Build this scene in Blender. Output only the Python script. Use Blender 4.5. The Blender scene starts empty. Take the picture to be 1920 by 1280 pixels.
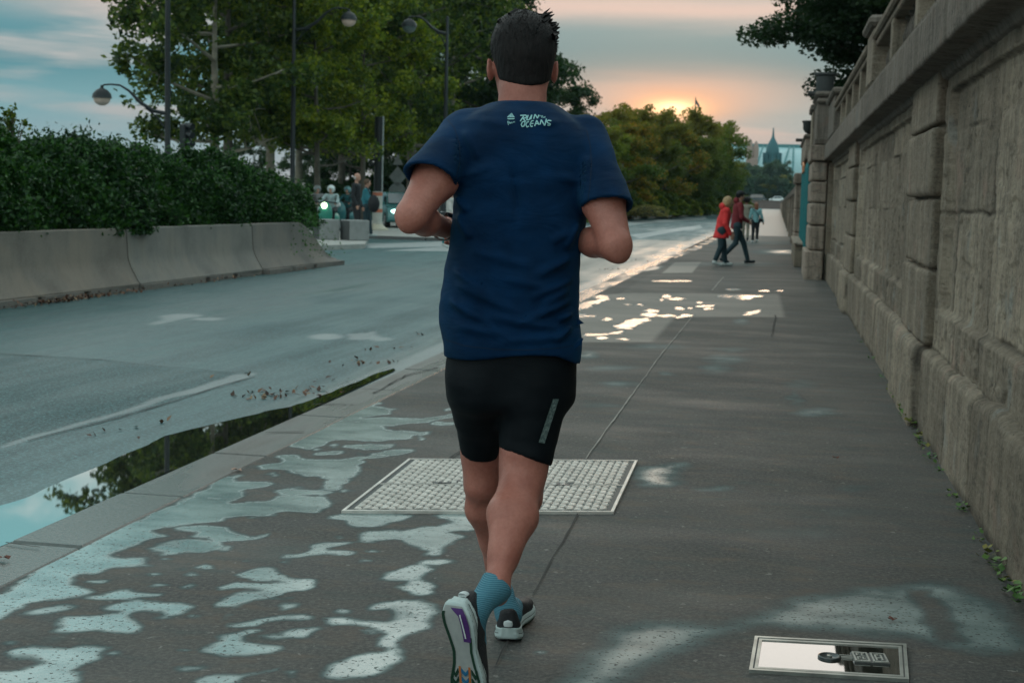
import bpy, math, random
import numpy as np
from mathutils import Vector, Matrix
from mathutils.bvhtree import BVHTree
random.seed(7)
C = bpy.context.scene.collection
SC = bpy.context.scene
# ------------------------------------------------------------------ camera
F = 2667.0; CAMH = 1.30; ROLL = math.radians(1.5); YAW, PITCH = 0.1823, 0.1008
def _basis(yaw, pitch):
    f = np.array([-math.sin(yaw)*math.cos(pitch), math.cos(yaw)*math.cos(pitch), -math.sin(pitch)])
    r = np.array([math.cos(yaw), math.sin(yaw), 0.]); u = np.cross(r, f)
    c, s = math.cos(ROLL), math.sin(ROLL)
    return f, r*c+u*s, -r*s+u*c
def _solve():
    x = np.array([YAW, PITCH])
    def err(x):
        f, r, u = _basis(*x); return np.array([960+F*r[1]/f[1]-1460, 640-F*u[1]/f[1]-384])
    for _ in range(20):
        e = err(x); J = np.array([(err(x+d)-e)/1e-5 for d in np.eye(2)*1e-5]).T
        x = x-np.linalg.solve(J, e)
    return _basis(*x)
FW, RT, UP = _solve()
CP = np.array([0, 0, CAMH])
def P(px, py, D): return CP+D*(FW+RT*(px-960)/F+UP*(640-py)/F)      # a point at depth D (surveying the place from the photo)
def G(px, py, z=0.):
    d = FW+RT*(px-960)/F+UP*(640-py)/F
    return CP+(z-CAMH)/d[2]*d
cam = bpy.data.cameras.new('camera'); camo = bpy.data.objects.new('camera', cam); C.objects.link(camo)
m = Matrix.Identity(4)
for i in range(3): m[i][0] = RT[i]; m[i][1] = UP[i]; m[i][2] = -FW[i]; m[i][3] = CP[i]
camo.matrix_world = m
cam.sensor_width = 36; cam.lens = 36*F/1920; cam.clip_start = .1; cam.clip_end = 6000
cam.dof.use_dof = True; cam.dof.focus_distance = 3.9; cam.dof.aperture_fstop = 9.0
SC.camera = camo
SC.render.engine = 'CYCLES'
SC.view_settings.view_transform = 'Standard'; SC.view_settings.look = 'None'
SC.view_settings.exposure = 0.1; SC.view_settings.gamma = 1; SC.view_settings.use_curve_mapping = False
SC.cycles.max_bounces = 6; SC.cycles.transparent_max_bounces = 8; SC.cycles.volume_bounces = 0
SC.cycles.use_denoising = True
# ------------------------------------------------------------------ node helper
class NT:
    def __init__(s, tree): s.t = tree; s.n = tree.nodes; s.l = tree.links
    def node(s, typ, **kw):
        n = s.n.new(typ)
        for k, v in kw.items():
            if k.startswith('_'): setattr(n, k[1:], v)
            else:
                key = int(k[1:]) if k[0] == 'i' and k[1:].isdigit() else k.replace('__', ' ')
                s.set(n.inputs[key], v)
        return n
    def set(s, inp, v):
        if isinstance(v, bpy.types.NodeSocket): s.l.new(v, inp)
        elif isinstance(v, bpy.types.Node): s.l.new(v.outputs[0], inp)
        else:
            if hasattr(inp.default_value, '__len__') and isinstance(v, (tuple, list)) and len(inp.default_value) == 4 and len(v) == 3: v = (*v, 1)
            inp.default_value = v
    def math(s, op, a, b=0., c=None, clamp=False):
        n = s.node('ShaderNodeMath', _operation=op, _use_clamp=clamp); s.set(n.inputs[0], a); s.set(n.inputs[1], b)
        if c is not None: s.set(n.inputs[2], c)
        return n.outputs[0]
    def noise(s, vec, scale=5., detail=4., rough=.55, dist=0.):
        n = s.node('ShaderNodeTexNoise', Scale=scale, Detail=detail, Roughness=rough, Distortion=dist)
        if vec is not None: s.l.new(vec, n.inputs['Vector'])
        return n.outputs['Fac']
    def ramp(s, fac, stops, interp='LINEAR'):
        n = s.n.new('ShaderNodeValToRGB'); s.set(n.inputs[0], fac); e = n.color_ramp.elements; n.color_ramp.interpolation = interp
        while len(e) < len(stops): e.new(.5)
        for el, (p, c) in zip(e, stops):
            el.position = p; el.color = (*c, 1) if isinstance(c, tuple) else (c, c, c, 1)
        return n.outputs[0]
    def mix(s, fac, a, b, mode='MIX'):
        n = s.n.new('ShaderNodeMix'); n.data_type = 'RGBA'; n.blend_type = mode
        s.set(n.inputs[0], fac); s.set(n.inputs[6], a); s.set(n.inputs[7], b); return n.outputs[2]
    def mapr(s, v, a, b, c=0., d=1., smooth=False):
        n = s.node('ShaderNodeMapRange'); n.interpolation_type = 'SMOOTHSTEP' if smooth else 'LINEAR'
        for i, x in enumerate((v, a, b, c, d)): s.set(n.inputs[i], x)
        return n.outputs[0]
    def scale(s, vec, sc):
        n = s.node('ShaderNodeMapping'); s.l.new(vec, n.inputs[0]); n.inputs['Scale'].default_value = sc; return n.outputs[0]
MATS = {}
def mat(name, color=(.5, .5, .5), rough=.6, metal=0., var=.15, vscale=6., bump=0., bscale=40., build=None, spec=.5, sheen=0.):
    if name in MATS: return MATS[name]
    M = bpy.data.materials.new(name); M.use_nodes = True; N = NT(M.node_tree); b = N.n['Principled BSDF']
    b.inputs['Roughness'].default_value = rough; b.inputs['Metallic'].default_value = metal
    b.inputs['Specular IOR Level'].default_value = spec
    if sheen: b.inputs['Sheen Weight'].default_value = sheen; b.inputs['Sheen Roughness'].default_value = .4
    tc = N.n.new('ShaderNodeTexCoord').outputs['Object']
    if build: build(N, b, tc)
    else:
        f = N.noise(tc, vscale, 5)
        lo = tuple(c*(1-var) for c in color); hi = tuple(min(1, c*(1+var)) for c in color)
        N.set(b.inputs['Base Color'], N.ramp(f, [(.3, lo), (.7, hi)]))
        if bump:
            bn = N.node('ShaderNodeBump', Strength=bump, Distance=.01, Height=N.noise(tc, bscale, 4)); N.set(b.inputs['Normal'], bn)
    MATS[name] = M; return M
# ------------------------------------------------------------------ world
SUN_DIR = P(1262, 203, 1.)-CP; SUN_DIR = SUN_DIR/np.linalg.norm(SUN_DIR)
SUN_EL = math.asin(SUN_DIR[2]); SUN_AZ = math.atan2(SUN_DIR[0], SUN_DIR[1])
W = bpy.data.worlds.new('World'); SC.world = W; W.use_nodes = True
N = NT(W.node_tree); bg = N.n['Background']
sky = N.node('ShaderNodeTexSky', _sky_type='NISHITA', _sun_disc=False, _sun_elevation=max(SUN_EL, .05), _sun_rotation=SUN_AZ, _air_density=1.5, _dust_density=2.)
tc = N.n.new('ShaderNodeTexCoord').outputs['Generated']
sx = N.node('ShaderNodeSeparateXYZ'); N.l.new(tc, sx.inputs[0]); z = sx.outputs['Z']
base = N.ramp(z, [(0., (.42, .47, .50)), (.03, (.28, .46, .52)), (.06, (.16, .42, .49)), (.085, (.05, .29, .37)), (.12, (.10, .36, .44)), (.17, (.30, .64, .68)), (.28, (.38, .96, 1.02)), (.5, (.42, .90, .96)), (1., (.40, .76, .82))])
warp = N.node('ShaderNodeVectorMath', _operation='ADD'); N.l.new(N.scale(tc, (2.2, 2.2, 22.)), warp.inputs[0])
wn = N.node('ShaderNodeTexNoise', Scale=1.1, Detail=2.); N.l.new(N.scale(tc, (2., 2., 9.)), wn.inputs['Vector'])
N.l.new(wn.outputs['Color'], warp.inputs[1])
n1 = N.noise(warp.outputs[0], 1.0, 6, .5)
hi_n = N.noise(N.scale(tc, (1., 1., 2.2)), 2.6, 6, .55, .3)
low_c = N.mapr(n1, .50, .62, 0, .85, True); high_c = N.mapr(hi_n, .43, .56, 0, 1, True)
hsel = N.mapr(z, .13, .22, 0, 1, True)
cf = N.math('ADD', N.math('MULTIPLY', low_c, N.math('SUBTRACT', 1., hsel)), N.math('MULTIPLY', high_c, hsel))
ccol = N.ramp(z, [(0., (.50, .50, .51)), (.07, (.50, .53, .54)), (.13, (.80, .74, .71)), (.26, (2.0, 1.9, 1.75)), (.6, (1.5, 1.55, 1.5))])
col = N.mix(cf, base, ccol)
# cloud bank bands seen above the road
band = lambda c, w: N.math('POWER', 2.718, N.math('MULTIPLY', -1., N.math('POWER', N.math('DIVIDE', N.math('SUBTRACT', zz, c), w), 2.)))
zz = N.math('ADD', z, N.math('MULTIPLY', N.math('SUBTRACT', n1, .5), .055))
col = N.mix(N.math('MULTIPLY', band(.128, .014), .9), col, (.82, .66, .61, 1))
pass
# sunset glow behind the clouds
#GLOW
dp = N.node('ShaderNodeVectorMath', _operation='SUBTRACT'); N.l.new(tc, dp.inputs[0]); dp.inputs[1].default_value = tuple(SUN_DIR)
ds = N.node('ShaderNodeVectorMath', _operation='LENGTH'); N.l.new(N.scale(dp.outputs[0], (.62, .62, 1.9)), ds.inputs[0])
d = ds.outputs['Value']; gau = lambda w: N.math('POWER', 2.718, N.math('MULTIPLY', -1., N.math('POWER', N.math('DIVIDE', d, w), 2.)))
col = N.mix(N.math('MULTIPLY', N.math('MULTIPLY', band(.070, .016), gau(.060)), .8), col, (.90, .66, .56, 1))
dj = N.math('MULTIPLY_ADD', N.math('SUBTRACT', n1, .5), .08, d)
g1 = N.math('POWER', 2.718, N.math('MULTIPLY', -1., N.math('POWER', N.math('DIVIDE', dj, .022), 2.)))
col = N.mix(N.math('MULTIPLY', g1, .5), col, (1.0, .50, .30, 1))
col = N.mix(N.math('MULTIPLY', gau(.016), .9), col, (1.5, .75, .36, 1))
col = N.mix(gau(.009), col, (2.4, 1.7, .95, 1))
skc = N.mix(1., sky.outputs[0], (.10, .10, .10, 1), 'MULTIPLY')
N.set(bg.inputs['Color'], N.mix(.08, col, skc)); bg.inputs['Strength'].default_value = .84
sun = bpy.data.lights.new('sun', 'SUN'); sun.energy = .2; sun.angle = math.radians(10); sun.color = (1., .62, .38)
suno = bpy.data.objects.new('sun', sun); C.objects.link(suno)
suno.rotation_mode = 'QUATERNION'; suno.rotation_quaternion = Vector(SUN_DIR.tolist()).to_track_quat('Z', 'Y')
# ------------------------------------------------------------------ mesh helpers
def meshnp(name, V, Fc, ma=None, parent=None, smooth=False, attrs=None, fattrs=None, loc=None):
    me = bpy.data.meshes.new(name)
    V = np.asarray(V, dtype=np.float32).reshape(-1, 3)
    if isinstance(Fc, np.ndarray):
        k = Fc.shape[1]; nf = len(Fc)
        me.vertices.add(len(V)); me.vertices.foreach_set('co', V.ravel())
        me.loops.add(nf*k); me.loops.foreach_set('vertex_index', Fc.astype(np.int32).ravel())
        me.polygons.add(nf); me.polygons.foreach_set('loop_start', np.arange(0, nf*k, k, dtype=np.int32))
        me.update(calc_edges=True)
    else:
        me.from_pydata(V.tolist(), [], [list(f) for f in Fc]); me.update()
    if smooth: me.polygons.foreach_set('use_smooth', np.ones(len(me.polygons), dtype=bool))
    for d, dom in ((attrs or {}, 'POINT'), (fattrs or {}, 'FACE')):
        for k, v in d.items():
            a = me.attributes.new(k, 'FLOAT', dom); a.data.foreach_set('value', np.asarray(v, dtype=np.float32))
    if ma is not None:
        for x in (ma if isinstance(ma, (list, tuple)) else [ma]): me.materials.append(x)
    o = bpy.data.objects.new(name, me); C.objects.link(o)
    if parent is not None: o.parent = parent; me.transform(Matrix.Translation(-wloc(parent)))
    elif loc is not None:
        me.transform(Matrix.Translation(-Vector(loc))); o.location = loc
    return o
def wloc(p):
    v = Vector((0, 0, 0))
    while p is not None: v = v+p.location; p = p.parent
    return v
def tag(o, label=None, cat=None, group=None, kind=None):
    if label: o['label'] = label
    if cat: o['category'] = cat
    if group: o['group'] = group
    if kind: o['kind'] = kind
    return o
def thing(name, label, cat, loc=(0, 0, 0), group=None):
    o = bpy.data.objects.new(name, None); C.objects.link(o); o.location = loc; o.empty_display_size = .1
    return tag(o, label, cat, group)
class MB:                                           # collects shapes in one mesh
    def __init__(s): s.v = []; s.f = []; s.mi = []
    def add(s, V, Fc, mi=0):
        n = len(s.v); s.v += [tuple(map(float, p)) for p in V]; s.f += [[i+n for i in f] for f in Fc]; s.mi += [mi]*len(Fc)
    def box(s, x0, x1, y0, y1, z0, z1, M=None, mi=0, bev=0.):
        if bev:
            b = min(bev, (x1-x0)*.45, (y1-y0)*.45, (z1-z0)*.45)
            V = []; 
            for z, i in ((z0, b), (z0+b, 0), (z1-b, 0), (z1, b)):
                a0, a1, c0, c1 = x0+i, x1-i, y0+i, y1-i
                q = b*.6 if i == 0 else b*.3
                V += [(a0+q, c0, z), (a1-q, c0, z), (a1, c0+q, z), (a1, c1-q, z), (a1-q, c1, z), (a0+q, c1, z), (a0, c1-q, z), (a0, c0+q, z)]
            Fc = [list(range(7, -1, -1)), list(range(24, 32))]
            for k in range(3):
                for j in range(8): Fc.append([k*8+j, k*8+(j+1) % 8, k*8+8+(j+1) % 8, k*8+8+j])
        else:
            V = [(x, y, z) for z in (z0, z1) for x, y in ((x0, y0), (x1, y0), (x1, y1), (x0, y1))]
            Fc = [[3, 2, 1, 0], [4, 5, 6, 7], [0, 1, 5, 4], [1, 2, 6, 5], [2, 3, 7, 6], [3, 0, 4, 7]]
        if M is not None: V = [M @ Vector(p) for p in V]
        s.add(V, Fc, mi)
    def tube(s, pts, rad, n=8, mi=0, cap=True):
        pts = [Vector(p) for p in pts]; R = rad if isinstance(rad, (list, tuple)) else [rad]*len(pts)
        V = []; up = None
        for i, p in enumerate(pts):
            t = (pts[min(i+1, len(pts)-1)]-pts[max(i-1, 0)]).normalized()
            if up is None: up = Vector((0, 0, 1)) if abs(t.z) < .9 else Vector((1, 0, 0))
            a = t.cross(up)
            if a.length < 1e-4: a = t.orthogonal()
            a.normalize(); b = a.cross(t); up = b
            for k in range(n):
                an = 2*math.pi*k/n; V.append(p+(a*math.cos(an)+b*math.sin(an))*R[i])
        Fc = [[i*n+k, i*n+(k+1) % n, (i+1)*n+(k+1) % n, (i+1)*n+k] for i in range(len(pts)-1) for k in range(n)]
        if cap: Fc += [list(range(n-1, -1, -1)), [(len(pts)-1)*n+k for k in range(n)]]
        s.add(V, Fc, mi)
    def lathe(s, prof, c=(0, 0, 0), n=16, M=None, mi=0, sx=1., sy=1.):
        V = [(c[0]+r*sx*math.cos(2*math.pi*k/n), c[1]+r*sy*math.sin(2*math.pi*k/n), c[2]+z) for r, z in prof for k in range(n)]
        Fc = [[i*n+k, i*n+(k+1) % n, (i+1)*n+(k+1) % n, (i+1)*n+k] for i in range(len(prof)-1) for k in range(n)]
        Fc += [list(range(n-1, -1, -1)), [(len(prof)-1)*n+k for k in range(n)]]
        if M is not None: V = [M @ Vector(p) for p in V]
        s.add(V, Fc, mi)
    def prism(s, poly, z0, z1, M=None, mi=0):
        n = len(poly); V = [(x, y, z) for z in (z0, z1) for x, y in poly]
        Fc = [list(range(n-1, -1, -1)), list(range(n, 2*n))]+[[i, (i+1) % n, n+(i+1) % n, n+i] for i in range(n)]
        if M is not None: V = [M @ Vector(p) for p in V]
        s.add(V, Fc, mi)
    def build(s, name, ma, parent=None, smooth=False, loc=None):
        o = meshnp(name, s.v, s.f, ma, parent, smooth, loc=loc)
        if any(s.mi): o.data.polygons.foreach_set('material_index', s.mi)
        if smooth: 
            try: o.data.set_sharp_from_angle(angle=math.radians(40))
            except Exception: pass
        return o
# value noise, vectorised
def _h(i, j, k, seed):
    n = (i*374761393+j*668265263+k*2147483647+seed*1274126177) & 0xffffffff
    n = ((n ^ (n >> 13))*1274126177) & 0xffffffff
    return ((n ^ (n >> 16)) & 0xffff)/65535.0
def vnoise(p, seed=0):
    p = np.asarray(p, dtype=np.float64); i = np.floor(p).astype(np.int64); f = p-i; f = f*f*(3-2*f); r = 0.
    for a in (0, 1):
        for b in (0, 1):
            for c in (0, 1):
                w = (f[..., 0] if a else 1-f[..., 0])*(f[..., 1] if b else 1-f[..., 1])*(f[..., 2] if c else 1-f[..., 2])
                r = r+w*_h(i[..., 0]+a, i[..., 1]+b, i[..., 2]+c, seed)
    return r*2-1
def fbm(p, seed=0, oct=4, gain=.5):
    r = 0; a = 1.; p = np.asarray(p, dtype=np.float64)
    for o in range(oct): r = r+a*vnoise(p*(2**o), seed+o*17); a *= gain
    return r
def sstep(a, b, x):
    t = np.clip((x-a)/(b-a), 0, 1); return t*t*(3-2*t)
def grid_faces(nu, nv, flip=False):
    i = np.arange(nu-1)[:, None]*nv+np.arange(nv-1)[None, :]
    q = np.stack([i, i+nv, i+nv+1, i+1], -1).reshape(-1, 4)
    return q[:, ::-1].copy() if flip else q
# ------------------------------------------------------------------ distance-field modelling (bodies, clothes, shoes)
def smin(a, b, k):
    h = np.clip(.5+.5*(b-a)/k, 0, 1); return b+(a-b)*h-k*h*(1-h)
def smax(a, b, k): return -smin(-a, -b, k)
def cap(p, a, b, r1, r2):
    a = np.asarray(a, float); b = np.asarray(b, float); ab = b-a; t = np.clip(((p-a) @ ab)/(ab @ ab), 0, 1)
    return np.linalg.norm(p-a-t[:, None]*ab, axis=1)-(r1+(r2-r1)*t)
def ell(p, c, r, R=None):
    q = p-np.asarray(c, float)
    if R is not None: q = q @ np.asarray(R, float).T
    r = np.asarray(r, float); k0 = np.linalg.norm(q/r, axis=1); k1 = np.linalg.norm(q/(r*r), axis=1)
    return k0*(k0-1)/np.maximum(k1, 1e-6)
def chain(p, pts, rads, k=.02):
    d = None
    for i in range(len(pts)-1):
        c = cap(p, pts[i], pts[i+1], rads[i], rads[i+1]); d = c if d is None else smin(d, c, k)
    return d
def sdf_mesh(f, lo, hi, h):
    lo = np.asarray(lo, float); hi = np.asarray(hi, float); S = 6
    n = (np.ceil((hi-lo)/(h*S)).astype(int)+1)
    cc = np.stack(np.meshgrid(*[np.arange(k) for k in n], indexing='ij'), -1).reshape(-1, 3)
    ctr = lo+(cc+.5)*h*S; dc = np.concatenate([f(x) for x in np.array_split(ctr, max(1, len(ctr)//100000))])
    near = np.abs(dc) < h*S*1.9
    D = np.empty(n*S, dtype=np.float32)
    D.reshape(n[0], S, n[1], S, n[2], S)[...] = dc.reshape(n[0], 1, n[1], 1, n[2], 1)
    D = D+0
    off = np.stack(np.meshgrid(*[np.arange(S)]*3, indexing='ij'), -1).reshape(-1, 3)
    cn = cc[near]
    idx = (cn[:, None, :]*S+off[None]).reshape(-1, 3); pp = lo+(idx+.0)*h
    vals = np.concatenate([f(x) for x in np.array_split(pp, max(1, len(pp)//200000))])
    D[idx[:, 0], idx[:, 1], idx[:, 2]] = vals
    s = D < 0; N3 = D.shape
    acc = np.zeros((N3[0]-1, N3[1]-1, N3[2]-1, 3), np.float32); cnt = np.zeros((N3[0]-1, N3[1]-1, N3[2]-1), np.float32)
    quads = []; cross = []
    for ax in range(3):
        sl0 = [slice(None)]*3; sl1 = [slice(None)]*3; sl0[ax] = slice(0, -1); sl1[ax] = slice(1, None)
        a = D[tuple(sl0)]; b = D[tuple(sl1)]; ch = s[tuple(sl0)] != s[tuple(sl1)]
        I = np.argwhere(ch); va = a[ch]; vb = b[ch]; t = va/(va-vb)
        pos = I.astype(np.float32); pos[:, ax] += t
        o1, o2 = [x for x in range(3) if x != ax]
        ok = np.ones(len(I), bool)
        for q in (o1, o2): ok &= (I[:, q] > 0) & (I[:, q] < N3[q]-1)
        I = I[ok]; pos = pos[ok]; va = va[ok]
        cells = []
        for d1, d2 in ((0, 0), (-1, 0), (-1, -1), (0, -1)):
            c = I.copy(); c[:, o1] += d1; c[:, o2] += d2; cells.append(c)
            np.add.at(acc, (c[:, 0], c[:, 1], c[:, 2]), pos); np.add.at(cnt, (c[:, 0], c[:, 1], c[:, 2]), 1)
        quads.append((cells, va < 0, ax))
    used = cnt > 0; vid = -np.ones(cnt.shape, np.int64); vid[used] = np.arange(used.sum())
    V = lo+(acc[used]/cnt[used][:, None])*h
    Q = []
    for cells, inside, ax in quads:
        q = np.stack([vid[c[:, 0], c[:, 1], c[:, 2]] for c in cells], 1)
        fl = inside if ax != 1 else ~inside
        q[fl] = q[fl][:, ::-1]; Q.append(q)
    Q = np.concatenate(Q)[:, ::-1].copy()
    return V, Q
def relax(V, Q, it=2, w=.5):
    for _ in range(it):
        s = np.zeros_like(V); c = np.zeros(len(V))
        for i in range(4):
            np.add.at(s, Q[:, i], V[Q[:, (i+1) % 4]]); np.add.at(c, Q[:, i], 1)
            np.add.at(s, Q[:, i], V[Q[:, (i-1) % 4]]); np.add.at(c, Q[:, i], 1)
        V = V*(1-w)+w*s/np.maximum(c, 1)[:, None]
    return V
# ================================================================== GROUND
def az(pts, off): return [(off[0]+u/off[2], off[1]+v/off[2]) for u, v in pts]
ZA = (0, 960, 4.); ZB = (400, 960, 4.); ZC = (420, 720, 4.); ZD = (0, 760, 4.); ZE = (1060, 440, 4.); Z0 = (0, 0, 1.)
WET = [(1., Z0, [(0,1110),(15,1097),(22,1087),(50,1070),(72,1052),(100,1035),(140,1022),(175,1015),(197,997),(220,987),(250,975),(275,960),(320,946),(350,932),(375,920),(400,902),(410,895),(450,892),(455,900),(502,902),(515,910),(490,915),(457,920),(467,924),(435,935),(420,940),(440,941),(477,937),(502,935),(527,927),(610,929),(626,945),(615,956),(580,961),(520,960),(510,967),(445,970),(420,977),(412,979),(350,982),(332,987),(305,990),(295,997),(320,1006),(287,1012),(260,1020),(225,1035),(215,1041),(232,1044),(282,1044),(287,1055),(300,1060),(250,1061),(215,1064),(190,1074),(152,1079),(150,1087),(140,1097),(175,1105),(160,1115),(125,1122),(87,1126),(50,1132),(30,1140),(15,1157),(0,1161),(-60,1170),(-60,1120)]),
(1., ZA, [(1120,255),(1330,210),(1500,205),(1650,220),(1680,270),(1560,295),(1420,300),(1270,330),(1230,300)]),
(1., ZA, [(1400,95),(1600,90),(1720,110),(1800,150),(1860,180),(2025,160),(2080,152),(2010,185),(1900,208),(1700,215),(1500,200),(1350,190),(1420,150),(1330,110)]),
(.85, ZA, [(190,750),(350,705),(500,690),(585,710),(450,745),(280,770)]),
(1., ZA, [(650,625),(800,600),(1000,580),(1130,610),(1250,600),(1180,635),(900,655),(720,645)]),
(1., ZA, [(730,725),(880,660),(1050,655),(1180,680),(1340,680),(1430,735),(1270,775),(1190,745),(1020,770),(1080,850),(960,910),(830,920),(700,900),(540,905),(460,910),(350,895),(460,830),(480,790),(620,775),(860,750)]),
(.6, ZA, [(290,940),(480,905),(520,920),(420,985),(300,1000)]),
(1., ZA, [(30,1040),(180,1010),(450,1020),(600,980),(720,985),(820,1015),(780,1050),(790,1090),(640,1130),(600,1190),(640,1200),(600,1260),(560,1300),(-200,1400),(-200,1185),(100,1180),(200,1150),(290,1125),(270,1100),(120,1085),(60,1075)]),
(.9, ZA, [(1390,1290),(1500,1230),(1700,1210),(1800,1200),(1920,1180),(2070,1180),(1980,1200),(1850,1230),(1750,1300)]),
(1., ZB, [(870,25),(980,5),(1250,0),(1480,20),(1330,60),(1250,100),(1050,105),(1010,60)]),
(1., ZB, [(1090,165),(1200,145),(1480,125),(1600,95),(1700,80),(1760,50),(1660,20),(1780,5),(1980,0),(1980,120),(1760,140),(1900,180),(1830,220),(1760,270),(1690,325),(1570,320),(1620,290),(1560,280),(1460,240),(1400,200),(1130,215)]),
(1., ZB, [(720,265),(830,235),(1040,220),(1050,235),(920,260),(880,280),(1050,290),(1000,320),(850,320),(640,345),(520,345),(520,325),(640,320),(700,285)]),
(1., ZB, [(170,460),(250,425),(440,408),(510,440),(600,490),(760,505),(760,570),(560,595),(430,640),(600,640),(400,655),(300,665),(200,705),(0,715),(40,680),(110,625),(380,595),(200,580),(50,580),(170,525),(400,535),(480,515),(300,500),(200,485)]),
(1., ZB, [(100,825),(300,805),(480,780),(640,765),(740,770),(720,805),(560,810),(420,825),(300,850),(130,845)]),
(1., ZB, [(0,910),(200,885),(370,875),(380,890),(270,930),(290,970),(400,985),(540,1000),(500,1035),(380,1070),(160,1080),(90,1085),(0,1075),(-80,1050),(-70,1000),(20,960)]),
(1., ZB, [(390,920),(500,905),(640,860),(740,855),(770,885),(730,935),(560,935),(430,940)]),
(1., ZB, [(1230,480),(1350,440),(1480,410),(1560,370),(1700,350),(1840,370),(1740,395),(1640,405),(1700,440),(1600,480),(1570,510),(1400,510),(1260,500)]),
(1., ZB, [(1390,560),(1450,520),(1560,515),(1680,570),(1600,610),(1430,595)]),
(1., ZB, [(1130,715),(1200,685),(1400,655),(1570,655),(1660,710),(1670,750),(1610,800),(1640,870),(1500,930),(1430,970),(1440,1050),(1330,1160),(1200,1225),(1000,1245),(860,1235),(815,1200),(860,1150),(1000,1085),(1200,1050),(1330,1030),(1240,980),(1240,940),(1180,870),(1080,855),(900,850),(820,830),(870,800),(1000,785),(1110,800),(1300,800),(1380,770),(1320,735),(1180,735)]),
(1., ZC, [(930,180),(1080,130),(1160,135),(1160,170),(1300,200),(1180,235),(1060,250),(1500,250),(1700,220),(1760,240),(1500,290),(1300,315),(1180,320),(1260,345),(1580,350),(1560,370),(1380,400),(1130,430),(860,420),(760,460),(620,490),(500,465),(540,420),(600,380),(700,330),(820,270),(860,230)]),
(1., ZC, [(920,465),(1050,445),(1330,460),(1220,485),(980,485)]),
(1., ZC, [(360,545),(520,535),(640,560),(800,560),(980,550),(1100,520),(1280,490),(1400,485),(1400,510),(1280,535),(1090,560),(1030,590),(1010,640),(940,700),(860,780),(760,785),(710,780),(710,700),(600,685),(500,670),(470,645),(230,635),(240,600),(400,580)]),
(1., ZC, [(360,810),(420,780),(560,760),(620,780),(820,800),(700,820),(500,835)]),
(.62, Z0, [(100,985),(215,935),(312,887),(362,867),(425,860),(450,835),(480,820),(585,767),(632,775),(615,790),(570,812),(532,837),(470,862),(420,887),(375,908),(300,928),(200,957)]),
(1., ZE, [(80,520),(220,490),(330,480),(300,500),(180,540),(80,570)]), (1., ZE, [(430,660),(500,630),(640,622),(580,667),(460,682)]),
(1., ZE, [(130,760),(180,740),(300,740),(400,722),(480,716),(380,748),(200,760)]), (.9, ZE, [(1320,600),(1350,575),(1420,565),(1440,555),(1480,570),(1440,590),(1370,605)]),
(.8, ZE, [(560,272),(590,245),(740,233),(700,265)]),
(.66, Z0, [(1350,1165),(1480,1120),(1640,1095),(1780,1090),(1880,1130),(1960,1200),(1920,1230),(1800,1225),(1700,1205),(1560,1190),(1400,1185),(1250,1250),(1140,1300),(1020,1300),(1100,1200),(1200,1160)]),
(.75, Z0, [(1180,880),(1240,868),(1310,868),(1280,890),(1290,905),(1210,915),(1180,905)])]
ELL = [(ZA, [(690,525,80,16),(1150,460,35,8),(1200,543,45,13),(1330,438,30,7),(1420,468,48,15),(1520,418,55,17),(1415,555,65,12),(1380,390,25,6),(1370,1030,30,10),(1440,1170,85,25),(1840,355,25,6),(1460,765,60,12),(870,1065,40,12),(850,495,20,5),(1230,780,55,10),(1275,350,30,4),(1720,275,45,18),(80,983,65,12)]),
(ZB, [(550,700,75,22),(990,750,50,18),(1165,895,35,12),(590,1210,30,12),(1140,360,60,12),(555,378,40,9),(240,357,25,6),(1200,288,40,8),(320,50,40,10),(950,180,40,12),(95,765,20,10),(110,793,25,6)]),
(ZC, [(1490,403,50,12),(920,795,45,10),(770,515,75,22),(860,462,40,8),(700,485,30,6),(400,675,35,10),(240,1010,40,10),(1640,293,70,14),(1690,190,60,12),(1010,515,30,6)]),
(ZE, [(275,468,65,15),(415,480,40,7),(755,462,38,13),(830,480,80,9),(1290,462,190,9),(1340,475,60,14),(850,552,40,13),(1000,508,38,8),(640,570,62,12),(640,600,80,14),(760,606,70,9),(905,606,65,11),(440,682,92,10),(450,702,72,8),(270,775,80,12),(440,782,48,9),(150,610,90,8),(315,632,52,14),(1070,554,42,10),(1060,535,90,8),(550,525,32,7),(940,548,30,6),(105,590,40,10),(1500,421,48,8),(1615,420,35,5),(1260,412,55,6),(810,347,165,7),(720,490,25,10),(470,520,22,6),(850,620,30,6)])]
SOFT = [(1530,772,42,9,.55),(1490,745,14,16,.4),(1360,672,45,10,.45),(1345,690,32,12,.4),(1230,650,70,6,.4),(1100,665,22,8,.6),(1150,690,60,6,.4),(1160,720,45,6,.45),(1370,655,50,5,.4),(1390,602,16,7,.5),(1600,915,40,7,.3),(1340,915,38,6,.45),(1010,1222,14,4,.9),(1250,700,20,5,.4),(1500,720,40,12,.3),(1600,960,90,14,.22),(1130,760,50,7,.3),(1500,1000,140,16,.2),(1480,472,60,5,.9),(1360,495,120,5,.4),(1400,455,150,4,.4),(60,1200,30,15,.1)]
def cr(poly, k=4):                                   # closed Catmull-Rom through ground points
    p = np.array(poly, float); n = len(p); t = np.linspace(0, 1, k, endpoint=False)[:, None]; out = []
    for i in range(n):
        a, b, c, d = p[i-1], p[i], p[(i+1) % n], p[(i+2) % n]
        out.append(.5*((2*b)+(c-a)*t+(2*a-5*b+4*c-d)*t*t+(3*b-a-3*c+d)*t**3))
    return np.concatenate(out)
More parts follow.
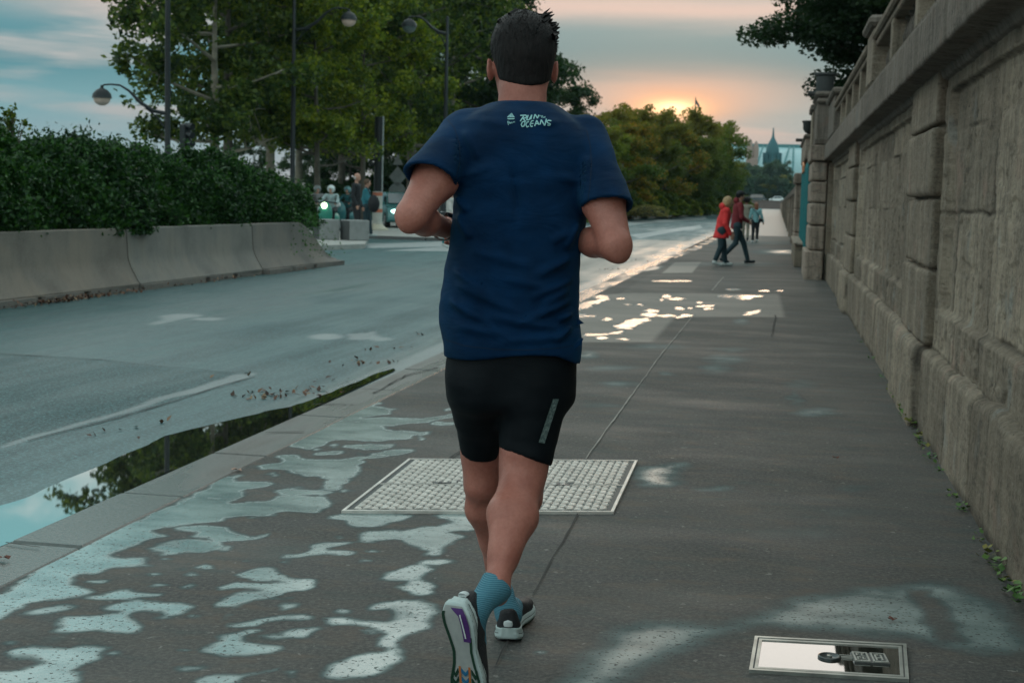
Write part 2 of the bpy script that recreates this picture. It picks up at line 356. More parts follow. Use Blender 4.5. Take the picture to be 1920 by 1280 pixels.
def sd_poly(q, poly):
    d = np.full(len(q), 1e9); inside = np.zeros(len(q), bool)
    for i in range(len(poly)):
        a = poly[i-1]; b = poly[i]; e = b-a; w = q-a
        t = np.clip((w @ e)/max(e @ e, 1e-12), 0, 1); d = np.minimum(d, np.hypot(*(w-t[:, None]*e).T))
        c = (a[1] > q[:, 1]) != (b[1] > q[:, 1])
        with np.errstate(divide='ignore', invalid='ignore'):
            inside ^= c & (q[:, 0] < (b[0]-a[0])*(q[:, 1]-a[1])/(b[1]-a[1])+a[0])
    return np.where(inside, -d, d)
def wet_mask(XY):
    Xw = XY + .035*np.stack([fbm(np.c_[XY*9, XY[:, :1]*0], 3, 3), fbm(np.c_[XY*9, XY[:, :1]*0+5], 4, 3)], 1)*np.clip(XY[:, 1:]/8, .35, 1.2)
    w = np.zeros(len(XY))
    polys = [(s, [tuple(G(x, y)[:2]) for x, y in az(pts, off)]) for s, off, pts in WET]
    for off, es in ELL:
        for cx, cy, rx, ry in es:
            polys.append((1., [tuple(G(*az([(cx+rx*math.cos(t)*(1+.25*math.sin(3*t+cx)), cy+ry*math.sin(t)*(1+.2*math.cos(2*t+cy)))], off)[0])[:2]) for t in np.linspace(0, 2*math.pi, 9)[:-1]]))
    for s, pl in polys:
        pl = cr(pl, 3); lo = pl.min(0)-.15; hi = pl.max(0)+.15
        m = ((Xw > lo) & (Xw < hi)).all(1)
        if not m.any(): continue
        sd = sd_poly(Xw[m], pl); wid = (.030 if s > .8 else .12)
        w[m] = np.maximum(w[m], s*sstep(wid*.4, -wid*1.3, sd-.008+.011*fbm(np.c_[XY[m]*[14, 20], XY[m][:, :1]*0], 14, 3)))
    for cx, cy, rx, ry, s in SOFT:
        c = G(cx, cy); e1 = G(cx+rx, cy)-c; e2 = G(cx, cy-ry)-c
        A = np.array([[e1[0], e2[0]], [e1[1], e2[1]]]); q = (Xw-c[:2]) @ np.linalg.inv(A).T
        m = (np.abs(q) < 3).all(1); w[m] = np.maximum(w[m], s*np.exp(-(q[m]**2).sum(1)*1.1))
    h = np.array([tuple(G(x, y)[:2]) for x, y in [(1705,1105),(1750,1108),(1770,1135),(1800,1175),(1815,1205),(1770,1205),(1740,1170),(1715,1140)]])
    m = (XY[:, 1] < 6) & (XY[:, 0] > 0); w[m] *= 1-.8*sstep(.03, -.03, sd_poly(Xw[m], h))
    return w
WALLX = .87; KX0, KX1 = -2.72, -2.43
def pavement_mat(N, b, tc):
    at = lambda n: N.node('ShaderNodeAttribute', _attribute_name=n).outputs['Fac']
    wet = at('wet'); pat = at('patch')
    big = N.noise(N.scale(tc, (.5, .5, 1)), 1.6, 5); streak = N.noise(N.scale(tc, (.7, 1.6, 1)), 2.4, 5, .6)
    fine = N.noise(tc, 160, 3, .7); grit = N.node('ShaderNodeTexVoronoi', Scale=230.); N.l.new(tc, grit.inputs['Vector'])
    c = N.ramp(big, [(.3, (.036, .038, .036)), (.7, (.088, .084, .078))])
    c = N.mix(N.mapr(streak, .45, .60, 0, .7), c, (.055, .055, .056, 1))
    c = N.mix(N.mapr(N.noise(tc, 62, 3, .75), .42, .66, 0, .75), c, (.130, .124, .112, 1))
    c = N.mix(N.mapr(grit.outputs['Distance'], .0, .25, .35, 0), c, (.35, .33, .30, 1))
    tn = N.noise(N.scale(tc, (1, 2., 1)), 4.5, 4, .6); c = N.mix(N.mapr(tn, .52, .68, 0, .45), c, (.13, .098, .075, 1)); tn2 = N.noise(N.scale(tc, (1, 2.4, 1)), 3.1, 5, .65); c = N.mix(N.mapr(tn2, .54, .70, 0, .5), c, (.045, .072, .070, 1)); gr2 = N.noise(tc, 26, 3, .6); c = N.mix(N.mapr(gr2, .66, .70, 0, .6), c, (.24, .23, .21, 1)); c = N.mix(pat, c, (.30, .275, .245, 1))
    spk = N.noise(tc, 70, 2, .5)
    dots = N.mapr(spk, .60, .66, 0, 1); wetd = N.math('MULTIPLY', wet, N.math('SUBTRACT', 1., N.math('MULTIPLY', dots, .8)))
    drk = N.mapr(N.noise(N.scale(tc, (1, 1, 1)), 34, 4, .7), .64, .72, 0, .7)
    c = N.mix(drk, c, (.03, .03, .03, 1))
    wv = N.noise(N.scale(tc, (1., 1.5, 1)), 3.4, 5, .6); sky_sheen = N.mapr(wv, .38, .62, 0, 1); wetd = N.math('MULTIPLY', wetd, N.mapr(wv, .28, .42, .75, 1.)); hard = N.mapr(wetd, .45, .95, 0, 1)
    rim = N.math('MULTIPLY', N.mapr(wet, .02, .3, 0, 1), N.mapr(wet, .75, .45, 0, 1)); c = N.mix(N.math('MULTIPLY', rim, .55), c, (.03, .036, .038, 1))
    N.set(b.inputs['Base Color'], N.mix(N.mapr(wetd, .1, .95, 0, .95), c, N.mix(sky_sheen, (.075, .145, .145, 1), (.25, .335, .325, 1))))  # pale teal puts the sky's reflection on the water film into the colour
    damp = N.mapr(N.noise(N.scale(tc, (.6, 1.3, 1)), 1.3, 5, .6), .42, .68, .80, .60)
    N.set(b.inputs['Roughness'], N.math('ADD', N.math('MULTIPLY', damp, N.math('SUBTRACT', 1., hard)), N.math('MULTIPLY', hard, .18)))
    N.set(b.inputs['Specular IOR Level'], N.mapr(hard, 0, 1, .22, 1.0)); N.set(b.inputs['Coat Weight'], N.math('MULTIPLY', hard, .3))
    b.inputs['Coat Roughness'].default_value = .3; b.inputs['Coat IOR'].default_value = 1.5
    h = N.math('ADD', N.math('MULTIPLY', fine, .6), N.noise(tc, 45, 4))
    bn = N.node('ShaderNodeBump', Distance=.004, Height=h); N.set(bn.inputs['Strength'], N.mapr(wetd, 0, 1, .55, .06)); N.set(b.inputs['Normal'], bn)
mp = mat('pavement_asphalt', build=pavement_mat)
# pavement: fine sheet near, holes for nothing, runs to the far end of the quay
gr = 1.0052; ys = [2.6]
while ys[-1] < 60: ys.append(ys[-1]*gr+.001)
ys = np.array(ys); xs = np.linspace(KX1+.004, 1.25, 300)
Xg, Yg = np.meshgrid(xs, ys, indexing='ij'); XY = np.c_[Xg.ravel(), Yg.ravel()]
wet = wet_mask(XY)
pp1 = np.array([tuple(G(x, y)[:2]) for x, y in [(1000,642),(1222,641),(1266,594),(1471,594),(1460,551),(1170,549),(1060,560)]])
patch = sstep(.04, -.04, sd_poly(XY, pp1))*.55
pp2 = np.array([tuple(G(x, y)[:2]) for x, y in [(1241,512),(1265,492),(1315,491),(1298,511)]]); patch = np.maximum(patch, 1.0*sstep(.03, -.03, sd_poly(XY, pp2)))
pp3 = np.array([tuple(G(x, y)[:2]) for x, y in [(1165,549),(1240,500),(1530,520),(1530,549)]]); patch = np.maximum(patch, .10*sstep(.04, -.04, sd_poly(XY, pp3)))
patch = np.maximum(patch, .35*sstep(48, 52, XY[:, 1]))
zz_ = .004*fbm(np.c_[XY*.7, XY[:, :1]*0], 8, 3)
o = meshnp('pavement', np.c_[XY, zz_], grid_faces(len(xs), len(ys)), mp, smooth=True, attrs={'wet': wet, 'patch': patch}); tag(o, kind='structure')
m_ = MB(); m_.add([(KX1, 59.9, -.004), (2, 59.9, -.004), (3, 460, -.004), (-9, 460, -.004)], [[0, 1, 2, 3]]); m_.add([(KX1, -3, -.004), (1.3, -3, -.004), (1.3, 2.62, -.004), (KX1, 2.62, -.004)], [[0, 1, 2, 3]])
o = m_.build('pavement_far', mat('pavement_plain', (.26, .24, .22), .5, bump=.3)); tag(o, kind='structure'); o.name = 'far_pavement'
# kerb of granite stones
def kerb_mat(N, b, tc):
    n = N.noise(tc, 60, 4, .7); big = N.noise(tc, 1.4, 4)
    c = N.mix(N.mapr(n, .35, .7), (.062, .057, .05, 1), (.15, .135, .12, 1)); c = N.mix(N.mapr(big, .4, .7, 0, .5), c, (.10, .09, .08, 1))
    w = N.mapr(N.noise(N.scale(tc, (2, .35, 1)), 1., 3), .34, .50, 0, 1)
    N.set(b.inputs['Base Color'], N.mix(N.math('MULTIPLY', w, .4), c, (.07, .115, .115, 1))); N.set(b.inputs['Roughness'], N.mapr(w, 0, 1, .62, .25))
    bn = N.node('ShaderNodeBump', Strength=.5, Distance=.003, Height=n); N.set(b.inputs['Normal'], bn)
mk = mat('kerb_granite', build=kerb_mat)
kb = MB(); y = 1.5; rk = random.Random(3)
while y < 190:
    L = rk.uniform(.9, 1.3)*(1 if y < 60 else 6); cv = 0 if y < 25 else .28*sstep(25, 42, y)+max(0, y-60)*-.012
    kb.box(KX0+cv, KX1+.002+cv, y+.004, y+L-.004, -.22, rk.uniform(-.001, .003), bev=.012)
    y += L
o = kb.build('kerb', mk); tag(o, kind='structure')
# road
def road_mat(N, b, tc):
    at = lambda n: N.node('ShaderNodeAttribute', _attribute_name=n).outputs['Fac']
    fine = N.noise(tc, 48, 4, .8); big = N.noise(N.scale(tc, (1, .6, 1)), .7, 5)
    c = N.ramp(big, [(.3, (.006, .048, .055)), (.7, (.016, .084, .092))]); trk = N.noise(N.scale(tc, (1.6, .10, 1)), 1.3, 5, .65); c = N.mix(N.mapr(trk, .42, .62, 0, .75), c, (.010, .030, .034, 1)); pt = N.noise(N.scale(tc, (1, .5, 1)), 3.2, 5, .7); c = N.mix(N.mapr(pt, .56, .70, 0, .5), c, (.05, .11, .11, 1))
    c = N.mix(at('old'), c, (.006, .030, .032, 1))
    c = N.mix(N.mapr(fine, .51, .57, 0, .9), c, (.075, .18, .19, 1))
    c = N.mix(at('mark'), c, (.34, .36, .36, 1)); c = N.mix(at('sand'), c, (.26, .235, .205, 1))
    N.set(b.inputs['Base Color'], c)
    wet = at('wet')
    N.set(b.inputs['Roughness'], N.math('SUBTRACT', N.math('ADD', N.math('MULTIPLY', N.math('ADD', at('old'), N.mapr(trk, .4, .62, -.6, .8)), .12), N.mapr(big, .35, .65, .60, .46)), N.math('MULTIPLY', wet, .22)))
    N.set(b.inputs['Specular IOR Level'], N.math('SUBTRACT', N.mapr(wet, 0, 1, .6, 1.), N.math('MULTIPLY', at('old'), .25)))
    bn = N.node('ShaderNodeBump', Distance=.005, Height=fine); N.set(bn.inputs['Strength'], N.mapr(wet, 0, 1, .6, .25)); N.set(b.inputs['Normal'], bn)
mr = mat('road_asphalt', build=road_mat)
xs2 = np.unique(np.concatenate([np.linspace(-40, -11, 30), np.linspace(-11, KX0+.02, 300)])); ys2 = [1.5]
while ys2[-1] < 470: ys2.append(ys2[-1]*1.0085)
ys2 = np.array(ys2); Xg, Yg = np.meshgrid(xs2, ys2, indexing='ij'); XY = np.c_[Xg.ravel(), Yg.ravel()]
GR = lambda pts: np.array([tuple(G(x, y, -.1)[:2]) for x, y in pts])
XYw = XY+.05*np.stack([fbm(np.c_[XY*1.3, XY[:, :1]*0], 5, 3), fbm(np.c_[XY*1.3, XY[:, :1]*0+3], 6, 3)], 1)
old = .75*sstep(.03, -.03, sd_poly(XYw, cr(GR([(-200,655),(0,665),(150,672),(300,688),(480,705),(380,735),(230,775),(0,835),(-200,885)]), 2)))
mk_ = np.zeros(len(XY))
def msk(arr, pts, s, w=.02, warp=True): np.maximum(arr, s*sstep(w, -w, sd_poly(XYw if warp else XY, GR(pts))), out=arr)
for e in ((612, 631, 33, 5.5), (350, 592, 30, 4), (390, 598, 30, 2.5)):
    msk(mk_, [(e[0]+e[2]*math.cos(t), e[1]+e[3]*math.sin(t)) for t in np.linspace(0, 6.28, 13)[:-1]], .55, .04, False)
for pl in ([(288,592),(330,588),(345,597),(320,604),(290,609),(282,606),(305,600)], [(650,626),(690,624),(705,620),(716,632),(740,636),(700,640),(690,636),(650,637),(655,631)], [(440,702),(480,700),(478,706),(300,752),(0,838),(0,834)]):
    msk(mk_, pl, .5, .015)
for pl in ([(690,458),(840,452),(1000,452),(1000,457),(800,463),(690,465)], [(720,470),(840,462),(1000,462),(1000,466),(840,471)], [(1090,425),(1150,417),(1322,407),(1326,411),(1200,420),(1120,430)], [(1180,441),(1260,429),(1312,422),(1318,427),(1250,437),(1200,447)], [(1090,500),(1130,488),(1150,490),(1110,505)]):
    msk(mk_, pl, .8, .05, False)
sand = np.zeros(len(XY)); msk(sand, [(1060,520),(1090,482),(1130,462),(1200,449),(1310,452),(1290,462),(1240,480),(1160,512),(1090,528)], .9, .1)
wr = .9*sstep(KX0-.60, KX0-.35, XY[:, 0]+.10*fbm(np.c_[XY*.8, XY[:, :1]*0], 2, 3))*sstep(7, 9.5, XY[:, 1]); wr += .45*(1-sstep(.3, 1.2, np.abs(XY[:, 0]-KX0)))*sstep(3, 5, XY[:, 1]); wr = np.clip(wr, 0, 1)
wr = np.maximum(wr, .5*sstep(.0, .35, fbm(np.c_[XY*[.25, .12], XY[:, :1]*0], 12, 3)))
mk_ = np.maximum(mk_, .35*sstep(KX0-.42, KX0-.38, XY[:, 0])*sstep(8, 10, XY[:, 1]))
o = meshnp('road', np.c_[XY, -.10+0*XY[:, 0]-.012*sstep(-3.5, -2.8, XY[:, 0])*sstep(14, 8, XY[:, 1])], grid_faces(len(xs2), len(ys2)), mr, smooth=True, attrs={'old': old, 'mark': mk_, 'sand': sand, 'wet': wr}); tag(o, kind='structure')
g_ = MB(); g_.add([(-1800, -400, -.32), (1800, -400, -.32), (1800, 3000, -.32), (-1800, 3000, -.32)], [[0, 1, 2, 3]])
o = g_.build('ground', mat('earth', (.10, .09, .07), .9)); tag(o, kind='structure')
# standing water in the gutter
outer = [(-90,985),(0,946),(37,937),(107,907),(200,867),(267,837),(312,817),(387,797),(480,776),(495,771),(545,762),(582,750),(620,735),(657,720),(700,702),(735,690)]
inner = [(740,694),(700,712),(640,740),(590,763),(540,788),(483,818),(455,836),(428,858),(366,866),(312,885),(215,933),(100,983),(0,1024),(-90,1062)]
wp = [tuple(G(x, y, -.096)) for x, y in outer+inner]
wv = []
for i in range(len(wp)):
    a = np.array(wp[i]); b = np.array(wp[(i+1) % len(wp)])
    for t in np.linspace(0, 1, 6)[:-1]:
        q = a+(b-a)*t; q[0] += .012*fbm(np.array([[q[0]*6, q[1]*6, 0]]), 9, 3)[0] if i < len(outer) else 0; wv.append(tuple(q))
def water_mat(N, b, tc):
    b.inputs['Base Color'].default_value = (.02, .022, .018, 1); b.inputs['Roughness'].default_value = .02; b.inputs['Specular IOR Level'].default_value = 1.
    b.inputs['Coat Weight'].default_value = 1.; b.inputs['Coat Roughness'].default_value = .015; b.inputs['Coat IOR'].default_value = 2.3
mw = mat('water', build=water_mat)
o = meshnp('gutter_water', wv, [list(range(len(wv)))], mw); tag(o, kind='structure')
# crack and joints in the pavement
jt = MB()
def strip(pts, w, z=.004, mi=0, jag=.006):
    Q = [np.array(G(*p)) for p in pts]; out = []
    for a, b in zip(Q[:-1], Q[1:]):
        n = max(2, int(np.linalg.norm(b-a)/.12))
        for t in np.linspace(0, 1, n, endpoint=False): out.append(a+(b-a)*t+np.array([random.gauss(0, jag), 0, 0]))
    out.append(Q[-1]); V = []; 
    for i, q in enumerate(out):
        t = out[min(i+1, len(out)-1)]-out[max(i-1, 0)]; t = t/np.linalg.norm(t); nn = np.array([t[1], -t[0], 0])*w*.5*random.uniform(.5, 1.4)
        V += [(*(q-nn)[:2], z), (*(q+nn)[:2], z)]
    jt.add(V, [[2*i, 2*i+1, 2*i+3, 2*i+2] for i in range(len(out)-1)], mi)
strip([(1000,1115),(1083,965)], .006, .007, 0, .003); strip([(1097,862),(1180,748),(1240,665),(1300,592)], .008, .007, 1, .002); strip([(1335,545),(1356,520)], .02, .007, 1)
strip([(930,1250),(958,1195)], .004, .007, 0, .002); strip([(1455,592),(1447,632)], .015, .007, 0); strip([(870,845),(842,862)], .012, .007, 0)
strip([(585,759),(665,759)], .014, .007, 0, .002); strip([(497,812),(570,811)], .012, .007, 0, .002); strip([(10,1020),(75,1029)], .01, .008, 0, .002)
strip([(700,738),(760,705),(820,690)], .012, .007, 0)
def rstrip(pts, w):
    Q = [np.array(G(x, y, -.1)) for x, y in pts]; V = []; out = []
    for a, b in zip(Q[:-1], Q[1:]):
        n = max(2, int(np.linalg.norm(b-a)/.2))
        for t in np.linspace(0, 1, n, endpoint=False): out.append(a+(b-a)*t+np.array([0, random.gauss(0, .012), 0]))
    for i, q in enumerate(out):
        t = out[min(i+1, len(out)-1)]-out[max(i-1, 0)]; t = t/np.linalg.norm(t); nn = np.array([t[1], -t[0], 0])*w*.5*random.uniform(.3, 1.6); V += [(*(q-nn)[:2], -.0935), (*(q+nn)[:2], -.0935)]
    jt.add(V, [[2*i, 2*i+1, 2*i+3, 2*i+2] for i in range(len(out)-1)], 0)
rstrip([(-60,660),(0,664),(150,672),(300,687),(400,697),(478,704)], .018); rstrip([(478,707),(420,722),(330,752),(220,785),(110,812),(0,841)], .010)
o = jt.build('pavement_joint', [mat('crack', (.03, .028, .026), .9), mat('joint_filler', (.26, .245, .22), .8)]); tag(o, kind='structure')
# ------------------------------------------------------------------ tread plate (diamond cover)
corn = [G(648, 960), G(1145, 962), G(1190, 867), G(770, 864)]; cc_ = sum(corn)/4
tp = thing('access_cover', 'pale worn metal access cover with rows of raised bars, set in pavement under the runner', 'access cover', (cc_[0], cc_[1], 0))
def bl(u, v): a, b, c, d = corn; return a*(1-u)*(1-v)+b*u*(1-v)+c*u*v+d*(1-u)*v
mm = mat('worn_sheen_steel', (.62, .58, .53), .42, .1, .2, 9, bump=.3, bscale=90); mmd = mat('dark_steel', (.045, .055, .055), .6, .2)  # cream base of the worn bars carries the reflected sky light
q = MB(); q.add([(*bl(u, v)[:2], .007) for u, v in ((0, 0), (.5, 0), (.5, 1), (0, 1))], [[0, 1, 2, 3]]); q.add([(*bl(u, v)[:2], .007) for u, v in ((.503, 0), (1, 0), (1, 1), (.503, 1))], [[0, 1, 2, 3]]); q.build('plate', mmd, tp)
q = MB(); nu, nv = 30, 31; rt = random.Random(5)
for i in range(nu):
    for j in range(nv):
        u = .02+.96*(i+.5)/nu; v = .02+.96*(j+.5)/nv; 
        if abs(v-.47) < .012 or (abs(u-.25) < .03 and abs(v-.5) < .03) or (abs(u-.75) < .03 and abs(v-.5) < .03): continue
        hu = .0150; hv = .0085; k = .5 if (i+j) % 2 else -.5
        c0 = [bl(u-hu, v-hv-k*.012), bl(u+hu, v-hv+k*.012), bl(u+hu, v+hv+k*.012), bl(u-hu, v+hv-k*.012)]; ce = sum(c0)/4
        top = [ce+(c-ce)*.72 for c in c0]
        q.add([(*c[:2], .007) for c in c0]+[(*c[:2], .0125) for c in top], [[4, 5, 6, 7], [0, 1, 5, 4], [1, 2, 6, 5], [2, 3, 7, 6], [3, 0, 4, 7]])
tr_ = q.build('tread', mm, tp); tag(tr_)
q = MB()
for a, b, c, d in ((-.012, 1.012, -.012, .0), (-.012, 1.012, 1., 1.012), (-.012, .0, 0, 1.), (1., 1.012, 0, 1.), (.0, 1., .468, .474)):
    c0 = [bl(a, c), bl(b, c), bl(b, d), bl(a, d)]; q.add([(*p[:2], -.01) for p in c0]+[(*p[:2], .011) for p in c0], [[4, 5, 6, 7], [0, 1, 5, 4], [1, 2, 6, 5], [2, 3, 7, 6], [3, 0, 4, 7]])
q.build('frame', mm, tp)
for u, v in ((.26, .5), (.33, .52), (.75, .47), (.5, .02)):
    q = MB(); ce = bl(u, v); q.box(ce[0]-.03, ce[0]+.03, ce[1]-.018, ce[1]+.018, .008, .0135, bev=.004); q.lathe([(.012, .0135), (.012, .015), (0.001, .015)], ce, 10, mi=1); q.build('lifting_slot', [mat('slot', (.05, .05, .05), .5), mm], tp)
# ------------------------------------------------------------------ small water-filled hatch
hc = [G(1404, 1262), G(1704, 1280), G(1699, 1213), G(1415, 1198)]; ce = sum(hc)/4
ht = thing('utility_hatch', 'small rectangular steel hatch frame filled with mirror-like rainwater, near the right of the pavement', 'utility hatch', (ce[0], ce[1], 0))
def bh(u, v): a, b, c, d = hc; return a*(1-u)*(1-v)+b*u*(1-v)+c*u*v+d*(1-u)*v
def ring(nm, o_, i_, z0, z1, ma):
    q = MB()
    for a, b, c, d in ((o_, 1-o_, o_*2, i_*2), (o_, 1-o_, 1-i_*2, 1-o_*2), (o_, i_, i_*2, 1-i_*2), (1-i_, 1-o_, i_*2, 1-i_*2)):
        c0 = [bh(a, c), bh(b, c), bh(b, d), bh(a, d)]; q.add([(*p[:2], z0) for p in c0]+[(*p[:2], z1) for p in c0], [[4, 5, 6, 7], [0, 1, 5, 4], [1, 2, 6, 5], [2, 3, 7, 6], [3, 0, 4, 7]])
    return q.build(nm, ma, ht)
mst = mat('hatch_steel', (.36, .37, .34), .35, .6, .3, 12)
ring('outer_frame', 0, .022, -.01, .012, mst); ring('inner_frame', .032, .052, -.01, .011, mst); ring('gap', .0221, .0319, -.01, .0075, mat('slot'))
q = MB(); q.add([(*bh(u, v)[:2], .0078) for u, v in ((.05, .1), (.95, .1), (.95, .9), (.05, .9))], [[0, 1, 2, 3]]); q.build('rainwater', mw, ht)
c = bh(.50, .50); q = MB(); q.lathe([(.033, .006), (.033, .0135), (.029, .015), (.026, .013), (.020, .0095), (.001, .0095)], c, 24, mi=0); q.lathe([(.007, .009), (.007, .015), (.001, .016)], c, 8, mi=1); q.build('lock_ring', [mat('hatch_dark', (.06, .07, .07), .3, .5), mst], ht, True)
q = MB(); c = bh(.76, .52); ex = np.array(bh(1, .5)-bh(0, .5)); ex /= np.linalg.norm(ex); ey = np.array([-ex[1], ex[0], 0])
def hb(a0, a1, b0, b1, z0, z1, mi=0):
    c0 = [c+ex*a+ey*b for a, b in ((a0, b0), (a1, b0), (a1, b1), (a0, b1))]; q.add([(*p[:2], z0) for p in c0]+[(*p[:2], z1) for p in c0], [[4, 5, 6, 7], [0, 1, 5, 4], [1, 2, 6, 5], [2, 3, 7, 6], [3, 0, 4, 7]], mi)
hb(-.05, .05, -.045, .045, .007, .012, 0)
for k in (-1, 1):                                    # the two cast panels with their raised character strokes
    x0 = -.047 if k < 0 else .004; hb(x0, x0+.043, -.040, -.034, .012, .0155, 1); hb(x0, x0+.043, .034, .040, .012, .0155, 1); hb(x0, x0+.005, -.034, .034, .012, .0155, 1); hb(x0+.038, x0+.043, -.034, .034, .012, .0155, 1)
    if k < 0:
        for b0 in (-.024, .008): hb(x0+.009, x0+.013, b0, b0+.022, .012, .0152, 1); hb(x0+.013, x0+.020, b0+.018, b0+.022, .012, .0152, 1); hb(x0+.013, x0+.020, b0+.009, b0+.012, .012, .0152, 1); hb(x0+.024, x0+.033, b0+.0, b0+.004, .012, .0152, 1); hb(x0+.024, x0+.028, b0+.004, b0+.022, .012, .0152, 1); hb(x0+.028, x0+.033, b0+.018, b0+.022, .012, .0152, 1)
    else:
        hb(x0+.010, x0+.015, -.024, .026, .012, .0152, 1); hb(x0+.015, x0+.026, -.006, -.001, .012, .0152, 1); hb(x0+.026, x0+.031, -.024, .026, .012, .0152, 1); hb(x0+.015, x0+.022, .02, .026, .012, .0152, 1)
for t in (-.006, .01): hb(-.085, -.05, t, t+.004, .008, .013, 1)
q.build('cast_label', [mat('hatch_dark'), mst], ht)
# ================================================================== RIVERSIDE WALL (right)
def stone_mat(dark=1., col=((.135, .105, .078), (.32, .26, .195))):
    def f(N, b, tc):
        t = N.node('ShaderNodeAttribute', _attribute_name='tint').outputs['Fac']; jn = N.node('ShaderNodeAttribute', _attribute_name='joint').outputs['Fac']
        n1 = N.noise(tc, 1.7, 6, .6); st = N.noise(N.scale(tc, (9, 9, .9)), 1.5, 5, .65); fine = N.noise(tc, 55, 5, .7)
        pit = N.noise(N.scale(tc, (1, 1, 1.7)), 22, 4, .6); hor = N.noise(N.scale(tc, (1.5, 1.5, 26)), 1.4, 4, .6)
        c = N.mix(N.mapr(n1, .32, .68), (*[x*dark for x in col[0]], 1), (*[x*dark for x in col[1]], 1))
        c = N.mix(N.mapr(st, .44, .64, 0, .75), c, (*[x*dark for x in (.075, .060, .046)], 1))
        c = N.mix(N.mapr(hor, .5, .7, 0, .25), c, (*[x*dark for x in (.40, .34, .27)], 1))
        c = N.mix(N.mapr(N.noise(N.scale(tc, (1, 1, .45)), 2.0, 5, .7), .54, .68, 0, .7), c, (*[x*dark for x in (.125, .105, .083)], 1)); c = N.mix(N.mapr(N.noise(tc, 3.1, 3), .60, .74, 0, .55), c, (*[x*dark for x in (.32, .20, .155)], 1))
        c = N.mix(N.mapr(N.noise(N.scale(tc, (1, 1, .6)), 4.2, 3, .5), .62, .72, 0, .5), c, (*[x*dark for x in (.22, .25, .25)], 1))
        c = N.mix(N.mapr(pit, .62, .70, 0, .8), c, (.035, .03, .026, 1))
        c = N.mix(N.mapr(fine, .35, .7, 0, .35), c, (*[x*dark for x in (.46, .40, .32)], 1))
        c = N.mix(N.mapr(N.noise(N.scale(tc, (1, 1, 2.5)), 7, 5, .7), .55, .66, 0, .5), c, (.06, .052, .045, 1)); tt = N.node('ShaderNodeCombineXYZ'); k = N.mapr(t, 0, 1, .70, 1.28)
        for i in range(3): N.set(tt.inputs[i], k)
        c = N.mix(1., c, tt.outputs[0], 'MULTIPLY')
        c = N.mix(N.math('MULTIPLY', jn, .85), c, (.030, .024, .020, 1))
        N.set(b.inputs['Base Color'], c); b.inputs['Roughness'].default_value = .9; b.inputs['Specular IOR Level'].default_value = .2
        bn = N.node('ShaderNodeBump', Strength=.7, Distance=.010, Height=N.math('ADD', N.math('MULTIPLY', pit, -1.), N.math('ADD', N.math('MULTIPLY', fine, .6), N.math('MULTIPLY', st, .5)))); N.set(b.inputs['Normal'], bn)
    return f
ms = mat('limestone', build=stone_mat(.92)); msd = mat('cornice_stone', build=stone_mat(.55, ((.20, .17, .15), (.33, .285, .25)))); msb = mat('pillar_stone', build=stone_mat(.95, ((.26, .20, .165), (.44, .35, .29))))
sw = thing('stone_wall', 'long weathered limestone retaining wall with plinth, recessed panels and balustrade, right of the pavement', 'wall', (WALLX, 12, 0))
PIL = [(8.62, 10.25), (17.6, 19.35), (-.9, .6)]
ysw = [1.5]
while ysw[-1] < 25.75: ysw.append(ysw[-1]*1.0030+.0005)
ysw = np.array(ysw)
def joints(seed, lo, hi, a, b):
    r = random.Random(seed); y = lo; out = []
    while y < hi: out.append(y); y += r.uniform(a, b)
    return np.array(out)
def groove(d, w): return np.exp(-(d/w)**2)
def wallface(Y, Z):
    X = np.full(Y.shape, .925)
    p3 = np.stack([Y, Z, Y*0], -1)
    jw = .0045*fbm(p3*[4., 4., 1], 31, 3)
    inp = np.zeros(Y.shape); JN = np.zeros(Y.shape)
    for a, b in ((.9, 8.40), (10.62, 17.35), (19.65, 25.2)):
        inp = np.maximum(inp, sstep(a-.015, a+.015, Y+jw)*sstep(b+.015, b-.015, Y+jw)*sstep(.70, .73, Z+jw)*sstep(1.975, 1.955, Z+jw*1.6))
    X += .045*inp
    led = sstep(.76, .66, Z+.014*fbm(p3*[3.5, 5, 1], 77, 3)); X -= .040*led*inp
    courses = [.50, .735, 1.285, 1.735, 1.98]; tint = np.zeros(Y.shape)
    for i in range(len(courses)-1):
        z0, z1 = courses[i], courses[i+1]; mrow = (Z+jw >= z0) & (Z+jw < z1)
        js = joints(40+i, -1.+i*.37, 27, .8, 1.7); k = np.searchsorted(js, Y+jw)
        dist = np.minimum(np.abs(Y+jw-js[np.clip(k-1, 0, len(js)-1)]), np.abs(Y+jw-js[np.clip(k, 0, len(js)-1)]))
        er = .5+.5*np.clip(1+2.2*fbm(p3*[1.7, 2.2, 1], 60+i, 2), 0, 3)
        X = np.where(mrow, X+.012*er*groove(dist, .007+.0005*Y), X)
        tint = np.where(mrow, _h(k, k*0+i, k*0, 5), tint); JN = np.where(mrow, np.maximum(JN, np.clip(er, 0, 1.3)*groove(dist, .010+.0008*Y)*.9), JN)
    for i, zc in enumerate(courses[1:-1]):
        er = np.clip(.35+2.2*fbm(np.stack([Y*1.1, Z*0+i, Z*0], -1), 90+i, 3), 0, 2.2)
        X += .012*er*groove(Z+jw*1.5-zc, .0075); JN = np.maximum(JN, np.clip(er*.8, 0, 1)*groove(Z+jw*1.5-zc, .012))
    X += .0035*fbm(p3*[2.2, 3.2, 1], 11, 4)+.0030*fbm(p3*[18, 18, 1], 12, 3)+.009*sstep(.35, .6, fbm(p3*[6, 9, 1], 15, 3))
    JN = np.maximum(JN, .8*np.exp(-((inp-.5)/.3)**2)*(Z > .9)); return X, tint, np.clip(JN, 0, 1)  # mask also runs along the edges of the recessed panels
zs = np.arange(.44, 2.12, .0095); Yg, Zg = np.meshgrid(ysw, zs, indexing='ij'); Xg, tn, jn_ = wallface(Yg, Zg)
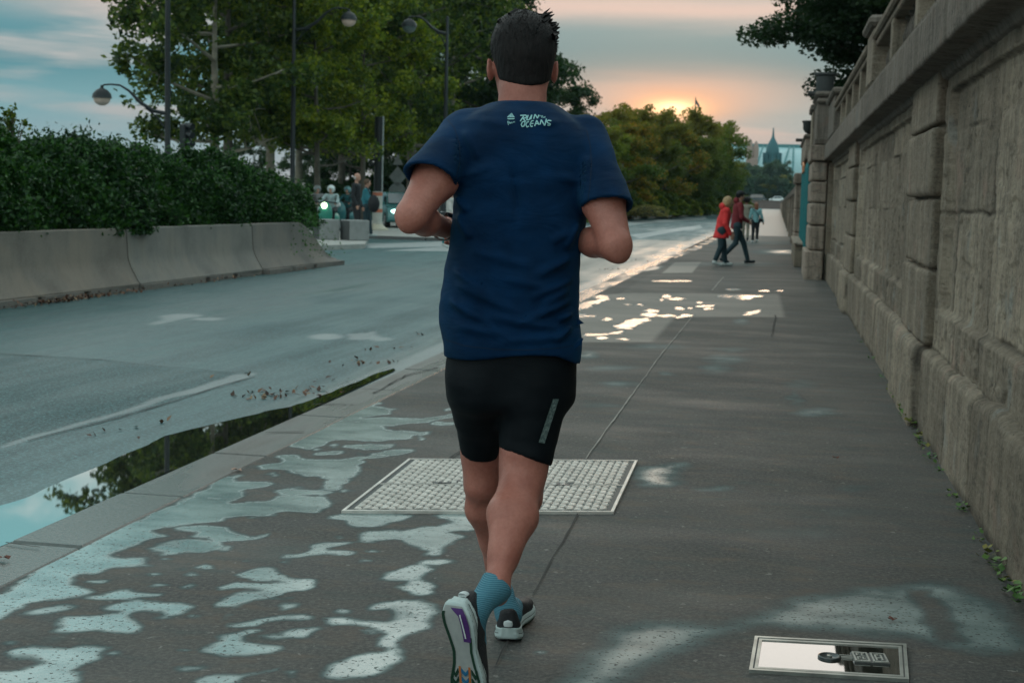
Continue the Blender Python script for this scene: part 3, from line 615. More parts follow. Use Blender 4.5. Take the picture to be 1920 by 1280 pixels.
meshnp('masonry', np.stack([Xg, Yg, Zg], -1).reshape(-1, 3), grid_faces(len(ysw), len(zs), True), ms, sw, True, {'tint': tn.ravel(), 'joint': jn_.ravel()})
# plinth
prof = np.array([(.0, -.06), (.0, .455), (.008, .475), (.022, .487), (.06, .497), (.10, .50)]); seg = np.hypot(*np.diff(prof, axis=0).T); L = np.r_[0, np.cumsum(seg)]
s = np.linspace(0, L[-1], 78); px_ = np.interp(s, L, prof[:, 0]); pz_ = np.interp(s, L, prof[:, 1])
Yg, S = np.meshgrid(ysw, np.arange(len(s)), indexing='ij'); Xp = WALLX+px_[S]; Zp = pz_[S].copy()
p3 = np.stack([Yg, Zp, Yg*0], -1); jw = .008*fbm(p3*[2., 3., 1], 21, 3)
js = joints(9, 1.2, 27, .95, 1.75); js = np.sort(np.r_[js[(np.abs(js[:, None]-np.array([8.75, 17.7])) > .35).all(1)], 8.75, 17.7]); k = np.searchsorted(js, Yg+jw)
dist = np.minimum(np.abs(Yg+jw-js[np.clip(k-1, 0, len(js)-1)]), np.abs(Yg+jw-js[np.clip(k, 0, len(js)-1)]))
topw = sstep(.40, .50, Zp); Xp += .022*groove(dist, .008+.0006*Yg)
for a, b in ((8.75, 10.4), (17.7, 19.5)): Xp -= .05*sstep(a-.012, a+.012, Yg)*sstep(b+.02, b-.02, Yg)
Xp += .0035*fbm(p3*[2.4, 2.4, 1], 22, 4)+.003*fbm(p3*[15, 15, 1], 23, 3)+topw*.010*np.abs(fbm(p3*[5, 1, 1], 24, 3))
Zp = Zp+topw*(.016*fbm(p3*[2.2, 0, 1], 25, 4)+(_h(k, k*0, k*0, 6)-.5)*.02)-topw*.012*groove(dist, .05)
meshnp('plinth', np.stack([Xp, Yg, Zp], -1).reshape(-1, 3), grid_faces(len(ysw), len(s), True), ms, sw, True, {'tint': (_h(k, k*0+3, k*0, 8)*.7+.05).ravel(), 'joint': np.clip(groove(dist, .014+.001*Yg)*(.8+.7*vnoise(p3*[1, 7, 1]))+.8*sstep(.06, .0, Zp)*sstep(-.3, .3, fbm(p3*[3, 1, 1], 2, 2)), 0, 1).ravel()})  # joint mask also darkens the lowest strip, broken up by noise
# pilaster blocks, chunky and eroded
def rough_block(name, x0, x1, y0, y1, z0, z1, ma, parent, r=.03, h=.014, seed=0, amp=1.):
    c = np.array([(x0+x1)/2, (y0+y1)/2, (z0+z1)/2]); hs = np.array([x1-x0, y1-y0, z1-z0])/2-r
    def f(p):
        q = np.abs(p-c)-hs; d = np.linalg.norm(np.maximum(q, 0), axis=1)+np.minimum(q.max(1), 0)-r
        return d+amp*(.010*vnoise(p*5+seed)+.006*vnoise(p*13+seed)+.003*vnoise(p*31+seed))
    V, Q = sdf_mesh(f, (x0-.05, y0-.05, z0-.05), (x1+.05, y1+.05, z1+.05), h)
    return meshnp(name, V, Q, ma, parent, True, {'tint': np.full(len(V), .25+.5*random.random())})
for pi, (a, b) in enumerate(PIL[:2]):
    for bi, (z0, z1, pr_) in enumerate(((.50, .935, .0), (.955, 1.355, .012), (1.375, 1.775, -.014), (1.795, 2.10, .004))):
        rough_block('pilaster_block', .868+pr_, 1.02, a, b, z0, z1, ms, sw, .018 if bi != 2 else .035, .013 if pi == 0 else .02, seed=pi*7+bi*3.3, amp=.55)
# cornice band, swept with noise
prof = np.array([(1.3, 2.03), (.94, 2.035), (.90, 2.05), (.885, 2.085), (.80, 2.095), (.757, 2.10), (.75, 2.115), (.75, 2.345), (.765, 2.37), (.80, 2.38), (1.5, 2.385)]); seg = np.hypot(*np.diff(prof, axis=0).T); L = np.r_[0, np.cumsum(seg)]
s = np.linspace(.3, L[-1], 110); ysc = ysw[::2]; Yg, S = np.meshgrid(ysc, np.arange(len(s)), indexing='ij'); Xc = np.interp(s, L, prof[:, 0])[S]; Zc = np.interp(s, L, prof[:, 1])[S]
p3 = np.stack([Yg, Zc, Xc], -1); js = joints(19, 1., 27, 1.3, 2.0); k = np.searchsorted(js, Yg); dist = np.abs(Yg-js[np.clip(k, 0, len(js)-1)])
Xc = Xc+.006*fbm(p3*[2.5, 5, 5], 51, 4)+.012*groove(dist, .012); Zc = Zc+.006*fbm(p3*[3, 3, 3], 52, 4)
meshnp('cornice', np.stack([Xc, Yg, Zc], -1).reshape(-1, 3), grid_faces(len(ysc), len(s), True), msd, sw, True, {'tint': (_h(k, k*0+9, k*0, 8)*.6+.2).ravel()})
# balustrade
def sbox(name, x0, x1, y0, y1, z0, z1, ma, parent, bev=.012, tint=.5):
    q = MB(); q.box(x0, x1, y0, y1, z0, z1, bev=bev); o = q.build(name, ma, parent); a = o.data.attributes.new('tint', 'FLOAT', 'POINT'); a.data.foreach_set('value', np.full(len(o.data.vertices), tint, np.float32)); return o
sbox('balustrade_sill', .79, 1.02, 2., 25.6, 2.382, 2.435, msd, sw)
for a, b in ((5.0, 13.45), (14.45, 22.6)):
    q = MB(); q.box(.765, 1.03, a, b, 2.80, 2.875, bev=.018); q.box(.80, .99, a, b, 2.745, 2.802, bev=.01); o = q.build('rail', ms, sw)
for y in [5.5, 7.45, 9.44, 11.52, 15.9, 17.5, 19.1, 20.7]: sbox('balustrade_pier', .80, .90, y-.1, y+.1, 2.43, 2.75, ms, sw)
bprof = [(.055, 0), (.055, .03), (.035, .045), (.06, .12), (.065, .16), (.04, .24), (.032, .27), (.05, .285), (.05, .315)]
y = 5.2
while y < 22.4:
    if not (13.3 < y < 14.6) and min(abs(y-k) for k in [5.5, 7.45, 9.44, 11.52, 15.9, 17.5, 19.1, 20.7]) > .2:
        q = MB(); q.lathe(bprof, (.93, y, 2.433), 10); q.build('baluster', msd, sw, True)
    y += .29
sbox('balustrade_pedestal', .78, 1.1, 13.5, 14.4, 2.43, 2.93, ms, sw, .02); sbox('balustrade_pedestal', .78, 1.1, 22.7, 25.4, 2.43, 3.02, msd, sw, .02)
sbox('pedestal_cap', .73, 1.15, 13.42, 14.48, 2.932, 3.03, msd, sw, .03); sbox('pedestal_cap', .73, 1.15, 22.6, 25.5, 3.022, 3.12, msd, sw, .03)
q = MB(); q.box(.95, 9, 1, 25.7, 2.39, 2.41); o = q.build('terrace', mat('earth')); tag(o, kind='structure')
# gateway: pillar, lintel, second pillar
gw = thing('gateway', 'banded stone gateway pillars beside the teal gate, at the far end of the panelled wall', 'gateway', (.65, 26, 0))
rough_block('pillar_base', .49, .81, 25.62, 28.4, -.03, .505, msb, gw, .025, .03, 1, .6)
for z0, z1 in ((.515, .945), (.96, 1.345), (1.36, 1.725), (1.74, 2.07)): rough_block('pillar_block', .545, .83, 25.8, 28.2, z0, z1, msb, gw, .035, .028, z0*9, .5)
sbox('back_pilaster', .84, .93, 25.72, 26., 0, 2.06, ms, gw)
sbox('pillar_cornice', .515, .85, 25.72, 28.3, 2.09, 2.36, msb, gw, .02, .3); sbox('attic', .60, .83, 26.0, 28., 2.362, 3.22, msd, gw, .02, .55)
sbox('attic_foot', .585, .86, 25.95, 28.05, 2.364, 2.50, msd, gw, .03, .15)
sbox('attic_cap', .575, .87, 25.9, 28.1, 3.10, 3.18, msd, gw, .03); sbox('attic_cap', .55, .84, 25.92, 28.12, 3.222, 3.31, msd, gw, .03)
sbox('attic_wing', .565, .63, 28.05, 29.4, 2.36, 3.10, ms, gw, .02, .6); sbox('attic_cap', .52, .70, 28., 29.5, 3.1, 3.22, msd, gw, .02)
sbox('lintel', .50, .80, 31, 36.5, 2.28, 2.72, msb, gw, .02, .3); sbox('lintel_cap', .46, .84, 30.9, 36.7, 2.722, 2.80, msd, gw, .03)
for z0, z1 in ((0, .6), (.61, 1.2), (1.21, 1.83)): sbox('pillar_block', .40, .70, 37.2, 39.0, z0, z1, msb, gw, .03, .5)
sbox('pillar_cornice', .36, .74, 37.1, 39.1, 1.84, 2.12, msb, gw, .03, .4)
def urn(loc, s, prof, label):
    u = thing('urn', label, 'urn', loc, group='urns on the gateway')
    q = MB(); q.lathe([(r*s, z*s) for r, z in prof], (loc[0], loc[1], loc[2]), 20); q.build('bowl', mat('dark_iron_stone', (.035, .04, .04), .6, bump=.4), u, True)
    q = MB(); q.box(loc[0]-.3*s, loc[0]+.3*s, loc[1]-.3*s, loc[1]+.3*s, loc[2]-.002, loc[2]+.05*s, bev=.01); q.build('foot', mat('dark_iron_stone'), u)
urn((.735, 26.9, 3.312), 1., [(.001, .0), (.15, .0), (.15, .05), (.16, .1), (.165, .33), (.205, .36), (.205, .395), (.17, .40), (.15, .36), (.001, .34)], 'dark tub-shaped urn on the nearer, taller gateway pillar')
urn((.63, 34.5, 2.802), 1., [(.001, 0), (.10, 0), (.08, .03), (.035, .08), (.035, .17), (.10, .21), (.145, .28), (.15, .42), (.18, .46), (.16, .48), (.13, .44), (.001, .42)], 'goblet-shaped urn on the farther, lower end of the gateway')
gt = thing('gate', 'tall teal painted gate between the gateway pillars, partly hidden by the near pillar', 'gate', (.6, 31, 0))
mtl = mat('teal_paint', (.008, .16, .17), .4, .1)
q = MB(); q.box(.555, .60, 28.6, 36.4, .48, 2.02, bev=.01); q.build('panel', mtl, gt)
for y in np.arange(28.7, 36.5, .32): q = MB(); q.tube([(.545, y, .46), (.545, y, 2.08)], .018, 6); q.lathe([(.03, 0), (.001, .12)], (.545, y, 2.07), 6); q.build('bar', mtl, gt)
q = MB(); q.box(.50, .53, 32, 34.4, 2.03, 2.17, bev=.02); q.tube([(.52, 32.2, 2.15), (.52, 33.2, 2.26), (.52, 34.2, 2.15)], .03, 6); q.build('crest', mat('copper_orange', (.55, .2, .08), .5, .3), gt)
st = thing('stone_step', 'low stone block in front of the teal gate', 'step', (.45, 33, 0)); sbox('block', .37, .56, 30.8, 37, -.01, .46, ms, st, .02); sbox('tread_slab', .345, .57, 30.7, 37.08, .462, .52, msb, st, .015, .8)
rough_block('end_wall', .90, 1.3, 25.72, 37.2, -.05, 2.36, ms, gw, .02, .05, 2, .6)
fw_ = thing('quay_wall', 'long low stone wall running on beyond the gateway into the distance', 'wall', (.6, 100, 0))
y = 39.1
while y < 400:
    n = y+11
    sbox('wall_bay', .52, .9, y, n-.6, -.02, 1.62, msb, fw_, .02, random.random()); sbox('wall_coping', .44, .95, y, n, 1.622, 1.86, msd, fw_, .03); sbox('wall_pier', .44, .9, n-.58, n, -.02, 1.618, msb, fw_, .02, random.random())
    y = n+.01
# weeds along the foot of the wall
rw = np.random.default_rng(4)
V = []; Fq = []
cl = [(y, s) for y, s in [(4.55, .6), (4.9, 1.2), (5.05, 1.), (5.35, 1.3), (5.45, .9), (5.8, .7), (6.3, 1.), (6.6, .7), (7.2, .7), (7.6, .9), (8.0, 1.), (8.3, 1.1), (8.75, 1.4), (8.95, 1.5), (9.2, 1.4), (9.5, 1.2), (9.9, 1.1), (10.4, .9), (11.2, .8), (12.5, .8), (14, .7), (4.2, .8)]]
for y, s in cl:
    for _ in range(int(16*s)):
        px_ = .845+abs(rw.normal(0, .012))*-1; c = np.array([px_+rw.normal(0, .012), y+rw.normal(0, .07*s), rw.uniform(0, .03*s)+.003])
        a = rw.uniform(0, 6.28); l = rw.uniform(.014, .036)*s; w = l*.4; t = np.array([math.cos(a), math.sin(a), rw.uniform(.1, 1.)]); t /= np.linalg.norm(t); n = np.cross(t, [0, 0, 1]); n /= np.linalg.norm(n)+1e-6
        k = len(V); V += [c, c+t*l*.5+n*w, c+t*l, c+t*l*.5-n*w]; Fq.append([k, k+1, k+2, k+3])
def weed_mat(N, b, tc):
    n = N.noise(tc, 2.2, 2); N.set(b.inputs['Base Color'], N.ramp(n, [(.35, (.05, .14, .04)), (.5, (.09, .17, .03)), (.6, (.20, .17, .03)), (.7, (.16, .07, .03))])); b.inputs['Roughness'].default_value = .7
o = meshnp('weeds', V, np.array(Fq), mat('weeds', build=weed_mat)); tag(o, 'small green and yellowing weeds growing along the foot of the stone wall', 'weeds', kind='stuff')
# dark line at the foot
# ================================================================== LEAVES AND TREES
def leaf_mat(name, c0, c1, c2=None, trans=.35, rough=.55):
    def f(N, b, tc):
        r = N.node('ShaderNodeAttribute', _attribute_name='rnd').outputs['Fac']; n = N.noise(tc, .55, 3)
        c = N.ramp(N.math('ADD', N.math('MULTIPLY', r, .5), N.math('MULTIPLY', n, .6)), [(.25, c0), (.55, c1), (.80, c2 or c1)])
        N.set(b.inputs['Base Color'], c); b.inputs['Roughness'].default_value = rough; b.inputs['Specular IOR Level'].default_value = .35
        t = N.node('ShaderNodeBsdfTranslucent'); N.set(t.inputs['Color'], N.mix(1., c, (1.6, 1.5, .7, 1), 'MULTIPLY'))
        ms_ = N.node('ShaderNodeMixShader', i0=trans); N.l.new(b.outputs[0], ms_.inputs[1]); N.l.new(t.outputs[0], ms_.inputs[2])
        N.l.new(ms_.outputs[0], N.n['Material Output'].inputs['Surface'])
    return mat(name, build=f)
def leaves(centers, size, rng, up=.3, aspect=.62):
    n = len(centers); t = rng.normal(size=(n, 3)); t[:, 2] -= .25; t /= np.linalg.norm(t, axis=1)[:, None]
    nn = rng.normal(size=(n, 3)); nn[:, 2] += up; b = np.cross(t, nn); b /= np.linalg.norm(b, axis=1)[:, None]+1e-9
    l = (size*rng.uniform(.6, 1.3, n))[:, None]; w = l*aspect
    c = centers; nr = np.cross(b, t)
    V = np.stack([c-t*l*.5, c+b*w*.5+nr*l*.08, c+t*l*.5, c-b*w*.5+nr*l*.08], 1).reshape(-1, 3)
    return V, np.arange(4*n).reshape(-1, 4)
BARK = mat('bark', (.085, .075, .06), .9, var=.45, vscale=3.5, bump=.6, bscale=12)
BARKP = mat('plane_bark', (.20, .18, .14), .85, var=.5, vscale=2.5, bump=.4, bscale=9)
def tree_meshes(seed, H, cb, R, nl, ls, ma_leaf, ma_bark, trunk_r=.18, dens=1., squash=1., gap=0., lobes=7, low=0.):
    """trunk + limbs mesh, crown mesh; origin at the foot"""
    rg = np.random.default_rng(seed); r = random.Random(seed); q = MB()
    lean = (r.uniform(-.4, .4), r.uniform(-.3, .3)); tp = [Vector((lean[0]*(t**1.5)*1.0, lean[1]*(t**1.5), H*.86*t)) for t in (0, .15, .35, .55, .75, 1)]
    q.tube(tp, [trunk_r*1.25, trunk_r, trunk_r*.85, trunk_r*.62, trunk_r*.38, .03], 9)
    cl = []
    nlimb = lobes*2+4
    for i in range(nlimb):
        t = cb/H*.8+(.92-cb/H*.8)*(i/(nlimb-1)); k = t/.86*5 if False else 0
        f = min(t/.86, .999); j = min(int(np.searchsorted([0, .15, .35, .55, .75, 1], f)-1), 4); tt = (f-[0, .15, .35, .55, .75, 1][j])/([0, .15, .35, .55, .75, 1][j+1]-[0, .15, .35, .55, .75, 1][j])
        base = tp[j].lerp(tp[j+1], tt); a = i*2.4+r.uniform(-.5, .5)
        rel = max(0., (base.z-cb)/(H-cb)); prof = math.sin(math.pi*min(1, max(.0, .16+rel*.80)))**.6
        ln = R*prof*r.uniform(.75, 1.12); el = r.uniform(.15, .75)
        e = base+Vector((math.cos(a)*ln, math.sin(a)*ln*squash, ln*el*.75)); mid = base.lerp(e, .5)+Vector((0, 0, -.06*ln))
        rr = trunk_r*(.5-.32*rel); q.tube([base, mid, e], [rr, rr*.6, .02], 6)
        for s in range(6):
            u = r.uniform(.35, 1.); p0 = base.lerp(mid, u*2) if u < .5 else mid.lerp(e, u*2-1)
            d = Vector((r.gauss(0, 1), r.gauss(0, 1), r.gauss(.15, .7))).normalized()*r.uniform(.35, .8)*R*.42; p1 = p0+d
            q.tube([p0, p0.lerp(p1, .55)+Vector((0, 0, .05)), p1], [rr*.35, rr*.2, .008], 4, cap=False); cl.append((p1, r.uniform(.6, 1.25))); cl.append((p0.lerp(p1, .5), r.uniform(.5, .9)))
        cl.append((e, r.uniform(.8, 1.2)))
    cl = [(c, s) for c, s in cl if c.z > cb-.5*low]
    P0 = np.array([tuple(c) for c, _ in cl]); S0 = np.array([s for _, s in cl])
    w = S0**2; idx = rg.choice(len(cl), nl, p=w/w.sum())
    off = rg.normal(size=(nl, 3)); off /= np.linalg.norm(off, axis=1)[:, None]; off *= (rg.random(nl)**.5)[:, None]
    c = P0[idx]+off*(S0[idx]*R*.20)[:, None]*np.array([1, 1, .75])
    if gap: c = c[vnoise(c*1.6/ max(R*.25, .6)+seed) > -gap*0+(-.45+gap)]
    V, Q = leaves(c, ls, rg)
    tm = q.build('trunk', ma_bark, None, True)
    cm = meshnp('crown', V, Q, ma_leaf, None, False, fattrs={'rnd': np.random.default_rng(seed).random(len(Q))})
    a, b = tm.data, cm.data; bpy.data.objects.remove(tm); bpy.data.objects.remove(cm); return a, b
def place_tree(meshes, loc, rz, s, name, label, group):
    t = thing(name, label, 'tree', loc, group); t.rotation_euler = (0, 0, rz); t.scale = (s, s, s) if not isinstance(s, tuple) else s
    for nm, me in (('trunk', meshes[0]), ('crown', meshes[1])):
        o = bpy.data.objects.new(nm, me); C.objects.link(o); o.parent = t
    return t
LG = leaf_mat('leaf_green', (.012, .034, .010), (.055, .095, .014), (.15, .18, .02), .45)
LD = leaf_mat('leaf_dark', (.010, .030, .014), (.020, .050, .018), (.035, .075, .02))
LB = leaf_mat('leaf_bright', (.025, .060, .010), (.085, .135, .014), (.20, .235, .022), .45)
LA = leaf_mat('leaf_sunset', (.050, .080, .012), (.12, .13, .018), (.28, .16, .02), .5)  # orange end of the ramp paints sunset glow into the leaves
LM = leaf_mat('leaf_mid', (.009, .028, .009), (.040, .080, .016), (.13, .175, .03), .45)
LF = leaf_mat('leaf_far', (.015, .050, .035), (.030, .070, .045), (.05, .085, .05))  # blue-green of distant haze mixed into the leaf colour
LBK = leaf_mat('leaf_bank', (.035, .060, .014), (.080, .110, .020), (.16, .15, .03), .5)
PL = [tree_meshes(11, 13.5, 4.0, 4.2, 36000, .24, LM, BARKP, .20, gap=.32), tree_meshes(12, 14., 4.4, 4.6, 34000, .24, LM, BARK, .20, gap=.30),
      tree_meshes(13, 8.6, 2.6, 2.4, 26000, .15, LB, BARK, .10, gap=.18), tree_meshes(14, 12., 3.2, 4.2, 30000, .24, LD, BARK, .18, gap=.18)]
BK = [tree_meshes(21, 7.2, 1.0, 2.9, 24000, .19, LBK, BARK, .16, low=1), tree_meshes(22, 6.6, .6, 2.6, 22000, .19, LA, BARK, .15, gap=.05, low=1), tree_meshes(23, 6.8, .8, 3., 24000, .20, LG, BARK, .15, low=1)]
FR = [tree_meshes(31, 14, 2.5, 6., 12000, .62, LF, BARK, .3, low=1), tree_meshes(32, 13, 2., 5.5, 12000, .62, LBK, BARK, .3, low=1)]
def at(px, D, z=-.1):
    p = P(px, 371, D); return (p[0], p[1], z)
G1 = 'trees behind the hedge and junction'
place_tree(PL[0], at(402, 47), .3, (.88, .88, .80), 'plane_tree', 'leafy plane tree with a pale trunk right beside the traffic light', G1)
place_tree(PL[1], at(428, 53), 1.9, .98, 'plane_tree', 'dark-crowned tree, second trunk from the left above the hedge', G1)
place_tree(PL[0], at(506, 60), 4.2, 1.0, 'plane_tree', 'tall plane tree over the middle of the hedge, next to a thin black lamp post', G1)
place_tree(PL[2], at(596, 50), 1., 1.12, 'young_tree', 'bright yellow-green young tree over the end of the hedge', G1)
place_tree(PL[2], at(680, 56), 2.2, 1.15, 'young_tree', 'bright green young tree straight above the bald man in black', G1)
place_tree(PL[1], at(640, 74), 3., 1.0, 'plane_tree', 'tall dark tree rising behind the two bright young trees', G1)
place_tree(PL[0], at(560, 82), .4, 1.1, 'plane_tree', 'tall tree far behind the bright young tree over the hedge end', G1)
place_tree(PL[1], at(770, 66), .7, 1.05, 'plane_tree', 'tall tree whose crown holds the second hooded street lamp', G1)
place_tree(PL[2], at(770, 70), .2, 1.3, 'young_tree', 'yellow-green tree behind the triangular road sign', G1)
place_tree(PL[0], at(845, 76), 2.6, 1.02, 'plane_tree', "tall tree immediately left of the runner's head", G1)
place_tree(PL[3], at(905, 80), 1.3, 1.12, 'plane_tree', "open-crowned tall tree mostly behind the runner's head", G1)
place_tree(PL[2], at(860, 86), 5.2, 1.35, 'young_tree', "bright green tree low down left of the runner's shoulder", G1)
place_tree(PL[3], at(1035, 92), 3.3, .74, 'broadleaf_tree', "sparse tree with glowing gaps beside the runner's right ear", G1)
for i, (px, D, k, s, lab) in enumerate([(455, 120, 3, .62, 'low dark tree seen through the trunks above the hedge middle'), (590, 125, 3, .7, 'shaded background tree behind the scooter riders'), (655, 98, 3, .85, 'shaded background tree behind the bald man'), (720, 105, 1, .8, 'shaded background tree behind the road sign'), (790, 100, 1, .85, "shaded background tree left of the runner's sleeve"), (880, 110, 1, .9, "shaded background tree hidden mostly by the runner's shoulder"), (960, 100, 1, .75, "shaded background tree behind the runner's neck")]):
    place_tree(PL[k], at(px, D, -2.0), i*1.3, s, 'background_tree', lab, 'shaded background trees')
# undergrowth that closes the space below the crowns
def mound_mesh(seed, n, ls, ma, sx=1., sy=1., sz=1.):
    rg = np.random.default_rng(seed); d = rg.normal(size=(n, 3)); d[:, 2] = np.abs(d[:, 2]); d /= np.linalg.norm(d, axis=1)[:, None]
    rr = 1+.22*vnoise(d*2.3+seed*3.1)+.12*vnoise(d*6+seed); rad = rr*(1-np.abs(rg.normal(0, .10, n)))
    c = d*rad[:, None]*np.array([sx, sy, sz]); V, Q = leaves(c, ls, rg)
    o = meshnp('foliage', V, Q, ma, fattrs={'rnd': rg.random(len(Q))}); me = o.data; bpy.data.objects.remove(o)
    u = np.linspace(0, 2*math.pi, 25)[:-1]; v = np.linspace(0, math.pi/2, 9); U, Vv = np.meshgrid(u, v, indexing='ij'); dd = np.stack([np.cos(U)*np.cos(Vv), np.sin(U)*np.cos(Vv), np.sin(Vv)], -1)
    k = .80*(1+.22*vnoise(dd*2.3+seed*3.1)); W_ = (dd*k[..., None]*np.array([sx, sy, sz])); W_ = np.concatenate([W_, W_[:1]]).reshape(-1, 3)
    o = meshnp('core', W_, grid_faces(25, 9), mat('foliage_core', (.010, .018, .008), .9)); m2 = o.data; bpy.data.objects.remove(o); return me, m2  # closed dark core: shade inside the bush put into its colour
def place_mound(ms_, loc, rz, s, name, label, group, cat='bush'):
    t = thing(name, label, cat, loc, group); t.rotation_euler = (0, 0, rz); t.scale = s
    for nm, me in (('foliage', ms_[0]), ('shade_core', ms_[1])): o = bpy.data.objects.new(nm, me); C.objects.link(o); o.parent = t  # second mesh is the dark core painted as inner shade
    return t
MU = [mound_mesh(3, 9000, .16, LD), mound_mesh(4, 9000, .15, LG), mound_mesh(6, 9000, .15, LBK)]
for i, (px, D, k, sx, sz, lab) in enumerate([(420, 70, 0, 4, 1.4, 'dark shrub mass low behind the hedge, left of the plane trunks'), (520, 72, 0, 4, 1.7, 'dark shrub mass between trunks above the hedge'), (600, 72, 0, 4.2, 2.0, 'dark shrub mass directly behind the scooters'), (690, 74, 0, 4.6, 2.3, 'dark shrub mass behind the traffic mast'), (770, 76, 0, 5, 3., 'dark shrub mass behind the road sign'), (850, 80, 1, 5, 3., "shrub mass behind the runner's left sleeve"), (940, 84, 0, 5, 2.8, "shrub mass hidden behind the runner's back"), (1030, 88, 1, 5, 2.8, "shrub mass behind the runner's right shoulder")]):
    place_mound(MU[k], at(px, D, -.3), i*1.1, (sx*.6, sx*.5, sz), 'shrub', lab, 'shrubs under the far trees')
# tree bank beyond the road on the right of the runner
G2 = 'trees on the bank above the far road wall'
bank = [(1085, 92, 0, 1.12, 'leftmost bank tree'), (1130, 98, 2, 1.10, 'second bank tree'), (1172, 104, 1, 1.13, 'glow-tinted bank tree under the start of the sunset glow'), (1205, 112, 0, 1.20, 'tall bank tree just left of the sun'), (1245, 120, 1, 1.27, 'glow-tinted bank tree directly under the bright sun'), (1280, 130, 0, 1.28, 'bank tree just right of the sun'), (1308, 142, 2, 1.15, 'bank tree where the skyline starts to fall'), (1324, 156, 0, 1.15, 'bank tree above the blonde woman in red'), (1338, 172, 2, 1.12, 'bank tree above the man in the cap'), (1350, 190, 0, 1.05, 'last rounded bank tree before the distant palace'), (1065, 110, 2, 1.0, 'bank tree mostly behind the shoulder'), (1150, 118, 1, 1.25, 'high bank tree at the back under orange cloud')]
for i, (px, D, k, s, lab) in enumerate(bank):
    s = s*.93*D/(100+.0*D)*(.92 if D < 120 else .84 if D < 150 else .74 if D < 165 else .56)
    place_tree(BK[k], at(px, D, .1), i*2.1, (s*1.1, s*1.1, s), 'bank_tree', lab+' on the embankment', G2)
for i, (px, D) in enumerate([(1075, 96), (1115, 99), (1150, 102), (1190, 107), (1230, 114), (1262, 122), (1292, 132), (1312, 144), (1332, 158), (1348, 176), (1362, 196)]):
    lab = ['bush low behind the runner', 'bush left of the dry pale shrub', 'bush above the start of the road wall', 'bush over the road wall near its middle', 'broad bush under the glow-tinted trees', 'bush below the sun glow', 'bush right of the sun glow along the wall', 'bush near the red coat', "bush behind the blonde woman's head", 'bush behind the man in the cap', 'farthest bush by the end of the road wall'][i]
    place_mound(MU[1 + i % 2], at(px, D-1.5, .3), i*1.7, (2.6*D/110, 2.*D/110, 1.7*D/115), 'bush', 'leafy '+lab, 'bushes along the road wall')
# far park trees beneath the palace
G3 = 'far park trees below the palace'
for i, (px, D, k, s) in enumerate([(1385, 440, 0, .85), (1412, 450, 0, .72), (1440, 455, 1, .66), (1468, 450, 0, .7), (1492, 455, 1, .72), (1400, 520, 0, 1.02), (1430, 540, 0, 1.1), (1458, 530, 0, 1.15), (1485, 520, 1, .98), (1366, 470, 0, .72)]):
    lab = ['front far tree left of the dark car', 'front far tree above the dark car', 'olive far tree above the afro-haired walker', 'front far tree above the woman in the pale jacket', 'olive far tree touching the gateway', 'back far tree below the statue tower', 'back far tree left of the dome', 'back far tree right of the dome', 'back far tree by the goblet urn', 'far tree half behind the bank trees', 'far tree almost hidden by the bank trees'][i]
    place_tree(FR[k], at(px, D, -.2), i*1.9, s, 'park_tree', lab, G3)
# distant trees on the left skyline above the hedge
G4 = 'distant trees above the hedge on the left'
for px, D, k, s, lab in [(35, 62, 2, .32, 'olive rounded distant tree above the left part of the hedge'), (100, 70, 1, .42, 'yellow-green distant tree crown above the hedge, left of the blue-green one'), (150, 75, 2, .40, 'small distant crown between the yellow-green and blue-green ones'), (200, 88, 0, .28, 'blue-green rounded distant tree left of the street lamp pole'), (290, 110, 1, .42, 'low pale distant tree behind the street lamp pole')]:
    place_tree((FR if k == 0 else BK)[0 if k == 0 else k-1 if k == 1 else 2], at(px, D, -.3 if k else -1.), px, (s*1.5, s*1.5, s) if k == 0 else (s*1.2, s*1.2, s), 'distant_tree', lab, G4)
# tree above the wall, top right
TR = tree_meshes(41, 8.2, 1.8, 4.3, 200000, .14, LD, BARK, .2, low=1, lobes=9)
place_tree(TR, (3.7, 32, 1.8), .8, (.92, .92, .68), 'overhanging_tree', 'dark fine-leaved tree hanging over the balustrade and gateway at top right', None)
place_tree(TR, (7.4, 25, 2.0), 2.8, 1., 'terrace_tree', 'dark tree on the terrace directly behind the balustrade', None)
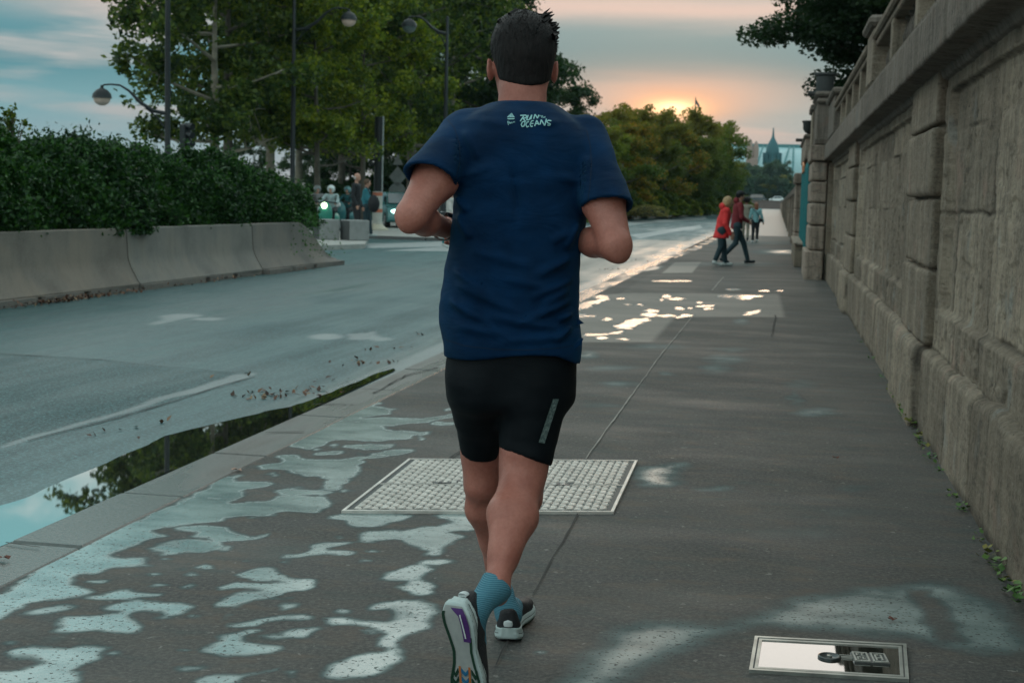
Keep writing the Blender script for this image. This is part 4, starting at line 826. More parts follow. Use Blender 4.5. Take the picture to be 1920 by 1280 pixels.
# ------------------------------------------------------------------ hedge shrubs on the barriers
LH = leaf_mat('leaf_hedge', (.003, .014, .005), (.010, .044, .010), (.035, .105, .018), .3, .5)
def hedge_mesh(seed, L, Wd, Ht, n, ls=.055):
    rg = np.random.default_rng(seed); s = rg.random(n); 
    # points on the top, road side and end faces of a lumpy loaf
    u = rg.uniform(0, 1, n); a = rg.uniform(.0, 1.0, n)*math.pi*.62
    y = (u-.5)*L; r_ = 1+.20*vnoise(np.c_[y*1.2, a*1.5, a*0+seed])+.15*vnoise(np.c_[y*4, a*4, a*0+seed])
    endf = np.sqrt(np.clip(1-np.abs(2*u-1)**6, 0.02, 1)); k = r_*(1.04-np.abs(rg.normal(0, .15, n)))*np.where(rg.random(n) < .07, rg.uniform(1., 1.2, n), 1.)
    x = np.cos(a)*Wd*.5*k*endf; z = np.maximum(np.sin(a), -.2)*Ht*k*(.75+.25*endf)
    x = np.where(a < 0, Wd*.5*k*endf, x)
    V, Q = leaves(np.c_[x, y, z], ls, rg, aspect=.5); o = meshnp('foliage', V, Q, LH, fattrs={'rnd': rg.random(len(Q))}); me = o.data; bpy.data.objects.remove(o)
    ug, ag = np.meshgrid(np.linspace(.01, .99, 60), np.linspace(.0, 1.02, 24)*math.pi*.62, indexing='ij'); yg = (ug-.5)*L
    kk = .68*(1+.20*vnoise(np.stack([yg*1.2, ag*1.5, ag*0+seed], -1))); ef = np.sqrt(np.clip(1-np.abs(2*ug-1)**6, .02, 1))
    o = meshnp('core', np.stack([np.where(ag < 0, Wd*.5*kk*ef, np.cos(ag)*Wd*.5*kk*ef), yg, np.maximum(np.sin(ag), -.2)*Ht*kk*(.75+.25*ef)], -1).reshape(-1, 3), grid_faces(60, 24), mat('hedge_core', (.004, .012, .005), .9)); m2 = o.data; bpy.data.objects.remove(o); return me, m2  # near-black core stands in for the shade inside the hedge
for i, (y0, y1, ht, sd, lab) in enumerate([(11.5, 17.2, 1.42, 1, 'dark green shrub at the left edge, highest above the concrete barriers'), (16.6, 20.9, 1.26, 2, 'dark green shrub over the joint of the left barriers'), (20.2, 24.6, 1.22, 3, 'dark green shrub over the middle barrier'), (23.8, 27.3, 1.08, 4, 'dark green shrub at the right end of the barriers, spilling over them')]):
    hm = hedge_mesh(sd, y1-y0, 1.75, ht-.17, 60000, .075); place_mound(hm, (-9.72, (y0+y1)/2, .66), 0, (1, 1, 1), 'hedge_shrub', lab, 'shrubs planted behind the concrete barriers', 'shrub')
# trailing sprig over the end of the barrier
rg = np.random.default_rng(8); pts = np.array([G(*p, .7) for p in [(572, 420)]])[0]
c = []
for _ in range(24):
    p = np.array([-8.72+rg.normal(0, .07), 25.7+rg.normal(0, .42), .95]); v = np.array([rg.normal(.015, .02), rg.normal(.02, .05), 0])
    for k in range(26): p = p+v*.3+np.array([rg.normal(0, .012), rg.normal(0, .012), -.022-.003*k*.3]); c.append(p+rg.normal(0, .035, 3))
V, Q = leaves(np.array([q for q in c if q[2] > .1]), .05, rg); o = meshnp('creeper', V, Q, leaf_mat('leaf_creeper', (.02, .07, .02), (.04, .13, .03), (.06, .18, .04)), fattrs={'rnd': rg.random(len(Q))}); tag(o, 'bright green trailing creeper hanging over the end of the right-hand barrier', 'creeper', kind='stuff')
# leafy twig top left above the hedge with a brown roof-like top behind
c = []; rg = np.random.default_rng(12)
q = MB(); ce = np.array(P(28, 235, 18))
for k in range(14):
    e = ce+RT*rg.normal(-.03, .12)+UP*rg.uniform(-.05, .24); q.tube([ce-UP*.5, (ce+e)/2-UP*.1, e], [.012, .008, .003], 4)
    for _ in range(12): c.append(e+rg.normal(0, .035, 3)-UP*rg.uniform(0, .06))
tw = thing('sapling', 'thin leafy sapling poking above the hedge at the left edge', 'sapling', tuple(ce-np.array([0, 0, 1.5]))); q.tube([ce-np.array([0, 0, 1.5]), ce-UP*.45], .014, 5); q.build('stem', BARK, tw)
V, Q = leaves(np.array(c), .07, rg); meshnp('foliage', V, Q, LG, tw, fattrs={'rnd': rg.random(len(Q))})
# ================================================================== THE RUNNER
RD = 3.85
def skin_mat(N, b, tc):
    n = N.noise(tc, 14, 4); c = N.ramp(n, [(.3, (.32, .112, .082)), (.7, (.46, .185, .138))])
    c = N.mix(N.mapr(N.noise(tc, 120, 2), .4, .7, 0, .25), c, (.25, .08, .055, 1))
    N.set(b.inputs['Base Color'], c); N.set(b.inputs['Roughness'], N.mapr(N.noise(tc, 9, 4), .35, .65, .38, .6)); b.inputs['Specular IOR Level'].default_value = .4
    b.inputs['Subsurface Weight'].default_value = .12; b.inputs['Subsurface Radius'].default_value = (.02, .008, .005); b.inputs['Subsurface Scale'].default_value = .5
    bn = N.node('ShaderNodeBump', Strength=.4, Distance=.004, Height=N.math('ADD', N.noise(tc, 110, 4, .7), N.math('MULTIPLY', N.noise(tc, 16, 3), 2.))); N.set(b.inputs['Normal'], bn)
SKIN = mat('skin', build=skin_mat)
def R_(px, py, d=0.): return np.array(P(px, py, RD+d))
ex = RT.copy(); ex[2] = 0; ex /= np.linalg.norm(ex); ey = np.array([-ex[1], ex[0], 0.]); ez = np.array([0, 0, 1.])
RM = np.array([ex, ey, ez])                         # rows: runner axes (right, ahead, up)
org = np.array(G(960, 1205)); 
def LB_(p): return (np.asarray(p)-org) @ RM.T       # world -> runner frame
def WB(p): return np.asarray(p) @ RM+org
def r_(px, py, d=0.): return LB_(R_(px, py, d))
# joints in runner frame
shL, elL, wrL = r_(872, 250, .02), r_(771, 405, -.16), r_(838, 429, .10)
shR, elR, wrR = r_(1098, 262, .02), r_(1155, 461, -.16), r_(1050, 443, .13)
hipL, knL, anL = r_(902, 700, .02), r_(908, 862, .19), r_(936, 1105, .40)
hipR, knR, anR = r_(1003, 700, .02), r_(981, 885, .0), r_(930, 1100, -.24)
pel = (hipL+hipR)/2+np.array([0, -.01, .06]); chest = r_(972, 330, .05); neck0 = r_(978, 210, .05); neck1 = r_(981, 150, .06); headc = r_(981, 97, .085)
TR_ROWS = [(186, 945, 1018, .05, .05), (200, 925, 1040, .075, .05), (214, 893, 1062, .098, .045), (230, 866, 1088, .115, .04), (255, 852, 1106, .125, .035), (290, 849, 1112, .128, .03), (340, 850, 1106, .128, .02), (400, 852, 1098, .125, .015), (450, 846, 1090, .122, .01), (500, 837, 1086, .122, .005), (550, 829, 1084, .125, .0), (600, 827, 1084, .13, .0), (640, 831, 1088, .135, .0), (690, 836, 1086, .135, .0)]
_rows = [(r_(l, y), r_(r, y), dep, cy) for y, l, r, dep, cy in TR_ROWS]
_z = np.array([(a[2]+b[2])/2 for a, b, _, _ in _rows]); _cx = np.array([(a[0]+b[0])/2 for a, b, _, _ in _rows]); _w = np.array([(b[0]-a[0])/2 for a, b, _, _ in _rows]); _dp = np.array([x[2] for x in _rows]); _cy = np.array([x[3] for x in _rows])+_rows[8][0][1]*0+r_(960, 450)[1]
_o = np.argsort(_z); _z, _cx, _w, _dp, _cy = _z[_o], _cx[_o], _w[_o], _dp[_o], _cy[_o]
def torso(p, grow=0., e=2.5, bot=None, top=None):
    z = p[:, 2]; cx = np.interp(z, _z, _cx); w = np.interp(z, _z, _w)+grow; dp = np.interp(z, _z, _dp)+grow; cy = np.interp(z, _z, _cy)
    x = np.abs(p[:, 0]-cx)/w; y = np.abs(p[:, 1]-cy)/dp
    k = (x**e+y**e)**(1/e); d = (k-1)*np.minimum(w, dp)*.95
    return d
def fold(p, c, dirv, L, Wd, amp, ph=0.):            # one soft cloth crease
    q = p-np.asarray(c); t = q @ np.asarray(dirv); s = np.sqrt(np.maximum((q**2).sum(1)-t*t, 0))
    return amp*np.exp(-(t/L)**2-(s/Wd)**2)
armL = lambda p, g=0.: np.minimum(np.minimum(cap(p, shL, shL*.4+elL*.6, .060+g, .060+g), cap(p, shL*.4+elL*.6, elL, .060+g, .044+g)), 9)
HAIR_C = r_(982, 88, .075)
def hand(side, wr, el):
    """fist lightly closed; returns list of chains"""
    d = (wr-el)/np.linalg.norm(wr-el); up = np.array([0, 0, 1.]); s = np.cross(d, up); s /= np.linalg.norm(s); u = np.cross(s, d)
    palm_s = s*(-1 if side == 'R' else 1)*-1       # palm faces the body
    ch = []; pc = wr+d*.055
    ch.append(('palm', pc, d, u, palm_s))
    for i, (o, L1, L2, L3) in enumerate(((.030, .034, .024, .017), (.011, .038, .027, .018), (-.009, .036, .025, .018), (-.027, .029, .020, .016))):
        k0 = wr+d*.088+u*o; k1 = k0+(d*.75+palm_s*.55)*L1; k2 = k1+(palm_s*.85-d*.40)*L2; k3 = k2+(-d*.8+palm_s*.10)*L3
        ch.append(('f', [wr+d*.05+u*o*.8, k0, k1, k2, k3], [.010, .0105, .0095, .0088, .0075]))
    t0 = wr+d*.03+u*.022; t1 = t0+(u*.55+d*.7+palm_s*.35)*.036; t2 = t1+(d*.75+palm_s*.7-u*.05)*.030; t3 = t2+(d*.35+palm_s*.7-u*.45)*.022
    ch.append(('f', [t0, t1, t2, t3], [.014, .0115, .0105, .008])); return ch
HL, HR = hand('L', wrL, elL), hand('R', wrR, elR)
def hand_sdf(p, H):
    d = None
    for c in H:
        if c[0] == 'palm':
            _, pc, dd, u, ps = c; Rm = np.array([dd, u, ps]); q = ell(p, pc, (.048, .040, .017), Rm)
        else: q = chain(p, c[1], c[2], .004)
        d = q if d is None else smin(d, q, .006)
    return d
headR = np.array([[.995, .10, 0], [-.10, .995, 0], [0, 0, 1]])  # slight turn of the head
def head_sdf(p):
    q = (p-headc) @ headR.T+headc
    d = ell(q, headc+np.array([0, .0, .006]), (.083, .096, .092))
    d = smin(d, ell(q, headc+np.array([0, .030, -.045]), (.062, .072, .085)), .03)         # face and jaw
    d = smin(d, ell(q, headc+np.array([0, .088, -.112]), (.024, .020, .020)), .02)         # chin
    d = smin(d, cap(q, headc+np.array([0, .098, -.005]), headc+np.array([0, .122, -.042]), .009, .015), .012)  # nose
    for s in (-1, 1):
        d = smin(d, ell(q, headc+np.array([s*.033, .092, .012]), (.026, .012, .010)), .010)        # brow
        d = smax(d, -ell(q, headc+np.array([s*.033, .112, -.012]), (.017, .016, .011)), .010)      # eye socket
        d = smin(d, ell(q, headc+np.array([s*.033, .091, -.012]), (.013, .013, .012)), .004)       # eyeball and lid
        d = smin(d, ell(q, headc+np.array([s*.052, .062, -.035]), (.022, .030, .022)), .015)       # cheek
    for s in (-1, 1): d = smin(d, cap(q, headc+np.array([s*.060, .005, -.045]), headc+np.array([s*.044, .004, -.105]), .022, .024), .015)
    d = smin(d, ell(q, headc+np.array([0, .107, -.072]), (.024, .009, .006)), .005); d = smin(d, ell(q, headc+np.array([0, .105, -.084]), (.020, .009, .006)), .005)
    return d
def ear_sdf(p, s):
    c = headc+np.array([s*.0915, .004, -.052]); c = headc+headR.T @ (c-headc)
    q = (p-c)
    Rm = np.array([[math.cos(.35), s*math.sin(.35), 0], [-s*math.sin(.35), math.cos(.35), 0], [0, 0, 1.]])
    q = q @ Rm.T; sh = q.copy(); sh[:, 0] -= s*.10*q[:, 2]
    d = ell(sh, (0, 0, 0), (.0085, .019, .034)); d = smax(d, -ell(sh, (s*.006, .003, .004), (.006, .012, .024)), .004)
    return d
def body(p):
    d = torso(p, -.020, 2.2); ztop = r_(972, 212)[2]; d = smax(d, p[:, 2]-ztop, .03)
    d = smax(d, -(p[:, 2]-pel[2]+.0), .03)
    d = smin(d, cap(p, neck0+np.array([0, 0, -.05]), neck1, .069, .065), .035)
    d = smin(d, cap(p, r_(915, 250, .04), r_(1040, 252, .04), .045, .045), .03)
    d = smin(d, head_sdf(p), .018)
    for s in (-1, 1): d = smin(d, ear_sdf(p, s), .006)
    # arms
    for sh, el, wr, H, sd in ((shL, elL, wrL, HL, -1), (shR, elR, wrR, HR, 1)):
        m = sh*.45+el*.55; a = cap(p, sh, m, .044, .057); a = smin(a, cap(p, m, el, .057, .041), .03); a = smin(a, cap(p, el, el+np.array([(-.006 if sd < 0 else .010), -.012, -.022]), .034, .022), .02)
        pass
        f1 = el*.62+wr*.38; fa = cap(p, el, f1, .040, .038); fa = smin(fa, cap(p, f1, wr, .038, .026), .02)
        a = smin(a, fa, .012); a = smin(a, hand_sdf(p, H), .010); d = smin(d, a, .014)
    # legs
    for hp, kn, an, side in ((hipL, knL, anL, -1), (hipR, knR, anR, 1)):
        l = cap(p, hp, kn*.9+hp*.1, .088, .064); l = smin(l, cap(p, kn+np.array([0, .0, .05]), kn+np.array([0, 0, -.07]), .058, .056), .03)
        ax = (an-kn)/np.linalg.norm(an-kn); bk = np.array([0, -1., 0])-ax*(-ax[1]); bk /= np.linalg.norm(bk); sd = np.cross(ax, bk)
        c1 = kn+ax*.155; c2 = kn+ax*.275
        l = smin(l, cap(p, kn, an, .050, .031), .02)
        for o_, rr in ((.028, .043), (-.026, .040)): l = smin(l, cap(p, kn+ax*.02+bk*.004+sd*o_*.4, c1+bk*.016+sd*o_*.75, .038, rr), .03); l = smin(l, cap(p, c1+bk*.016+sd*o_*.75, c2+bk*.008, rr, .026), .035)
        l = smin(l, cap(p, an+bk*.030, kn+ax*.27+bk*.016, .010, .012), .022)                # achilles
        for o_ in (-.022, .022): l = smin(l, cap(p, kn+bk*.038+sd*o_+np.array([0, 0, .05]), kn+bk*.030+sd*o_*1.1+np.array([0, 0, -.03]), .010, .008), .022)   # hamstring tendons
        d = smin(d, l, .03)
        ft = FT[side]; d = smin(d, cap(p, an, an+ft*.03, .033, .030), .02)
    return d
# shoe frames: toe axis T, sole normal Nn (points out of the sole), heel point on the sole
def frame(T, Nn):
    T = np.array(T, float); T /= np.linalg.norm(T); Nn = np.array(Nn, float); Nn -= T*(T @ Nn); Nn /= np.linalg.norm(Nn); return T, Nn, np.cross(T, Nn)
SHR = frame((.14, .12, -.98), (-.50, -.85, -.10)); SHL = frame((.17, .98, .02), (.06, .04, -1.))
FT = {1: SHR[0]*.7-SHR[1]*0, -1: SHL[0]*.7}
heelR = r_(852, 1131, -.36); heelL = r_(949, 1203, .33)
V, Q = sdf_mesh(lambda p: body(p), (-.42, -1.0, -.05), (.42, .60, 1.95), .0062); V = relax(V, Q, 2, .4)
run = meshnp('person', WB(V), Q, SKIN, None, True, loc=tuple(org)); 
tag(run, 'man jogging away in dark blue t-shirt, black shorts and running shoes, seen from behind', 'person')
# ---- hair
def hair_mat(N, b, tc):
    n = N.noise(N.scale(tc, (1, 1, .35)), 160, 3, .7); N.set(b.inputs['Base Color'], N.ramp(n, [(.35, (.004, .0035, .0035)), (.7, (.014, .011, .011))])); b.inputs['Roughness'].default_value = .6; b.inputs['Specular IOR Level'].default_value = .2
    bn = N.node('ShaderNodeBump', Strength=.7, Distance=.004, Height=n); N.set(b.inputs['Normal'], bn)
HM = mat('hair_black', build=hair_mat)
def hairf(p):
    q = (p-headc) @ headR.T+headc
    d = ell(q, headc+np.array([0, -.006, .014]), (.0915, .101, .0945)); d = smin(d, ell(q, headc+np.array([0, -.040, -.035]), (.066, .058, .080)), .03)
    nk = cap(q, neck1+np.array([0, 0, -.06]), neck1+np.array([0, 0, .06]), .0715, .073); d = smin(d, smax(nk, q[:, 1]-(headc[1]-.005), .02), .02)
    d = smin(d, ell(q, headc+np.array([0, .035, .068]), (.068, .062, .040)), .03)
    d = smax(d, -(head_sdf(p)+.006), .004)
    # hairline: nape cut and temples
    y = q[:, 1]-headc[1]; z = q[:, 2]-headc[2]; x = np.abs(q[:, 0]-headc[0])
    nape = -.102+4.2*x*x+.6*np.maximum(y+.04, 0); d = smax(d, nape-z, .008)
    d = smax(d, -(z-.02)+(y-.015)*1.6-.02, .01); d = np.maximum(d, (y-.070)*.8)
    return d-.0009*vnoise(p*[120, 120, 40])-.0009*vnoise(p*[230, 230, 60])
V, Q = sdf_mesh(hairf, headc-.17, headc+.17, .0038); hair = meshnp('hair', WB(V), Q, HM, run, True)
q = MB(); rh = random.Random(2)
def spike(b, e, r0, mid=.35):
    b, e = np.array(b), np.array(e); m = b*.5+e*.5+ez*.004*rh.uniform(-1, 2); q.tube([WB(b), WB(m), WB(e)], [r0, r0*.65, .0006], 5, cap=False)
for (bx, by), (tx, ty) in [((1008,38),(1036,24)),((1013,36),(1030,23)),((1018,40),(1039,29)),((1010,42),(1033,31)),((1022,44),(1036,38)),((1030,52),(1049,53)),((1034,56),(1047,48)),((1036,62),(1049,60)),((1026,48),(1043,44)),((1040,72),(1047,74)),((990,28),(1006,25)),((1000,32),(1016,28)),((1015,34),(1027,28)),((1036,84),(1048,83)),((1038,68),(1046,66)),((975,25),(992,23)),((940,38),(932,40)),((962,26),(976,22)),((985,26),(1001,26))]:
    for k in range(3): j = lambda s: rh.gauss(0, s); spike(r_(bx+j(2)-2, by+j(2)+3, .06+j(.02)), r_(tx+j(1.5)+1, ty+j(1.5)-2, .07+j(.02)), .0058)
for k in range(5000):                                # short hairs standing off the outline
    v = np.array([rh.gauss(0, 1), rh.gauss(-.6, .9), rh.gauss(.35, .7)]); v /= np.linalg.norm(v); 
    if v[2] < -.75 and abs(v[0]) > .5: continue
    b = headc+np.array([0, -.006, .014])+v*np.array([.090, .0995, .093]); b = headc+headR.T @ (b-headc)
    if v[2] < -.35 or (v[1] > .3 and v[2] < .4): continue
    e = b+v*rh.uniform(.002, .008)+np.array([rh.gauss(0, .004), rh.gauss(0, .004), rh.gauss(-.004, .005)]); q.add([WB(b+ex*0+np.array([.0007, 0, 0])), WB(b-np.array([.0007, 0, 0])), WB(e)], [[0, 1, 2]])
q.build('hair_strands', HM, hair)
# ---- shirt
def shirt_mat(N, b, tc):
    n = N.noise(tc, 7, 5); w = N.node('ShaderNodeTexWave', Scale=260., Distortion=.5); N.l.new(tc, w.inputs['Vector'])
    N.set(b.inputs['Base Color'], N.ramp(n, [(.35, (.0005, .016, .050)), (.7, (.0012, .032, .098))])); b.inputs['Roughness'].default_value = .7; b.inputs['Specular IOR Level'].default_value = .12
    b.inputs['Sheen Weight'].default_value = .06; b.inputs['Sheen Tint'].default_value = (.15, .7, .85, 1); b.inputs['Sheen Roughness'].default_value = .35
    fl = N.noise(N.scale(tc, (1, 1, 2.2)), 6, 4, .5, .6)
    bn = N.node('ShaderNodeBump', Strength=.7, Distance=.02, Height=N.math('ADD', N.math('MULTIPLY', fl, 1.), N.math('MULTIPLY', w.outputs['Fac'], .04))); N.set(b.inputs['Normal'], bn)
SHM = mat('blue_jersey', build=shirt_mat)
hemL, hemR = r_(806, 334, -.12), r_(1138, 388, -.11)
zh = r_(960, 664)[2]; zc = r_(960, 184)[2]
FOLDS = []
rf = random.Random(11)
def addf(x0, y0, x1, y1, amp, w=.012):
    a, b = r_(x0, y0, -.10), r_(x1, y1, -.10); FOLDS.append((a, b, amp, w))
for f in [(846,505,930,560,.007),(850,530,980,590,.006),(1085,520,990,560,.006),(1082,560,960,610,.006),(836,560,900,600,.006),(880,470,1000,500,.004),(1080,480,1000,520,.005),(905,590,1050,615,.005),(850,610,960,630,.004),(1092,410,1060,470,.006),(852,395,880,450,.006),(853,260,850,345,.007),(1100,290,1095,390,.008),(1090,600,1040,640,.005),(866,240,900,300,.004),(900,225,960,240,.003),(1050,225,1000,240,.003),(960,300,975,420,-.004),(1080,430,1030,455,.004),(1075,540,1010,575,.005),(860,560,930,620,.004),(940,520,1030,540,.004),(930,640,1060,630,.004),(1085,585,1045,600,.006),(845,360,875,400,.005),(870,330,930,310,.003),(1085,340,1040,330,.003)]: addf(*f)
def creases(p):
    d = np.zeros(len(p))
    for a, b, amp, w in FOLDS:
        ab = b-a; t = np.clip(((p-a) @ ab)/(ab @ ab), -.1, 1.1); q = p-a-t[:, None]*ab; q = q*[1, .35, 1]; s = (q**2).sum(1); tt = 4*t*(1-t)
        d -= amp*3.8*np.clip(tt, 0, 1)*np.exp(-s/(w*.85)**2)
    return d
def shirtf(p, inner=False):
    g = .0 if not inner else -.006
    g2 = g; g = g if not inner else -.016; t = torso(p, .004+g, 2.6); t = smax(t, -(p[:, 2]-(zh+.010*np.sin(p[:, 0]*14+1)-.018*np.clip((p[:, 0]-.10)/.05, 0, 1)))-(.03 if inner else 0), .004)
    dsh = chain(p, [r_(854, 249, .02), r_(935, 231, .045), r_(1018, 232, .045), r_(1099, 272, .03)], [.041+g, .052+g, .052+g, .043+g], .02); t = smin(t, dsh, .035)
    for sh, el, hm, rr in ((shL, elL, hemL, .070), (shR, elR, hemR, .069)):
        g = g2; ax = (hm-sh); L = np.linalg.norm(ax); ax /= L; s = cap(p, sh-ax*.01, hm+ax*.03, .060+g, rr+g)
        cutn = ax*.62+np.array([0, 0, -.38])+np.array([(.10 if sh[0] < 0 else -.10), 0, 0]); cutn /= np.linalg.norm(cutn); s = smax(s, ((p-hm) @ cutn)-(.04 if inner else 0), .003); t = smin(t, s, .022)
    zt = zc-.012+.10*np.maximum(p[:, 1]-neck0[1]+.03, -.02)*-1.0; t = smax(t, p[:, 2]-zt-(.03 if inner else 0), .004)
    t = t+creases(p)
    if not inner: t = t-.0028*vnoise(p*[9, 9, 20])-.0014*vnoise(p*[22, 22, 48])
    return t
def shirt_all(p):
    o_ = shirtf(p); i_ = shirtf(p, True); d = np.maximum(o_, -i_)
    d = np.minimum(d, np.maximum(np.abs(i_+.001)-.004, o_))
    # side vent flap at the right hem
    return d
V, Q = sdf_mesh(shirt_all, (-.42, -.85, zh-.06), (.42, .20, zc+.06), .0058); V = relax(V, Q, 1, .35)
shirt = meshnp('t_shirt', WB(V), Q, SHM, run, True)
for pl in ([(1076,590,-.02),(1095,606,-.05),(1078,610,-.04)], [(1082,632,-.03),(1094,634,-.06),(1090,645,-.06),(1076,655,-.06),(1066,650,-.05)]):
    q = MB(); a = [R_(*x) for x in pl]; n = len(a); b2 = [x+ey*.003 for x in a]; q.add(a+b2, [list(range(n)), list(range(2*n-1, n-1, -1))]+[[i, (i+1) % n, n+(i+1) % n, n+i] for i in range(n)]); q.build('hem_flap', SHM, shirt)
# collar ribbing
bvh = BVHTree.FromObject(shirt, bpy.context.evaluated_depsgraph_get())
q = MB(); pts = []
for k in range(25):
    a = math.pi*2*k/24; c = WB(np.array([r_(981, 190)[0]+.070*math.cos(a), neck0[1]+.004+.062*math.sin(a), zc-.013-.030*max(0, math.sin(a))-.0])); pts.append(c)
q.tube(pts, .0065, 8, cap=False); q.build('collar', SHM, shirt, True)
# printed lettering on the upper back, laid on the cloth
off_s = Vector(shirt.matrix_world.translation); sm = shirt.data; vs = [v.co+wloc(shirt) for v in sm.vertices]; bv = BVHTree.FromPolygons(vs, [p.vertices[:] for p in sm.polygons])
def onto(px, py):
    o_ = Vector(CP.tolist()); d = Vector((P(px, py, 1.)-CP).tolist()).normalized(); h = bv.ray_cast(o_, d); 
    return np.array(h[0])-np.array(d)*.0036 if h[0] is not None else None
def strokes(lines, w, name, ma):
    q = MB()
    for ln in lines:
        P2 = []
        for a, b in zip(ln[:-1], ln[1:]):
            n = max(1, int(math.hypot(b[0]-a[0], b[1]-a[1])/1.0)); P2 += [(a[0]+(b[0]-a[0])*t/n, a[1]+(b[1]-a[1])*t/n) for t in range(n)]
        P2.append(ln[-1]); V = []
        for i, c in enumerate(P2):
            t = np.array(P2[min(i+1, len(P2)-1)])-np.array(P2[max(i-1, 0)]); t = t/np.linalg.norm(t); nn = np.array([-t[1], t[0]])*w/2
            V += [onto(c[0]-nn[0], c[1]-nn[1]), onto(c[0]+nn[0], c[1]+nn[1])]
        if any(v is None for v in V): continue
        q.add(V, [[2*i, 2*i+1, 2*i+3, 2*i+2] for i in range(len(P2)-1)])
    return q.build(name, ma, shirt)
PR = mat('print_mint', (.23, .46, .47), .6); zt = lambda L: [[(920+u/13.714, 190+v/13.714) for u, v in l] for l in L]
strokes(zt([[(760,365),(900,360),(935,395),(900,430),(820,440)],[(850,380),(760,515)],[(830,440),(905,525)],
 [(965,355),(925,480),(985,480),(1060,350)],[(1060,350),(1030,470)],[(1140,335),(1105,455)],[(1140,335),(1205,440)],[(1205,440),(1240,350)]]), 2.2, 'lettering_run', PR)
strokes(zt([[(820,525),(785,600),(810,655),(855,640),(885,560),(865,520),(820,525)],[(985,525),(935,540),(905,610),(935,665),(985,640)],[(1105,495),(1050,510),(1015,590),(1040,655),(1085,640)],[(1040,580),(1100,570)],
 [(1130,640),(1185,490)],[(1185,490),(1245,610)],[(1150,580),(1220,575)],[(1270,600),(1300,475)],[(1300,475),(1390,630)],[(1390,630),(1435,450)],[(1560,505),(1490,490),(1440,520),(1470,560),(1535,585),(1520,620),(1460,615)]]), 2.2, 'lettering_oceans', PR)
strokes(zt([[(1262,368),(1285,362)],[(1268,365),(1264,395)],[(1264,380),(1280,378)],[(1300,375),(1296,395),(1310,392),(1312,372),(1300,375)],[(1330,368),(1326,392)],[(1330,368),(1345,372),(1330,380),(1345,394)],[(1300,408),(1330,404)],[(1315,406),(1310,436)],[(1345,400),(1340,434)],[(1368,398),(1362,432)],[(1343,416),(1366,414)],[(1412,392),(1388,396),(1384,428),(1408,424)],[(1386,410),(1404,408)]]), .7, 'lettering_for_the', PR)
strokes(zt([[(455,375),(500,370)],[(462,392),(480,350)],[(492,395),(505,325),(515,330)],[(520,400),(512,345)],[(535,305),(600,400)],[(520,320),(580,405)],[(500,340),(555,405)],[(470,365),(525,405)],[(435,390),(480,408)],[(425,408),(618,408)],[(430,448),(618,446)],[(440,460),(600,458)]]), 1.1, 'three_bar_emblem', PR)
strokes(zt([[(432,515),(458,615)],[(440,515),(475,520),(470,550),(450,555)],[(490,540),(485,580)],[(490,540),(515,575)],[(525,530),(525,575)],[(540,535),(565,565)],[(580,520),(590,555)],[(605,515),(625,550)]]), 1.0, 'partner_emblem', PR)
SEAM = mat('seam_navy', (.0006, .010, .028), .8)
for ln in ([(838,224),(852,240),(861,268),(863,300),(855,335)], [(1100,244),(1107,275),(1109,310),(1106,350),(1101,385)], [(834,636),(870,648),(930,655),(990,656),(1040,653),(1074,648)], [(1102,384),(1125,378),(1150,371),(1172,362)], [(774,312),(795,313),(820,324),(840,340)]):
    strokes([ln], .9, 'seam', SEAM)
# ---- shorts
def shorts_mat(N, b, tc):
    n = N.noise(tc, 9, 4); N.set(b.inputs['Base Color'], N.ramp(n, [(.3, (.002, .004, .006)), (.7, (.006, .009, .012))])); b.inputs['Roughness'].default_value = .6; b.inputs['Specular IOR Level'].default_value = .12
    bn = N.node('ShaderNodeBump', Strength=.3, Distance=.006, Height=N.noise(N.scale(tc, (1, 1, 3)), 11, 4)); N.set(b.inputs['Normal'], bn)
SHO = mat('black_lycra', build=shorts_mat)
kL, kR = r_(904, 844, .16), r_(986, 858, .0)
def shortsf(p):
    d = torso(p, -.006, 2.4); d = smax(d, p[:, 2]-(zh+.10), .01); d = smax(d, -(p[:, 2]-r_(960, 775)[2]), .05)
    for hp, k, r0, r1, cx in ((hipL, kL, .094, .055, -1), (hipR, kR, .100, .068, 1)):
        ax = (k-hp)/np.linalg.norm(k-hp); l = cap(p, hp, k+ax*.05, r0, r1); l = smin(l, cap(p, hp+np.array([0, -.030, -.03]), hp*.5+k*.5+np.array([0, -.012, 0]), .082, .066), .03)
        cut = (ax+np.array([.0 if cx < 0 else -.22, 0, 0])); cut /= np.linalg.norm(cut); l = smax(l, (p-k) @ cut, .004); d = smin(d, l, .022)
    return d-.0012*vnoise(p*[18, 18, 40])
V, Q = sdf_mesh(shortsf, (-.30, -.75, r_(960, 905)[2]), (.32, .30, zh+.14), .006); V = relax(V, Q, 1, .4); shorts = meshnp('shorts', WB(V), Q, SHO, run, True)
bv = BVHTree.FromPolygons([v.co+wloc(shorts) for v in shorts.data.vertices], [p.vertices[:] for p in shorts.data.polygons])
q = MB(); V = []; 
for i in range(15):
    t = i/14; l = (1037+(1010-1037)*t, 748+(829-748)*t); r = (1048+(1021-1048)*t, 748+(831-748)*t); V += [onto(*l), onto(*r)]
if all(v is not None for v in V): q.add(V, [[2*i, 2*i+1, 2*i+3, 2*i+2] for i in range(14)])
def refl(N, b, tc): n = N.noise(tc, 120, 3, .7); N.set(b.inputs['Base Color'], N.ramp(n, [(.45, (.07, .11, .11)), (.6, (.20, .26, .25))])); b.inputs['Roughness'].default_value = .4
q.build('reflective_stripe', mat('reflective', build=refl), shorts)
